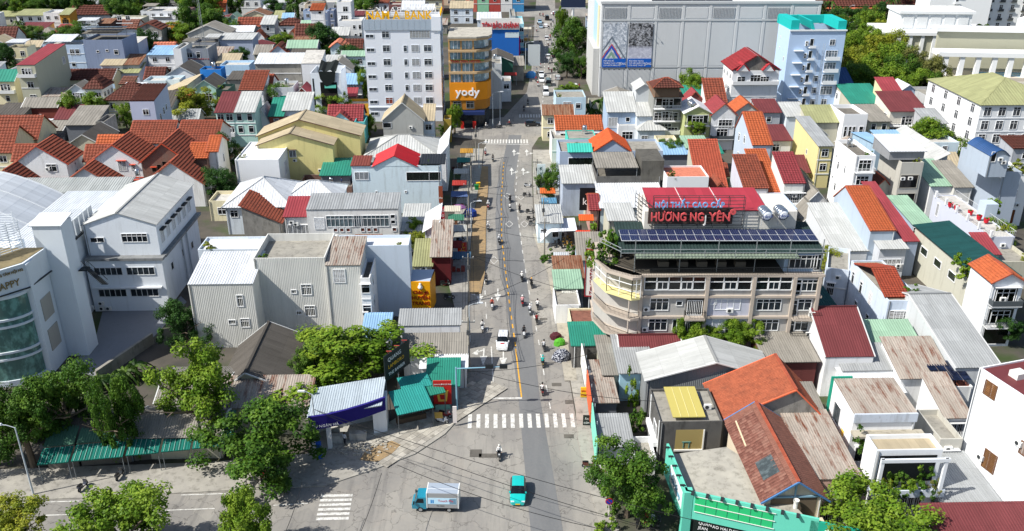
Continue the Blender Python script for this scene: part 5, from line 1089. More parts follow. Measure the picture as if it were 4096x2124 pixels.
  # ---- tall blue hotel block right of the mall
a=(76.89,249.7,0); bh=22.6
bb=house('tall pale blue block with turquoise roof edge, ladders and stacked balconies',(a[0],a[1],bh),(a[0]+15.6,a[1]+.4,bh),13,'#b0c8e6','flat','conc',ph=1.6,front=0,left=[(.75,.6,.5,1.2),(.3,.72,.4,.4),(.3,.85,.4,.4)],bands=False,dirt=.08,cat='building',name='hotel_block')
part(bb,'roof_wall',lambda m:(m.box(.1,.15,bh,2.4,12,bh+2.6),m.box(13.2,.15,bh,15.5,12,bh+2.4)),paint('#19b0ac',.15))
part(bb,'roof_wall',lambda m:m.box(.1,11.6,bh,15.5,12.8,bh+2.2),paint('#19b0ac',.15))
part(bb,'roof_wall',lambda m:m.prism([(6.3,bh),(7.0,bh),(6.0,bh+2.4),(5.4,bh+2.4)],.3,12),paint('#19b0ac',.15))
part(bb,'ledge',lambda m:m.box(-.2,-.35,bh-.3,15.8,0,bh+.05),plain('#e4e8ec'))
for j in range(6):
 z=1.2+j*3.35
 if j<5:part(bb,'sunshade',lambda m:m.box(1.6,-1.0,z+2.3,4.2,-.01,z+2.45),plain('#e4e8ec'))
 window(bb,(6.4,0,z),0,.9,2.2,'1','#d8dde2','#1c2226',name='door')
 part(bb,'balcony',lambda m:(m.box(5.6,-1.1,z-.2,7.4,-.01,z),m.box(5.6,-1.1,z,7.4,-1.0,z+.5)),plain('#e4e8ec'))
 for q in (0,.75):aircon(bb,(5.0,-.02,z+.3+q))
 if j<3 and j>0 or j==3 or j==4:
  window(bb,(12.4,0,z+.1),0,3.2,2.2,'w','#e4e8ec','#5a6670',name='door')
  if j>1:part(bb,'balcony',lambda m:(m.box(10.6,-1.3,z-.25,14.6,-.01,z-.02),m.box(10.6,-1.3,z-.02,14.6,-1.2,z+.8)),plain('#e4e8ec'))
 else:window(bb,(12.2,0,z+.5),0,1.4,1.5,'w','#e4e8ec','#3f4a54')
 if j<3:window(bb,(8.9,0,z+.5),0,1.2,1.5,'w','#e4e8ec','#3f4a54')
for x in (7.9,9.6):
 part(bb,'ladder',lambda m:(m.bar((x,-.7,2),(x,-.7,19),.04),m.bar((x+.5,-.7,2),(x+.5,-.7,19),.04),[m.bar((x,-.7,2+q*.6),(x+.5,-.7,2+q*.6),.025) for q in range(28)]),plain('#b9c0c6',.5))
 # ---- school ranges and hotel at the top right corner
def school(label,a,w,ang,hh=8):
 t=house(label,(a[0],a[1],hh),(a[0]+w*cos(radians(ang)),a[1]+w*sin(radians(ang)),hh),11,'#d9d0c2','gx','brown',rise=3.2,front=(int(w/3.2),2),ww=2.2,wh=1.7,glass='#26262a',ang=ang,shade=False,cat='school',name='school')
 for j, z in enumerate((3.9,7.6)):part(t,'sun_canopy',lambda m:sheet(m,(-.2,-1.4,z-.6),(1,0,0),(0,1.4,.55),w+.4,1.5,'flat'),tilemat('#c06a4a',.2))
 for i in range(int(w/6.4)):part(t,'pier',lambda m:m.box(i*6.4,-.35,0,i*6.4+.5,0,8),plain('#e4e0d8'))
 return t
school('long school range with brown roof and terracotta sunshades behind palms',(130.12,399.99,0),52,0)
school('second school range with terracotta sunshades left of the white hotel',(169.52,404.31,0),42,0,9)
HWH=paint('#eceff0',.05)
a=(165.61,362.81,0)
ht=root('hotel','big white hotel tower with iron balconies at the top right','hotel',a,radians(-2))
part(ht,'tower',lambda m:m.box(0,0,0,24,14,46),HWH)
part(ht,'side_wing',lambda m:m.box(24.02,5,0,42,22,44),HWH)
part(ht,'glass_tower',lambda m:m.box(42.1,2,0,62,22,46),glassmat('gold_glass','#8a7838',.1))
for i in range(6):part(ht,'pilaster',lambda m:m.box(42+i*3,1.7,0,42.6+i*3,1.99,46),plain('#5c4a38',.5))
for j in range(12):
 z=4+j*3.5
 window(ht,(10.5,0,z),0,1.1,2.0,'w','#e8eaec','#2d3338',True)
 part(ht,'balcony',lambda m:(m.box(9.4,-.9,z-.5,11.8,-.01,z-.2),m.box(9.4,-.9,z-.2,11.8,-.8,z+.5)),HWH)
 for x in (26,30.5,35,39.5):
  window(ht,(x,5,z),0,1.3,2.0,'w','#e8eaec','#2d3338',True)
  part(ht,'balcony',lambda m:(m.box(x-1,4.2,z-.4,x+1,4.99,z-.2),m.box(x-1,4.2,z-.2,x+1,4.25,z+.6)),plain('#4a4f52',.5))
a=(129.3,312.24,0)
pd=root('hotel_podium','white pillared hotel podium with cornices before the hotel tower','building',a,radians(-4))
part(pd,'wall',lambda m:m.box(0,0,0,38,18,11),paint('#b5b49f',.1))
part(pd,'cornice',lambda m:m.box(-1,-1,10.6,39,19,11.6),HWH)
part(pd,'upper_storey',lambda m:m.box(5,3,11.6,29,16,18),HWH)
part(pd,'cornice',lambda m:m.box(4.3,2.3,17.4,29.7,16.7,18.3),HWH)
part(pd,'roof',lambda m:m.box(5.5,3.5,18.3,28.5,15.5,18.5),concrete('#c9cac8'))
for i in range(10):part(pd,'pillar',lambda m:m.box(i*4-.1,-.6,0,i*4+1.1,-.01,10.6),HWH)
for i in range(5):part(pd,'panel',lambda m:m.box(6+i*4.6,2.8,12.6,9.6+i*4.6,2.99,16.6),plain('#dfe2e3',.7))
a=(138.78,287.13,0)
cl=root('colonnade','white hotel colonnade with pool terrace behind its columns','building',a,radians(-6))
part(cl,'roof_slab',lambda m:m.box(-2,-1,8.2,46,6,9.6),HWH)
part(cl,'back_wall',lambda m:m.box(0,9,0,48,10,15),paint('#b5b49f',.1))
part(cl,'cornice',lambda m:m.box(-1,8,14.6,49,12,16),HWH)
part(cl,'arched_gable',lambda m:m.prism([(24,16),(24,19),(27,20),(31,21),(35,20),(38,19),(38,16)],8.2,9.5),HWH)
part(cl,'terrace',lambda m:m.box(-2,-1.5,0,46,9,2.0),plain('#c9bfb0',.8))
part(cl,'pool',lambda m:m.box(12,.5,2.0,30,7,2.06),plain('#2a8fc0',.1))
for i in range(10):part(cl,'column',lambda m:m.box(i*5,-.6,2,i*5+1.5,.6,8.2),HWH)
part(cl,'base_wall',lambda m:m.box(-6,-4,0,46,-3.4,1.2),plain('#cfcac0',.8))
# ---- billboard over the far street
a=(25.82,386.5,0)
bl=root('billboard','dark backed billboard on a single white column above the far trees','billboard',a,0)
part(bl,'column',lambda m:m.lathe([(.6,0),(.6,9.3)],12),plain('#dadcdc',.5))
part(bl,'board',lambda m:m.box(-5.2,-.6,9.3,5.2,.6,15),plain('#26324a',.6))
part(bl,'edge',lambda m:m.box(-5.4,-.7,8.9,5.4,.7,9.3),plain('#c4c8cc',.5))
# ---- modern white house with black net and timber slats
nh=house('modern white house with torn black shade net and dark slatted front',(-54.41,239.05,13),(-46.35,243.52,13),12,'#dfe6ee','flat','conc',ph=2.6,front=0,ang=1.6,dirt=.08,bands=False)
w_=nh['w']
part(nh,'recess_shade_panel',lambda m:m.box(w_*.3,-.05,3.5,w_*.86,-.01,10.5),plain('#0d1010',.8))  # flat near-black panel paints the shade behind the slats
part(nh,'black_net',lambda m:[m.face([(w_*.28+i*w_*.1,-.3,13.5+.4*sin(i*2.1)),(w_*.28+(i+1)*w_*.1,-.3,13.5+.4*sin(i*2.1+2.1)),(w_*.28+(i+1)*w_*.1,5.5,15+.5*cos(i*1.3+1.3)),(w_*.28+i*w_*.1,5.5,15+.5*cos(i*1.3))]) for i in range(6)]+[m.face([(w_*.28,-.32,13.5),(w_*.85,-.32,13.4),(w_*.8,-.34,10.8),(w_*.5,-.34,9.2),(w_*.32,-.34,11.5)])],plain('#1c2222',.95))
part(nh,'green_awning',lambda m:sheet(m,(w_*.45,-.6,9.0),(1,0,0),(0,.6,.9),w_*.38,1.1,'flat'),plain('#3c8f80',.6))
for i in range(16):part(nh,'slat',lambda m:m.box(w_*.31+i*w_*.034,-.2,3.5,w_*.31+i*w_*.034+.16,-.06,7.4),plain('#3c3434',.8))
for z in (4.4,5.6,6.8):part(nh,'slat_rail',lambda m:m.box(w_*.3,-.24,z,w_*.86,-.21,z+.12),plain('#4a4040',.8))
part(nh,'slit_window',lambda m:m.box(w_*.05,-.03,4,w_*.1,-.01,11.5),plain('#1a2226',.3))
# ---- conference and wedding hall complex, lower left
cx, cy=-54.33, 125.07; hh_=14.2
hl=house('long white hall with grey gable tin roof and shuttered side windows',(-65.3,125.3,hh_),(cx,cy,hh_),18.5,'#dde3e9','gy','lgrey',rise=1.9,ov=.25,og=.2,front=[(.16,.80,2.0,.7,'w'),(.68,.80,3.8,1.3,'w'),(.25,.47,3.8,1.3,'w'),(.70,.47,3.8,1.3,'w'),(.25,.16,3.8,1.3,'w'),(.72,.16,3.8,1.3,'w')],right=[(.1+.145*i,.74,1.3,2.0,'g','#777b80') for i in range(6)]+[(.2,.35,1.0,1.2),(.5,.35,1.0,1.2),(.75,.3,1,1.2)],dirt=.3,bands=False,shade=False,trim='#c9cdd0',cat='hall',name='hall')
w_=hl['w']
part(hl,'ledge',lambda m:(m.box(-.3,-1.3,8.7,w_+.7,.0,9.1),m.box(w_,0,8.7,w_+.8,18.5,9.1)),concrete('#7d7f80'))
part(hl,'lower_front',lambda m:m.box(-.3,-1.1,0,w_+.4,-.02,8.7),paint('#dde3e9',.3))
for z in (2.6,6.3):
 for u in (.27,.72):window(hl,(w_*u,-1.1,z),0,4.2,1.2,'w','#d5d9dc','#23292d')
part(hl,'ledge',lambda m:m.box(.2,-1.6,4.1,w_-.2,-1.11,4.3),plain('#dfe2e4'))
for i in range(6):
 part(hl,'window_hood',lambda m:m.box(w_+.02,18.5*(.1+.145*i)-.8,12.7,w_+.6,18.5*(.1+.145*i)+.8,12.9),plain('#33373a',.7))
for i in range(3):aircon(hl,(.9+(i%2)*1.0,-1.12,.3+.9*(i//2)))
for y in (9,11.5):part(hl,'drain_pipe',lambda m:m.bar((w_+.25,y,0),(w_+.25,y,8.7),.14,0,6),plain('#b9bfc4',.5))
mb_=root('conference_centre','white conference centre with barrel vault roof and gilt letters','building',(-65.4,104.0,0),GRID)
CW=paint('#d9e1e8',.12)
part(mb_,'wall',lambda m:m.box(-40,6.5,0,0,44,12.6),CW)
part(mb_,'tin_roof',lambda m:sheet(m,(-9.7,8,12.7),(1,0,0),(0,32,.4),9.6,32,'corr'),sheetmat('#d5dade',0,.45,.12))
def vault(m):
 pv=None
 for k in range(15):
  f=k/14; x=-9.7-26*f; z=12.7+4.6*sin(pi*f)
  if pv:sheet(m,(pv[0],12,pv[1]),(0,1,0),(x-pv[0],0,z-pv[1]),27,hypot(x-pv[0],z-pv[1]),'flat')
  pv=(x,z)
part(mb_,'vault_roof',vault,sheetmat('#cfd4d8',0,.35,.15),True)
for y in (12,18.7,25.5,32.2,39):part(mb_,'vault_rib',lambda m:[m.bar((-9.7-26*k/14,y,12.75+4.6*sin(pi*k/14)),(-9.7-26*(k+1)/14,y,12.75+4.6*sin(pi*(k+1)/14)),.09) for k in range(14)],plain('#d8dcdf',.5))
part(mb_,'vault_end',lambda m:(m.face([(-9.7-26*k/14,12.05,12.6+4.6*sin(pi*k/14)) for k in range(15)])),CW)
part(mb_,'rear_tin_roof',lambda m:sheet(m,(-40,40,12.8),(1,0,0),(0,5.5,1.0),40,5.5,'corr'),sheetmat('#a9adab',0,.6,.4))
for i in range(6):part(mb_,'roof_screen_panel',lambda m:m.box(-.3,17+i*1.7,12.7,.0,18.3+i*1.7,15.4),plain('#c9cfd2',.4))
part(mb_,'gutter',lambda m:m.box(-.25,8,12.55,.3,40,12.75),plain('#34383a',.7))
for y, z, s_ in ((12.5,9.2,2.2),(18,4.2,2.0)):window(mb_,(0,y,z),pi/2,s_,s_,'1','#c4ced4','#5aa0a0')
for y, z in ((13,.4),(14.4,.4),(15.9,1.0),(17.5,.4),(20.5,.4)):aircon(mb_,(.02,y,z),pi/2)
tw=part(mb_,'lift_tower',lambda m:m.box(1.2,6.3,0,5.0,9.6,20),CW)
part(tw,'tower_roof',lambda m:sheet(m,(.8,6.1,20.05),(1,0,0),(0,3.7,.5),4.4,3.8,'flat'),plain('#cfd5da',.5))
part(tw,'tower_link',lambda m:m.box(-.1,7.5,0,1.0,9.4,12.6),CW)
st=part(mb_,'fire_stair',lambda m:([m.box(5.05,9.6+.3*q,12.3-.32*q,6.0,9.9+.3*q,12.36-.32*q) for q in range(16)],m.bar((5.1,9.6,13.3),(5.1,14.4,8.2),.04),m.bar((6.0,9.6,13.3),(6.0,14.4,8.2),.04),m.box(5.02,8.4,12.3,6.2,9.6,12.4),railp(m,(6.1,8.4),(6.1,9.6),12.4)),plain('#1f2426',.6))
# glazed front with curved stair hall
fr=part(mb_,'front_block',lambda m:m.box(-40,1.2,0,2.1,6.2,16.6),CW)
GT=glassmat('green_glass','#54756f',.08)
def curve_glass(m):
 n=14
 for i in range(n):
  t0, t1=pi*i/n, pi*(i+1)/n
  p0=(-5.0-6.4*cos(t0),1.4-3.6*sin(t0)); p1=(-5.0-6.4*cos(t1),1.4-3.6*sin(t1))
  m.face([(*p0,.8),(*p1,.8),(*p1,13.0),(*p0,13.0)])
part(mb_,'curved_glazing',curve_glass,GT,True)
def curve_band(z0,z1,e=.18):
 def f(m):
  n=14
  for i in range(n):
   t0, t1=pi*i/n, pi*(i+1)/n; r0, r1=6.4+e, 3.6+e
   p0=(-5.0-r0*cos(t0),1.4-r1*sin(t0)); p1=(-5.0-r0*cos(t1),1.4-r1*sin(t1))
   m.face([(*p0,z0),(*p1,z0),(*p1,z1),(*p0,z1)]); m.face([(*p0,z1),(*p1,z1),(-5.0,1.4,z1)])
 return f
for z0, z1 in ((0,.9),(3.9,4.2),(4.9,5.2),(8.6,8.9),(9.6,9.9),(12.7,13.1)):part(mb_,'glazing_band',curve_band(z0,z1),CW)
for z0, d_ in ((1.2,1),(5.6,1),(9.8,1)):part(mb_,'stair_flight',lambda m:m.prism([(-10.2,z0),(-10.2,z0+.5),(-1.0,z0+2.9),(-1.0,z0+2.2)],1.0,1.15),plain('#d5e0de',.6))
part(mb_,'sign_fascia',lambda m:m.slab([(-40,1.0),(-1.2,-2.2),(1.8,1.1),(2.4,6.4),(-40,6.4)],13.0,16.8),CW)
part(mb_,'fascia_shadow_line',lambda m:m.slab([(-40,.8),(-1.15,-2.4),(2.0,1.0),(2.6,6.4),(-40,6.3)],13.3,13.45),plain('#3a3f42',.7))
GILT=plain('#8a7a52',.4,.5)
fa=atan2(-3.2,38.8)
for s_, z, sz in (('ĂNG TUẤN',15.7,.85),('HỊ-TIỆC CƯỚI',14.75,.72),('LAND',13.65,1.0)):letters(mb_,s_,-2.2,-2.45,z,sz,GILT,1.0,1.0,fa,.04,.01,'RIGHT')
fb=atan2(3.3,3.0)
for s_, z, sz in (('TRUNG TÂM HỘI NG',15.9,.52),('HAPPY',14.1,1.35)):letters(mb_,s_,-1.0,-2.1,z,sz,GILT,1.0,.82,fb,.04,.01)
part(mb_,'deck',lambda m:m.slab([(-40,1.4),(-1.2,-1.7),(1.5,1.3),(2.2,6.3),(-40,6.3)],16.7,16.85),concrete('#7d7257'))
def louvres(p0,p1,n=12):
 def f(m):
  for i in range(n):m.bar((p0[0],p0[1],17.0+i*.34),(p1[0],p1[1],17.0+i*.34),.06)
  for q in range(5):x=p0[0]+(p1[0]-p0[0])*q/4; y=p0[1]+(p1[1]-p0[1])*q/4; m.bar((x,y,16.8),(x,y,21.2),.06)
 return f
part(mb_,'louvre_screen',louvres((-20,2.0),(-4.0,.9)),plain('#dfe5ea',.5)); part(mb_,'louvre_screen',louvres((-4.0,.9),(-.4,6.0)),plain('#dfe5ea',.5)); part(mb_,'screen_base',lambda m:m.box(-40,6.5,12.6,-2.0,9.5,16.8),CW); part(mb_,'louvre_screen',louvres((-20,9.5),(-2.4,8.8)),plain('#dfe5ea',.5))
for z in (3.0,7.6):part(mb_,'side_panel',lambda m:m.box(2.11,2.4,z,2.2,5.2,z+3.2),paint('#a9a69f',.2))
g=MB(); g.face([(x,y,.03) for x,y,*_ in [(-62.45,106.5,0),(-61.13,113.22,0),(-65.12,126.32,0),(-54.33,125.07,0),(-53.99,129.62,0),(-52.29,127.45,0),(-53.36,115.61,0),(-56.57,104.4,0)]]); struct('courtyard',g,paint('#7f8288',.3))
wl=tag(obj('boundary_wall',(lambda m:([m.bar(q0[:2]+(1.0,),q1[:2]+(1.0,),.12) for q0,q1 in ()],m.slab([(-56.6,103.57,0)[:2],(-52.82,114.17,0)[:2],(-52.5,113.93,0)[:2],(-56.21,103.17,0)[:2]],0,1.7),m.mesh('boundary_wall',concrete('#8d8a82')))[-1])(MB())),'grey block boundary wall below the conference courtyard','wall')
# ---- furniture building with corner balconies and roof letters
hn=root('furniture_building','five-storey furniture shop building with chamfered balcony corner and roof letters','building',(17.3,107.0,0),0)
BE=paint('#b3a89c',.4); WB=paint('#acaaa6',.4); LV=paint('#b9bccb',.3); DK=plain('#17191a',.8); BLK=plain('#25282a',.6); WFR='#e6e8e8'
FW=24.0; FL=(0,5.1,8.2,11.3,14.4); plan=[(0,0),(FW,0),(FW,11),(-5.5,11),(-5.5,5.5),(-3.8,3.2)]
part(hn,'wall',lambda m:m.slab(plan,0,14.3),WB)
for z in FL[1:]:part(hn,'floor_slab',lambda m:m.slab([(-.2,-.35),(FW+.3,-.35),(FW+.3,11),(-5.7,11),(-5.7,5.2),(-4.0,1.6),(-1.2,-.35)],z-.28,z+.05),BE)
for x in (.0,8.8,15.0,20.4,23.7):part(hn,'column',lambda m:m.box(x-.2,-.42,0,x+.25,-.02,14.1),BE)
part(hn,'painted_bay',lambda m:m.box(9.1,-.04,5.2,14.8,-.01,11.0),LV)
for z in (5.1,8.2):
 window(hn,(2.6,0,z+.9),0,2.4,1.7,'1' if 0 else 'w',WFR); window(hn,(11.8,0,z+1.0),0,3.4,1.5,'w',WFR); window(hn,(17.4,0,z+.9),0,3.2,1.6,'w',WFR)
 window(hn,(22.2,0,z+.9),0,1.8,1.6,'w',WFR); window(hn,(20.9,0,z+.15),0,.8,2.2,'w',WFR,name='door')
window(hn,(5.3,0,9.8),0,.7,.6,'1',WFR); window(hn,(4.9,0,5.9),0,.5,1.7,'1',WFR); window(hn,(9.9,0,10.0),0,.6,.6,'1',WFR)
for z in (5.1,8.2):
 part(hn,'recess_shade_panel',lambda m:m.box(6.2,-.06,z+.1,8.6,-.02,z+2.8),plain('#4a4845',.8)); window(hn,(7.4,-.06,z+.2),0,1.9,2.1,'g',WFR,name='door')  # flat dark panel paints the shade of an inset balcony
 part(hn,'balcony',lambda m:m.box(6.0,-1.2,z-.2,8.7,-.36,z+.06),BE); part(hn,'railing',lambda m:(railp(m,(6,-1.15),(8.7,-1.15),z+.06,1.0,.2),railp(m,(6,-1.15),(6,-.3),z+.06),railp(m,(8.7,-1.15),(8.7,-.3),z+.06)),BLK)
 part(hn,'balcony',lambda m:m.box(20.6,-1.3,z-.2,FW+.3,-.36,z+.06),BE); part(hn,'railing',lambda m:(railp(m,(20.6,-1.25),(FW+.25,-1.25),z+.06,1.0,.2),railp(m,(20.6,-1.25),(20.6,-.3),z+.06)),BLK)
 # corner balcony
 part(hn,'balcony',lambda m:m.slab([(-.2,-1.0),(-1.4,-1.3),(-4.6,1.2),(-5.9,5.0),(-5.5,5.5),(-3.8,3.2),(0,0)],z-.2,z+.07),BE)
 part(hn,'railing',lambda m:(railp(m,(-.2,-1.0),(-1.4,-1.25),z+.07,1.0,.2),railp(m,(-1.4,-1.25),(-4.5,1.2),z+.07,1.0,.2),railp(m,(-4.5,1.2),(-5.8,5.0),z+.07,1.0,.2)),BLK)
 part(hn,'corner_post',lambda m:m.bar((-1.6,-.9,z),(-1.6,-.9,z+3.1),.12,0,6),BE)
 aircon(hn,(.9,-.02,z+.8)); aircon(hn,(12.2,-.02,z+.6) if z>5 else (13.6,-.02,z+.6)); aircon(hn,(23.2,-.5,z+.3))
window(hn,(22.2,0,12.0),0,2.8,1.6,'w',WFR); window(hn,(20.9,0,11.4),0,.9,2.3,'w',WFR,name='door')
for x0, x1 in ((.4,8.5),(9.1,14.7),(15.3,20.1)):
 part(hn,'glazed_storey',lambda m:m.box(x0,-.1,12.2,x1,-.03,14.05),glassmat('dark_interior','#15191a',.1))
 wd=(x1-x0); n=5 if wd>7 else 3
 for i in range(n+1):part(hn,'mullion',lambda m:m.box(x0+wd*i/n-.06,-.2,12.2,x0+wd*i/n+.06,-.1,14.05),plain(WFR,.5))
 part(hn,'transom',lambda m:(m.box(x0,-.2,13.3,x1,-.11,13.42)),plain(WFR,.5)); part(hn,'transom',lambda m:m.box(x0,-.2,12.1,x1,-.11,12.22),plain(WFR,.5))
 for i in range(1,n,2):window(hn,(x0+wd*(i+.5)/n,-.12,12.3),0,wd/n-.35,1.0,'w',WFR)
 # glazed corner room
for (p0,p1) in (((-.2,-.9),(-1.4,-1.2)),((-1.4,-1.2),(-4.5,1.2)),((-4.5,1.2),(-5.7,4.8))):
 part(hn,'corner_glazing',lambda m:([m.bar((p0[0]+(p1[0]-p0[0])*q/2,p0[1]+(p1[1]-p0[1])*q/2,11.4),(p0[0]+(p1[0]-p0[0])*q/2,p0[1]+(p1[1]-p0[1])*q/2,14.1),.07) for q in range(3)],m.bar((*p0,12.4),(*p1,12.4),.06),m.bar((*p0,13.4),(*p1,13.4),.06)),plain(WFR,.5))
part(hn,'corner_slab',lambda m:m.slab([(-.2,-1.0),(-1.4,-1.3),(-4.6,1.2),(-5.9,5.0),(-5.5,5.5),(-3.8,3.2),(0,0)],11.1,11.4),paint('#d8cf94',.2))
part(hn,'corner_slab',lambda m:m.slab([(-.2,-1.0),(-1.4,-1.3),(-4.6,1.2),(-5.9,5.0),(-5.5,5.5),(-3.8,3.2),(0,0)],14.1,14.45),BE)
# open terrace storey
part(hn,'terrace_back_wall',lambda m:m.box(-3.5,6.5,14.45,19,6.8,17.6),DK)  # wall coloured near black to paint the terrace's dim interior
part(hn,'terrace_floor',lambda m:m.slab([(0,.1),(19,.1),(19,6.4),(-3.4,6.4),(-3.4,3)],14.44,14.5),plain('#4a463f',.8)); part(hn,'terrace_room',lambda m:m.box(19.0,.8,14.45,FW,9,17.3),paint('#9db4cc',.2)); window(hn,(21.5,.8,15.0),0,3.6,1.8,'w',WFR); window(hn,(23.4,.8,14.7),0,.8,2.2,'w',WFR)  # terrace floor darkened in colour to stand for shade under the roof
part(hn,'railing',lambda m:(railp(m,(-1.3,-1.0),(FW,-.2),14.5,1.1,.22),railp(m,(-4.5,1.2),(-1.3,-1.0),14.5,1.1,.22),railp(m,(-5.7,4.8),(-4.5,1.2),14.5,1.1,.22)),BLK)
part(hn,'eave_sheet',lambda m:sheet(m,(-1.0,-.6,17.0),(1,0,0),(0,1.2,.12),21.5,1.2,'corr'),sheetmat('#7d8a7a',0,.7,.5))
part(hn,'terrace_roof',lambda m:sheet(m,(-3.0,.5,17.3),(1,0,0),(0,9,.9),FW+3.2,9.0,'corr'),sheetmat('#2c3d3b',0,.7,.5))
for x in (-1,5,10,15,19.5,23.8):part(hn,'steel_post',lambda m:m.bar((x,.6,14.4),(x,.6,19.2),.07),plain('#7d8486',.5))
part(hn,'roof_rail',lambda m:(m.bar((-3,-.5,18.2),(FW,-.4,18.2),.05),m.bar((-3,-.5,17.7),(FW,-.4,17.7),.05),m.bar((-5.5,3,17.9),(-3,-.5,17.9),.05),m.bar((-5.5,3,18.4),(-3,-.5,18.4),.05),[m.bar((x,-.45,17.1),(x,-.45,18.2),.05) for x in (-3,0,4,8,12,16,20,24)]),plain('#8b9294',.5))
SOL=N('solar_cells'); _u=SOL.n('ShaderNodeTexCoord').outputs['UV']; _b=SOL.n('ShaderNodeTexBrick'); SOL.l(_u,_b.inputs['Vector']); _b.offset=0
_b.inputs['Scale'].default_value=1; _b.inputs['Brick Width'].default_value=.28; _b.inputs['Row Height'].default_value=.28; _b.inputs['Mortar Size'].default_value=.01
_b.inputs['Color1'].default_value=lin('#1a2140'); _b.inputs['Color2'].default_value=lin('#222a4c'); _b.inputs['Mortar'].default_value=lin('#59607a'); SOL=SOL.out(_b.outputs['Color'],.18)
for i in range(21):
 x=-2.6+i*1.26
 def pan(m):
  for q in range(2):
   y0=2.6+q*1.75; z0=18.2+q*.1
   m.face([(x,y0,z0),(x+1.2,y0,z0),(x+1.2,y0+1.7,z0+.1),(x,y0+1.7,z0+.1)],0,[(0,0),(1.2,0),(1.2,1.7),(0,1.7)])
   m.box(x-.02,y0-.05,z0-.08,x+1.22,y0,z0+.02,1); m.box(x-.03,y0,z0-.06,x+.03,y0+1.7,z0+.02,1)
 part(hn,'solar_panel',pan,[SOL,plain('#c9ced2',.4)])
part(hn,'roof_room',lambda m:m.box(1.0,7.2,17,22,14.5,20.6),paint('#d9d6cf',.5))
rr=part(hn,'red_roof',lambda m:sheet(m,(1.6,6.9,20.9),(1,0,0),(0,8,.5),16.2,8,'flat'),sheetmat('#a83844',0,.6,.1))
for x in (6.6,11.6):part(rr,'seam',lambda m:m.bar((x,6.9,20.95),(x-.3,14.9,21.45),.06),plain('#d9c9c9',.6))
part(hn,'letter_frame',lambda m:(grid(m,2.0,14.4,6.2,18.6,23.0,6,9,.045),grid(m,2.0,14.4,6.9,18.6,23.0,6,2,.045)),plain('#3d3f42',.6))
part(hn,'letter_frame',lambda m:([m.bar((.3+.35*i,12-i,18.0),(.3+.35*i,12-i,22),.05) for i in range(6)],[m.bar((.3,12,18+z*.6),(2.0,6.2,18+z*.6),.05) for z in range(7)]),plain('#3d3f42',.6))
letters(hn,'NỘI THẤT CAO CẤP',2.1,5.95,21.65,1.1,plain('#6fa8d8',.5),1.08,.98,0,.1,.02,fit=9.4)
RDL=plain('#d0575a',.5); part(hn,'letter_backing',lambda m:m.box(1.4,6.6,19.0,13,6.8,21.3),plain('#4a3c38',.8))
letters(hn,'HƯƠNG NG',1.6,5.9,19.75,1.65,RDL,1.02,.98,0,.12,.03,fit=7.2); letters(hn,'YÊN',9.6,5.9,19.75,1.65,RDL,1.02,.95,0,.12,.03,fit=2.9); letters(hn,'J',8.95,5.9,19.4,1.6,plain('#d8d8d6',.5),1,.8,0,.1,.02)
part(hn,'round_emblem',lambda m:m.lathe([(.1,0),(.42,0),(.42,.12),(.34,.12),(.34,.05),(.1,.05)],16,0,(12.8,5.9,21.0),'y'),RDL)
part(hn,'terrace_furniture',lambda m:[m.box(2.5+i*2.6,2.2,14.45,3.9+i*2.6,3.2,15.2) for i in range(5)],plain('#6e665a',.7))  # furniture added and toned dark to deepen the terrace's painted shade
# vertical shop sign on a pole
vs=root('vertical_sign','tall white sign with red frame and stacked red letters on a pole','sign',(11.11,120.39,0),radians(-6))
part(vs,'pole',lambda m:m.bar((0.6,.1,0),(.6,.1,5),.1,0,6),plain('#c9ccce',.5))
part(vs,'board',lambda m:m.box(-.1,-.12,4.7,1.75,.12,12.2),paint('#dcdcd8',.2))
for bx in ((-.2,-.2,4.6,-.05,.2,12.3),(1.7,-.2,4.6,1.85,.2,12.3),(-.2,-.2,4.55,1.85,.2,4.75),(-.2,-.2,12.1,1.85,.2,12.3)):part(vs,'frame',lambda m:m.box(*bx),plain('#8f2a30',.5))
for i, ch in enumerate('HƯƠNGNGUYÊN'):letters(vs,ch,.82,-.16,11.2-i*.62,.72,plain('#8f2a30',.5),1,1.2,0,.03,.01,'CENTER')
letters(vs,'NỘI THẤT',.82,-.16,11.75,.36,plain('#4a6fa8',.5),1,.9,0,.02,.0,'CENTER')
# stainless water tanks
def steel():
 k=N('stainless_steel'); return k.out(lin('#c4c9ce'),.22,.9)
STEEL=steel(); TANK={}
def tank(label,loc,rz=0,s=1.0,mark_=None,upright=False):
 t=root('water_tank',label,'water tank',loc,rz,'stainless steel roof tanks')
 if upright:
  part(t,'drum',lambda m:m.lathe([(0,.6*s),(.55*s,.6*s),(.6*s,.75*s),(.6*s,1.9*s),(.5*s,2.1*s),(.15*s,2.2*s),(0,2.2*s)],14),STEEL,True)
 else:
  part(t,'drum',lambda m:m.lathe([(0,-1.1*s),(.35*s,-1.08*s),(.68*s,-.9*s),(.72*s,-.75*s),(.72*s,.75*s),(.68*s,.9*s),(.35*s,1.08*s),(0,1.1*s)],16,0,(0,0,1.4*s),'y'),STEEL,True)
  for y in (-.5,.0,.5):part(t,'drum_rib',lambda m:m.lathe([(.72*s,y*s-.04),(.75*s,y*s),(.72*s,y*s+.04)],16,0,(0,0,1.4*s),'y'),STEEL,True)
 for x in (-.5,.5):
  for y in (-.6,.6):part(t,'leg',lambda m:m.bar((x*s,y*s,0),(x*.8*s,y*.8*s,.9*s),.045),plain('#a9aeb2',.5))
 if mark_:letters(t,mark_,0,-1.13*s,1.2*s,.42*s,plain('#23408f',.5),1,1,0,.01,.0,'CENTER'); part(t,'label_band',lambda m:m.lathe([(.0,-1.115*s),(.36*s,-1.095*s),(.5*s,-1.02*s),(.5*s,-1.0*s)],12,0,(0,0,1.4*s),'y'),plain('#dfe4ec',.4))
 return t
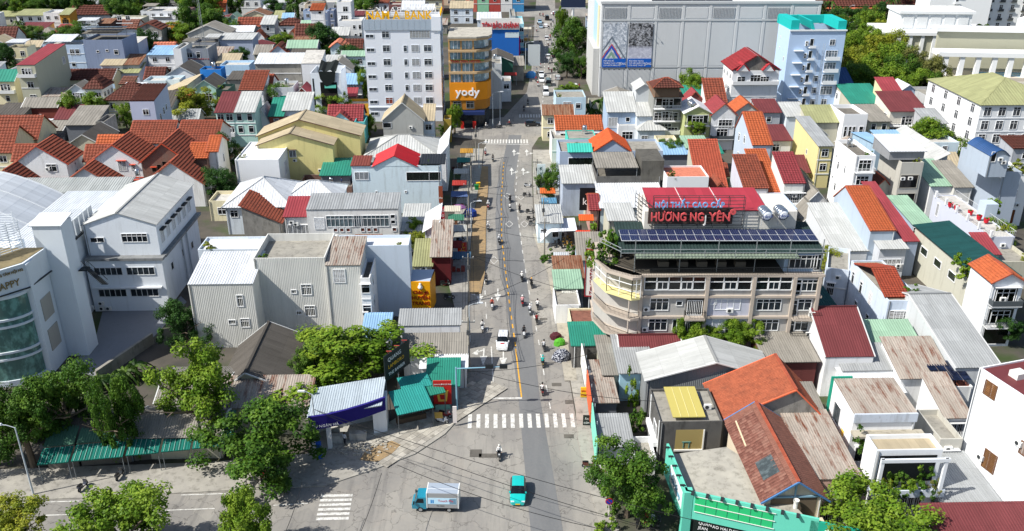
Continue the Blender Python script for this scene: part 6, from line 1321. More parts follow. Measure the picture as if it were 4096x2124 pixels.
tank('big shiny steel tank on the furniture building, the one nearer the red letters',(34.6,113.6,19.0),.1,1.15,'TÂN Á')
tank('big shiny steel tank on the furniture building, the one farther from the red letters',(36.9,113.9,19.0),.1,1.15,'TÂN Á')
tank('upright steel tank on the ornate white villa roof',(65.18,238.75,14),0,1.2,None,True)
tank('steel tank lying on the white roof of the olive green house',(42.66,207.91,11),.3,1.0)
tank('steel tank on the low red roof beside the hall, left edge',(-97.48,161.99,8),.4,1.0)
tank('steel tank on the red roof below the bougainvillea',(-74.28,167.64,7.5),.2,.8,None,True)
# ---- corner shop under repair with blue fascia
cs=root('corner_shop','gutted corner shop with curved dark blue fascia and white pillar','shop',(-23.87,87.19,0),0)
o_=Vector((-23.87,87.19,0)); cv=[Vector(q)-o_ for q in ((-23.87,87.19,0),(-21.84,87.74,0),(-19.63,88.78,0),(-17.42,90.08,0),(-15.41,91.5,0))]
part(cs,'fascia',lambda m:[m.face([(a_.x,a_.y,z0),(b_.x,b_.y,z0),(b_.x,b_.y,z1),(a_.x,a_.y,z1)]) for a_,b_ in zip(cv[:-1],cv[1:]) for z0,z1 in ((3.3,5.1),)],paint('#241c6e',.1))
part(cs,'fascia_back',lambda m:[m.face([(b_.x-.1,b_.y+.3,3.3),(a_.x-.1,a_.y+.3,3.3),(a_.x-.1,a_.y+.3,5.1),(b_.x-.1,b_.y+.3,5.1)]) for a_,b_ in zip(cv[:-1],cv[1:])],paint('#241c6e',.1))
part(cs,'fascia_cap',lambda m:[m.face([(a_.x,a_.y,5.1),(b_.x,b_.y,5.1),(b_.x-.1,b_.y+.3,5.1),(a_.x-.1,a_.y+.3,5.1)]) for a_,b_ in zip(cv[:-1],cv[1:])],paint('#2a2278',.1))
part(cs,'soffit',lambda m:m.face([(p.x,p.y,3.3) for p in cv]+[(cv[-1].x-.5,cv[-1].y+2,3.3),(-.4,2.4,3.3)]),plain('#c9ccce',.8))
part(cs,'back_wall',lambda m:(m.face([(-.3,4.0,0),(cv[-1].x-.3,cv[-1].y+3.2,0),(cv[-1].x-.3,cv[-1].y+3.2,3.4),(-.3,4.0,3.4)]),m.face([(-.1,0.1,0),(-.3,4,0),(-.3,4,3.4),(-.1,.1,3.4)])),paint('#cfd3d6',.3))
part(cs,'end_wall',lambda m:m.slab([(cv[-1].x-1.6,cv[-1].y-.45),(cv[-1].x,cv[-1].y),(cv[-1].x-.2,cv[-1].y+3),(cv[-1].x-1.8,cv[-1].y+2.7)],0,4.2),paint('#e4e6e8',.15))
part(cs,'floor',lambda m:m.face([(p.x,p.y,.2) for p in cv]+[(cv[-1].x-.3,cv[-1].y+3.2,.2),(-.3,4,.2)]),concrete('#a5a39d'))
for i in (0,1):part(cs,'pillar',lambda m:m.box(cv[i].x-.25+.4*(i==0),cv[i].y+.15,0,cv[i].x+.25+.4*(i==0),cv[i].y+.6,3.3),plain('#dfe1e2',.7))
PER=.3
part(cs,'roof',lambda m:sheet(m,(-.4,.6,4.6),(1,.32,0),(-.3,10,1.2),9.0,5.6,'corr'),sheetmat('#b4c0c8',0,.55,.5))
letters(cs,'ẨU NGÂN HÀ',.3,-.02,3.55,.5,LW,1,1,atan2(cv[1].y,cv[1].x),.01)
for x, y, sx, sy, sz in ((2.0,1.9,1.4,.7,.9),(4.1,2.3,2.0,.8,1.0),(1.2,3.3,1.5,.5,1.1)):part(cs,'counter',lambda m:m.box(x,y,.2,x+sx,y+sy,.2+sz),concrete('#b2b0ab'))
# billboard on posts and stalls behind the corner
bb2=root('street_billboard','black slanted billboard with white and yellow writing above the stalls','billboard',(-15.86,95.35,2.5),0)
_a, _b2=Vector((0,0,0)), Vector((2.6,4.6,0)); an=atan2(4.6,2.6)
bd=part(bb2,'board',lambda m:m.slab([(0,0),(2.6,4.6),(2.5,4.7),(-.1,.1)],2.4,6.0),plain('#1b2326',.6))
for q in (0,.5,1):part(bb2,'post',lambda m:m.bar((2.6*q,4.6*q+.1,-2.5),(2.6*q,4.6*q+.1,2.4),.08),plain('#6d7276',.5))
for s_, z, sz, mt in (('QUANG',4.9,.8,LW),('LAMBORO',3.9,.75,plain('#d8a92c',.5)),('THE BARBER',2.9,.65,LW)):letters(bb2,s_,.35,.55,z,sz,mt,1,.95,an,.01)
for i in range(3):part(bb2,'lamp_bracket',lambda m:m.path([(.5+i*.8,.9+i*1.4,6),(.2+i*.8,.8+i*1.4,6.4),(.9+i*.8,.6+i*1.4,6.5)],.04),plain('#b84a40',.5))
for lb, F_, w_, d_, z_, c_, sl in (('big teal tin stall awning by the corner',(-13.93,90.78,3),4.6,4.2,3.0,'teal',.9),('small teal tin stall awning behind the big one',(-13.82,95.2,3.6),4.0,2.6,3.6,'teal',.5),('green tin market awning near the red poster',(-11.36,94.45,3.2),3.2,2.4,3.2,'mgreen',.5)):
 st=root('market_stall',lb,'stall',(F_[0],F_[1],0),radians(22))
 part(st,'awning',lambda m:sheet(m,(0,0,z_),(1,0,0),(0,d_,sl),w_,hypot(d_,sl),'corr'),ROOFS[c_][1]())
 for x, y in ((.1,.1),(w_-.1,.1),(.1,d_-.1),(w_-.1,d_-.1)):part(st,'post',lambda m:m.bar((x,y,0),(x,y,z_+sl*y/d_),.06),plain('#5f6467',.6))
 part(st,'counter',lambda m:m.box(.4,d_*.5,0,w_-.4,d_*.5+.7,.9),plain('#5a4a3c',.8))
rp_=root('red_poster','red chicken shop poster with yellow bucket beside the stalls','poster',(-10.06,96.6,0),radians(2))
part(rp_,'board',lambda m:m.box(0,-.1,.8,2.3,.1,4.3),plain('#b3231f',.6))
part(rp_,'bucket',lambda m:m.prism([(.6,1.3),(1.7,1.3),(1.9,2.9),(.4,2.9)],-.16,-.11),plain('#e2b24a',.6)); part(rp_,'bucket_label',lambda m:m.prism([(.9,1.6),(1.4,1.6),(1.5,2.3),(.8,2.3)],-.2,-.165),plain('#b3231f',.6))
letters(rp_,'BÁNH XƯỞNG CÁ MINH',.1,-.14,3.75,.24,LW,1,.85,0,.01)
part(rp_,'foot',lambda m:m.box(.2,-.3,0,2.1,.3,.8),plain('#7fb5a5',.7))
# ---- green striped market awnings under the street trees
ga=0
for x0, x1, y_ in ((92,166,1168),(168,290,1163),(292,372,1158),(374,445,1150),(447,545,1142)):
 ga+=1
 A_=Vector(((-53.31,81.38,2.8)[0]+(x0-92)*.0463,(-53.31,81.38,2.8)[1]+(x0-92)*.0085,0)); w_=(x1-x0)*.0463
 st=root('market_awning','green tin pavement awning under the street trees, number %s from the lamp post'%('one','two','three','four','five')[ga-1],'awning',A_,radians(9),'green pavement awnings')
 part(st,'awning',lambda m:sheet(m,(0,0,2.7),(1,0,0),(0,2.5,.5),w_-.1,2.5,'corr'),sheetmat('#1c7468',0,.6,.4))
 part(st,'upper_roof',lambda m:sheet(m,(0,2.6,3.3),(1,0,0),(0,3,.7),w_-.1,3,'corr'),sheetmat('#55806c',0,.7,.4))
 for i in range(int(w_/.55)):part(st,'white_stripe',lambda m:m.bar((.3+i*.55,.02,2.78),(.3+i*.55,2.4,3.26),.022),plain('#a9c4bc',.6))
 for x in (.1,w_-.2):part(st,'post',lambda m:m.bar((x,.15,0),(x,.15,2.7),.05),plain('#7c8284',.5))
 part(st,'back_wall',lambda m:m.box(0,2.7,0,w_-.1,2.9,3.2),plain('#6d6a64',.8))
 # ---- houses of the lower right corner
PER=.3
dk=house('dark stained concrete cube with yellow sheet on its roof and open cream room',(16.85,84.66,6.2),(24.04,84.81,6.2),7,'dconc','flat','conc',ph=.3,front=0,left=[(.7,.45,1.6,1.9,'1','#2a2d2c')],bands=False,ang=1.6)
w_=dk['w']
part(dk,'room_opening',lambda m:(m.box(w_*.27,-.03,2.4,w_*.72,-.01,5.1)),plain('#a79560',.8))
for bx in ((w_*.26,-.14,2.2,w_*.73,-.02,2.42),(w_*.71,-.14,2.42,w_*.73,-.02,5.1)):part(dk,'white_frame',lambda m:m.box(*bx),plain('#e8e8e4',.6))
part(dk,'table',lambda m:(m.box(w_*.38,-.1,3.4,w_*.52,-.04,3.5),m.box(w_*.4,-.1,2.6,w_*.41,-.04,3.4),m.box(w_*.49,-.1,2.6,w_*.5,-.04,3.4)),plain('#5d8f8a',.7))
part(dk,'yellow_sheet',lambda m:sheet(m,(w_*.22,.5,6.5),(1,0,0),(0,6,.3),w_*.52,6.0,'flat'),plain('#b9ad62',.5))
for i in range(1,4):part(dk,'sheet_seam',lambda m:m.bar((w_*.22+i*w_*.13,.5,6.53),(w_*.22+i*w_*.13,6.4,6.8),.03),plain('#d8cf9a',.6))
part(dk,'white_side_frame',lambda m:(m.box(-.06,0,0,-.001,.25,6.3),m.box(-.06,5.4,0,-.001,5.7,6.3),m.box(-.5,.3,2.6,-.002,5.4,3.2)),plain('#e6e8e8',.6))
aircon(dk,(w_*.85,3,6.0),0)
orr=house('broad house with orange tiled gable roof and pink ridge tiles',(24.4,86.41,5.5),(36.24,86.65,5.5),7.5,'concrete','gy','red',rise=3.9,rp=.68,ov=.5,front=0,ang=1.6,trim='#d86a48')
bpy.data.objects[orr.name].children[1].data.materials[0]=tilemat('#a0583e',.35)
def tiled_parts(t):
 """the single roof tiles of the nearest slope"""
 me=MB(); me.box(-.17,-.2,0,.17,.2,.035); me.box(-.17,-.2,.035,-.09,.2,.07); ms=[me.mesh('tile',tilemat(c,.15)) for c in ('#7d5449','#714a40','#866054')]
 return ms
rose=house('long house with rose tiled gable roof and blue bargeboards',(25.56,71.79,6),(31.45,71.67,6),13.5,'#cfc3ae','gy','rose',rise=2.1,ov=.6,og=.5,front=0,ang=2.5,trim='#4a78a8')
w_=rose['w']; rf=[c for c in rose.children if c.name.startswith('roof')][0]; tm=tiled_parts(rose); sl_=2.1/(w_/2); nrm=Vector((-sl_,0,1)).normalized(); ev=Vector((1,0,sl_)).normalized(); n_=0
for r_ in range(9):
 for c_ in range(32):
  q=Vector((-.6,0,6-.6*sl_+.06))+ev*(.22+r_*.40)+Vector((0,.0+c_*.42-.3,0))+nrm*.07
  if 2.5<r_<6.5 and 5.5<c_<11.5:continue
  o=obj('tile',tm[rnd.randrange(3)],rf,q); o.rotation_euler=Matrix((Vector((0,-1,0)),ev,nrm)).transposed().to_euler(); n_+=1
part(rf,'roof_window',lambda m:sheet(m,Vector((-.6,5.0,6-.6*sl_+.06))+ev*1.25+nrm*.12,(0,-1,0),ev,3.0,1.9,'corr'),glassmat('corrugated_skylight','#3c4446',.3))
part(rf,'roof_slot',lambda m:m.bar(Vector((-.6,12.6,6-.6*sl_+.1))+ev*1.3+nrm*.1,Vector((-.6,8.0,6-.6*sl_+.1))+ev*1.1+nrm*.1,.1),plain('#d8c8a8',.8))
part(rose,'porch_beam',lambda m:(m.bar((0,-.1,6.0),(w_,-.1,6.0),.12),m.bar((w_/2,-.1,6),(w_/2,-.1,8),.1)),plain('#7fa4b8',.6))
part(rose,'porch_column',lambda m:m.lathe([(.3,0),(.22,.4),(.22,5.6),(.32,6)],10,0,(w_*.5,-.6,0)),plain('#e2e2de',.6))
part(rose,'terrace_floor',lambda m:m.box(-.5,-2.4,3.0,w_+.3,-.02,3.2),plain('#d6ccb4',.7))
part(rose,'recess_shade_panel',lambda m:m.box(.6,-.05,3.2,w_-.6,-.01,5.8),plain('#6d6152',.8))  # flat dark panel paints the shade under the porch gable
house('grey ribbed roof deck between the rose and white houses',(31.66,75.61,5.2),(36.65,76.01,5.2),11.5,'#c9a79a','sf','rustg',rise=.9,ov=.1,front=0,ang=1.6)
house('strip of terracotta floor beside the ribbed deck',(31.19,78.08,3.6),(32.57,78.08,3.6),10,'#b9683f','flat','salmon',front=0,ph=.1,ang=1.6)
house('pale porch house with barred window under the ribbed deck',(32.06,73.27,4.2),(35.26,73.52,4.2),4,'#c9b4a8','flat','conc',ph=.2,front=[(.5,.35,2.8,1.6,'g')],ang=1.6)
house('cement roof slope above the ribbed deck',(31.13,86.91,5.6),(36.39,87.73,5.6),5,'#d9b2a4','sf','fibro',rise=1.0,front=0,ang=1.6)
rw=house('tall white house with rust ribbed flat roof and green end wall',(38.37,83.57,8),(45.44,83.89,8),6.6,'#e8eaec','sf','rustg',rise=.5,ov=.05,og=.05,front=[(.25,.2,1.8,2.0,'1','#141a1c'),(.75,.2,2.2,2.2,'w','#1b2326')],left=[(.35,.5,1.9,2.4,'1','#3c4448'),(.7,.45,.9,1.0,'1','#c2a24a')],dirt=.2,ang=1.6,bands=False)
w_=rw['w']; part(rw,'parapet',lambda m:m.box(-.05,-.25,7.0,w_+.05,-.01,8.1),paint('#c4ccd6',.9)); part(rw,'ledge',lambda m:m.box(-.1,-1.3,5.6,w_+.9,0,5.85),concrete('#a29c8e')); part(rw,'green_end',lambda m:m.box(-.3,6.62,3,2.2,6.8,8.8),plain('#1d9a80',.6))
gh=house('white house with roofed roof garden full of plants',(37.92,76.02,8.6),(44.92,76.16,8.6),2.8,'#e8ecef','flat','beige',ph=.5,front=[(.25,.02,2.0,2.4,'g','#23282b'),(.68,.02,2.2,2.4,'g','#0e1112')],left=0,dirt=.15,bands=False,ang=1.6,shade=False)
w_=gh['w']; part(gh,'garden_shade_panel',lambda m:m.box(.5,-.03,4.6,w_-.5,-.01,7.9),plain('#12181a',.7)); part(gh,'garden_ledge',lambda m:m.box(-.3,-1.5,3.6,w_+.3,-.01,3.9),paint('#cfd9e4',.2)); part(gh,'garden_parapet',lambda m:m.box(-.3,-1.5,3.9,w_+.3,-1.35,4.5),paint('#cfd9e4',.2))  # dark panel paints the shade inside the garden opening
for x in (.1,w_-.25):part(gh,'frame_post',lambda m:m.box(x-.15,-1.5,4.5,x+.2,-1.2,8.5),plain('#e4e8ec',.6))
part(gh,'frame_beam',lambda m:m.box(-.1,-1.55,8.1,w_+.1,-1.3,8.5),plain('#dfe5ea',.6))
house('low ribbed grey yard roof beneath the tall white wall',(45.22,72.36,3),(51.27,72.61,3),10,'grey','sf','mgrey',rise=.4,front=0,ang=1.6)
house('maroon tin roof cut by the lower right corner',(41.44,66.59,4.4),(51.69,66.59,4.4),4.5,'grey','sf','maroon',rise=.9,front=0,ang=1.6)
house('grey passage house with barred window behind the roof garden',(48.35,83.04,5),(50.94,83.43,5),6,'#b9b7ae','flat','conc',front=[(.5,.3,1.6,2,'g')],ang=1.6)
ww_=house('tall white ribbed wall of the house at the right edge with maroon roof',(51.43,84.2,13.7),(55.2,72.0,13.7),16,'#e6eaee','flat','maroon',ph=.2,front=[(.16,.82,1.5,1.6,'l','#7a5a34'),(.33,.22,1.6,2.2,'l','#6a5230'),(.62,.55,1.2,1.4,'1','#7a6a60')],dirt=.12,bands=False,shade=False,frame='#6a4a36',ang=-72.8)
part(ww_,'roof_hatch',lambda m:m.box(2.0,2.0,13.5,3.2,3.4,14.2),plain('#d5d5d0',.6)); aircon(ww_,(3.1,0,3.6))
for i in range(14):part(ww_,'cladding_seam',lambda m:m.box(.4+i*.9,-.025,0,.43+i*.9,-.001,13.6),plain('#b9bec2',.7))
bt=house('white open balcony tower with small orange gable and climbing plants',(67.88,113.04,10.5),(72.42,113.56,10.5),6,'#e4e8ec','gy','orange',rise=1.3,ov=.4,front=[(.5,.68,3.2,2.3,'1','#1c2420'),(.5,.36,3.6,2.4,'1','#141a18'),(.5,.04,3.6,2.6,'1','#101513')],bal=(1,2),dirt=.3,ang=1.6)
# turquoise shop front, lower right
ts=root('turquoise_shop','turquoise clothes shop with folded fascia and green panels','shop',(17.56,72.1,0),0)
TQ=paint('#62c4ae',.12); p0, p1, p2=Vector((-.69,8.03,0)), Vector((0,0,0)), Vector((12.1,-4.3,0))
def slabwall(a_,b_,z0,z1,th=.25):
 d_=(b_-a_).normalized(); n_=Vector((-d_.y,d_.x,0))*th
 return lambda m:m.slab([(a_.x,a_.y),(b_.x,b_.y),(b_.x+n_.x,b_.y+n_.y),(a_.x+n_.x,a_.y+n_.y)],z0,z1)
part(ts,'side_fascia',slabwall(p0,p1,2.4,6.5),TQ); part(ts,'front_fascia',slabwall(p1,p2,3.2,6.5),TQ); part(ts,'corner_pier',lambda m:m.box(-.2,-.3,0,.7,.6,6.5),TQ)
part(ts,'side_wall',slabwall(p0+Vector((.8,0,0)),p1+Vector((.8,.5,0)),0,3.0),paint('#3cae84',.5))
d_=(p2-p1).normalized(); fa=atan2(d_.y,d_.x)
for i in range(7):
 for j in range(2):
  q=p1+d_*(1.0+i*1.1); part(ts,'green_panel',lambda m:(m.box(0,-.08,0,1.02,0,.85)),plain('#2fb573',.4)).matrix_local=Matrix.Translation((q.x,q.y,4.3+j*.95))@Matrix.Rotation(fa,4,'Z')
for j in range(3):part(ts,'panel_rail',lambda m:m.bar(p1+d_*.95+Vector((0,-.12,4.27+j*.94)),p1+d_*8.8+Vector((0,-.12,4.27+j*.94)),.04),plain('#d8dcd8',.5))
for i in range(8):part(ts,'flood_lamp',lambda m:m.box(-.15,-.5,6.5,.15,.1,6.65),plain('#2f3436',.5)).matrix_local=Matrix.Translation(p1+d_*(.7+i*1.45))@Matrix.Rotation(fa,4,'Z')
for i in range(5):part(ts,'flood_lamp',lambda m:m.box(-.4,-.1,6.5,.1,.1,6.65),plain('#2f3436',.5)).location=p0+(p1-p0)*(.1+.2*i)
part(ts,'sign_board',slabwall(p0+(p1-p0)*.32+Vector((-.12,0,0)),p0+(p1-p0)*.92+Vector((-.12,0,0)),3.6,5.6,.08),plain('#dfe9ec',.5))
sa=atan2(-8.03,.69); q=p0+(p1-p0)*.38+Vector((-.16,0,4.2)); letters(ts,'Yến Shop',q.x,q.y,q.z,1.1,plain('#6d9bb0',.5),1,.85,sa,.03)
part(ts,'dark_entry',slabwall(p1+d_*.9+Vector((0,.2,0)),p2+Vector((0,.2,0)),0,3.3),plain('#16201e',.6))
for s_, u, z in (('QUẦN',1.6,2.6),('JEAN',1.6,2.0),('ÁO HAI DÂY',3.0,2.5),('150K',3.2,1.8)):
 q=p1+d_*u+Vector((0,.16,z)); letters(ts,s_,q.x,q.y,q.z,.5,plain('#c9493c',.5) if '1' in s_ else LW,1,.9,fa,.01)
part(ts,'flat_roof',lambda m:m.face([(p0.x+.3,p0.y,5.0),(.4,.4,5.0),(p2.x,p2.y+.5,5.0),(9.2,5.5,5.0),(6.3,9.5,5.0)]),concrete('#a3a096','weathered_deck'))
lg=p1+d_*12.4; part(ts,'logo_wall',slabwall(p1+d_*12.12,p1+d_*17,2.6,6.2),paint('#1f9c82',.12)); q=p1+d_*14.2
part(ts,'logo_disc',lambda m:m.lathe([(0,-.06),(1.0,-.06),(1.0,.0)],20,0,(0,0,0),'y'),plain('#e4ebe8',.5)).matrix_local=Matrix.Translation((q.x,q.y-.08,4.7))@Matrix.Rotation(fa,4,'Z')
letters(ts,'YG',q.x-.6,q.y+.02,4.3,1.0,plain('#17553f',.5),1,1,fa,.03)
# yellow vertical chicken-feet sign on the white box
ys=root('yellow_sign','big yellow sign with red letters on the end of the white box house','sign',(-15.58,122.89,0),0)
SY=plain('#eba511',.5)
part(ys,'board',lambda m:m.box(0,-.3,.6,3.0,.0,5.9),SY); part(ys,'side_board',lambda m:m.slab([(3.0,-.3),(3.5,3.4),(3.4,3.5),(2.9,0)],.6,5.9),plain('#c98a10',.5))
part(ys,'top_sheet',lambda m:m.face([(0,0,5.9),(3.0,-.1,5.9),(3.4,3.4,6.3),(0,3.4,6.3)]),plain('#a9b4c4',.5)); part(ys,'shop_below',lambda m:m.box(.2,.1,0,2.9,3.3,5.8),paint('#b9bcc0',.3))
part(ys,'hen_figure',lambda m:m.lathe([(0,0),(.28,.05),(.4,.3),(.25,.6),(.16,.8),(.2,.95),(0,1.05)],10,0,(1.5,-.36,4.7)),plain('#f0efe8',.6),True)
DR=plain('#8f1712',.5)
for s_, z, sz in (('Chân gà',3.9,.78),('HUYỀN',2.9,.86),('TRANG',1.95,.86),('151 BÀ TRIỆU',1.05,.36)):letters(ys,s_,1.5,-.34,z,sz,DR,1,.95,0,.04,.012,'CENTER')
# ================================================================ trees and plants
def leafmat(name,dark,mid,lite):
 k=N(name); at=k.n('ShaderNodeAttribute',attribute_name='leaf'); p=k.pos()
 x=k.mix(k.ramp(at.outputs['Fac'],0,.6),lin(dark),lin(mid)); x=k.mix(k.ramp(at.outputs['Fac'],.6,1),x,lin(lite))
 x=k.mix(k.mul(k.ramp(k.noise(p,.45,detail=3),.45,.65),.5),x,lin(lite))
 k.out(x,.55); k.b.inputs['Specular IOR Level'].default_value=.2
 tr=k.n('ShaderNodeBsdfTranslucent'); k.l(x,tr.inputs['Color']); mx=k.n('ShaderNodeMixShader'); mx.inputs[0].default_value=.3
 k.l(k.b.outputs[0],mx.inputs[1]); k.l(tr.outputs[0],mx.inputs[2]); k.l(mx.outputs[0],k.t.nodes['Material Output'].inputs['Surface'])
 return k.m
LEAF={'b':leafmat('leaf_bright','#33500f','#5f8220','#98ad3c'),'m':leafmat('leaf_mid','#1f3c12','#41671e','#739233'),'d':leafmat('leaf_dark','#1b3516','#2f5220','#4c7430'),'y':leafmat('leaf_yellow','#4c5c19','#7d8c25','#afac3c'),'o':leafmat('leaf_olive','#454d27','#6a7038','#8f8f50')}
BARK=N('bark'); _p=BARK.pos(); BARK=BARK.out(BARK.mix(BARK.noise(_p,4,(1,1,.3),5),lin('#4b4036'),lin('#7d7263')),.95)
def crown_mesh(seed,nclump=92,per=190,leaf=.058):
 R=random.Random(seed); v=[]; f=[]; val=[]
 cl=[]
 lobes=[(R.uniform(-.55,.55),R.uniform(-.55,.55),R.uniform(-.4,.5),R.uniform(.3,.52)) for _ in range(9)]
 while len(cl)<nclump:
  L=R.choice(lobes); d=Vector((R.gauss(0,1),R.gauss(0,1),R.gauss(.25,1))).normalized()*L[3]*R.uniform(.65,1.08)
  p=Vector(L[:3])+d
  if p.length<1.12 and p.z>-.75:cl.append((p,R.uniform(.10,.21),R.random()))
 for c, r, tone in cl:
  for _ in range(per):
   d=Vector((R.gauss(0,1),R.gauss(0,1),R.gauss(0,.75))).normalized()*r*R.random()**.4
   p=c+d; n=(d.normalized()*.6+Vector((R.uniform(-.6,.6),R.uniform(-.6,.6),R.uniform(.1,1.1)))).normalized()
   u=n.cross(Vector((R.uniform(-1,1),R.uniform(-1,1),R.uniform(-1,1)))).normalized(); w=n.cross(u); s=leaf*R.uniform(.55,1.15); b=len(v)
   v+=[tuple(p-u*s*.5),tuple(p+w*s*.36),tuple(p+u*s*.55),tuple(p-w*s*.36)]; f.append((b,b+1,b+2,b+3))
   t=min(1,max(0,tone*.55+R.random()*.35+.15*p.z)); val+=[t]*4  # leaves paler with height: a sunlit crown top put into the colour
 cx_=[(max(q[i] for q in v)+min(q[i] for q in v))/2 for i in range(3)]; v=[(q[0]-cx_[0],q[1]-cx_[1],q[2]-cx_[2]) for q in v]
 k=1/sorted(max(abs(q[0]),abs(q[1])) for q in v)[int(len(v)*.97)]; kz=1/sorted(abs(q[2]) for q in v)[int(len(v)*.97)]; v=[(q[0]*k,q[1]*k,q[2]*kz) for q in v]
 me=bpy.data.meshes.new('crown'); me.from_pydata(v,[],f); a=me.attributes.new('leaf','FLOAT','POINT'); a.data.foreach_set('value',val); me.materials.append(LEAF['m']); return me
CROWN=[crown_mesh(11+i) for i in range(5)]; BUSH=[crown_mesh(40+i,26,60,.14) for i in range(3)]
def trunk_mesh(seed):
 R=random.Random(seed); m=MB(); b=Vector((R.uniform(-.04,.04),R.uniform(-.04,.04),.55)); m.bar((0,0,0),b,.045,0,7,.032)
 for i in range(7):
  t=2*pi*i/7+R.uniform(-.4,.4); e=b+Vector((cos(t)*R.uniform(.12,.3),sin(t)*R.uniform(.12,.3),R.uniform(.14,.36))); m.bar(b,e,.022,0,5,.012)
  for q in range(2):m.bar(e,e+Vector((cos(t+q-.5)*.14,sin(t+q-.5)*.14,R.uniform(.03,.16))),.011,0,4,.004)
 return m.mesh('trunk',BARK)
TRUNK=[trunk_mesh(3+i) for i in range(3)]; NT=0
def tree(label,c,r,rz=None,tone='m',cat='tree',group=None):
 """c = centre of the crown in space; the trunk stands under it"""
 global NT; NT+=1; rz=rz or r*.85; R=random.Random(label)
 t=root('tree',label,cat,(c[0],c[1],0),R.uniform(0,6.28),group); h=c[2]+rz
 obj('trunk',TRUNK[NT%3],t,scale=(h*.9,h*.9,max(c[2],1)*1.15))
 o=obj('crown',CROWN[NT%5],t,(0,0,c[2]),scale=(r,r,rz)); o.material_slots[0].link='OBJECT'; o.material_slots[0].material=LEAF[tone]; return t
def bush(label,c,r,rz=None,tone='m',name='shrub'):
 global NT; NT+=1; R=random.Random(label); t=root(name,label,'plant',c,R.uniform(0,6.28)); rz=rz or r*.8
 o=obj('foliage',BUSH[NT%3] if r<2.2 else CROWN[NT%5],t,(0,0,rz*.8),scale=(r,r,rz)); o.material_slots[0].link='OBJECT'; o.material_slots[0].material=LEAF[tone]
 obj('stem',TRUNK[NT%3],t,scale=(r,r,rz*.9)); return t
 # street trees at the lower left
tree('street tree only half inside the left edge',(-60.92,84.52,6.4),4.0,4.4,'m')  # extra tree mostly out of view, added for its shade on the pavement
tree('street tree behind the tall lamp post at the left edge',(-55.72,84.52,6.4),3.6,4.2,'m')
tree('street tree with brown fruiting top, second from the lamp post',(-52.33,87.81,7.2),3.6,4.6,'m')
tree('street tree with pale leaves over the awnings, third from the lamp post',(-45.37,85.82,6.6),2.7,4.6,'m')
tree('tallest street tree with broad bright crown left of the dark roof',(-37.87,88.89,7.6),4.7,5.0,'b')
tree('dense yellow-flecked street tree beside the blue fascia',(-29.04,83.71,4.8),6.3,4.3,'m')
tree('young roadside tree cut by the lower left corner',(-48.81,68.25,5),3.2,2.4,'y')
tree('fluffy roadside tree at the lower edge',(-38.4,68.71,5.2),4.6,3.8,'b')
tree('thin roadside tree at the lower edge near the zebra',(-26.63,68.71,5),3.2,3.4,'b')
t=tree('broad fresh green tree between corrugated block and stalls',(-19.96,100.65,4.6),8.4,3.2,'b'); t.rotation_euler.z=0; t.children[1].scale.y=4.4
tree('small dark courtyard tree against the corrugated block',(-47.3,112.87,3.8),3.4,3.4,'d')
tree('round dark green tree in front of the turquoise shop',(12.37,75.94,5),3.9,3.6,'m')
tree('bright tree before the roof garden at the lower edge',(35.67,67.97,5),5.2,3.6,'b')
bush('bougainvillea bush with red flowers by the dark ridged roof',(-27.13,101.33,2),2.6,2.0,'m')
bush('climbing shrub tower beside the grey shed',(15.57,98.16,0.2),1.1,3.0,'b'); bush('low leafy shrub under the climbing tower',(14.95,91.47,0.2),1.4,2.0,'m')
bush('small sapling under the no parking sign',(10.78,75.8,0.1),1.0,1.6,'m'); bush('grassy weed clump at the right kerb',(9.72,73.61,0.1),1.2,1.0,'b')
for i, (lb,x,y,r) in enumerate((('left',1735,862,2.2),('second',1775,858,2.6),('third',1818,857,2.6),('right',1868,862,2.4))):bush('yellow-green roof shrub on the wall before the furniture building, %s of four'%lb,(Vector((24.43,106.59,4))+Vector(((x-1735)*.058,0,0))),r,2.0,'b')
bush('terrace plants hanging over the furniture building corner',(13.4,111.5,14.6),2.0,2.4,'m'); bush('creeper on the left flank of the furniture building',(12.4,114.5,13.0),1.8,3.0,'b')
# roof garden
for i, (dx,r,rz,tn) in enumerate(((.9,.9,1.0,'y'),(2.4,1.3,1.4,'m'),(4.0,1.2,1.6,'b'),(5.6,1.3,1.3,'m'),(6.6,.8,.9,'o'))):
 bush(('yellowish','fern-like','tall bright','leafy dark','trailing olive')[i]+' plant in the white roof garden',((37.92,76.02,8.6)[0]+dx,(37.92,76.02,8.6)[1]-.8,4.0),r,rz,tn)
bush('potted shrubs beside the tall white rust-roofed house',(39.37,83.41,4.2),1.4,1.6,'m')
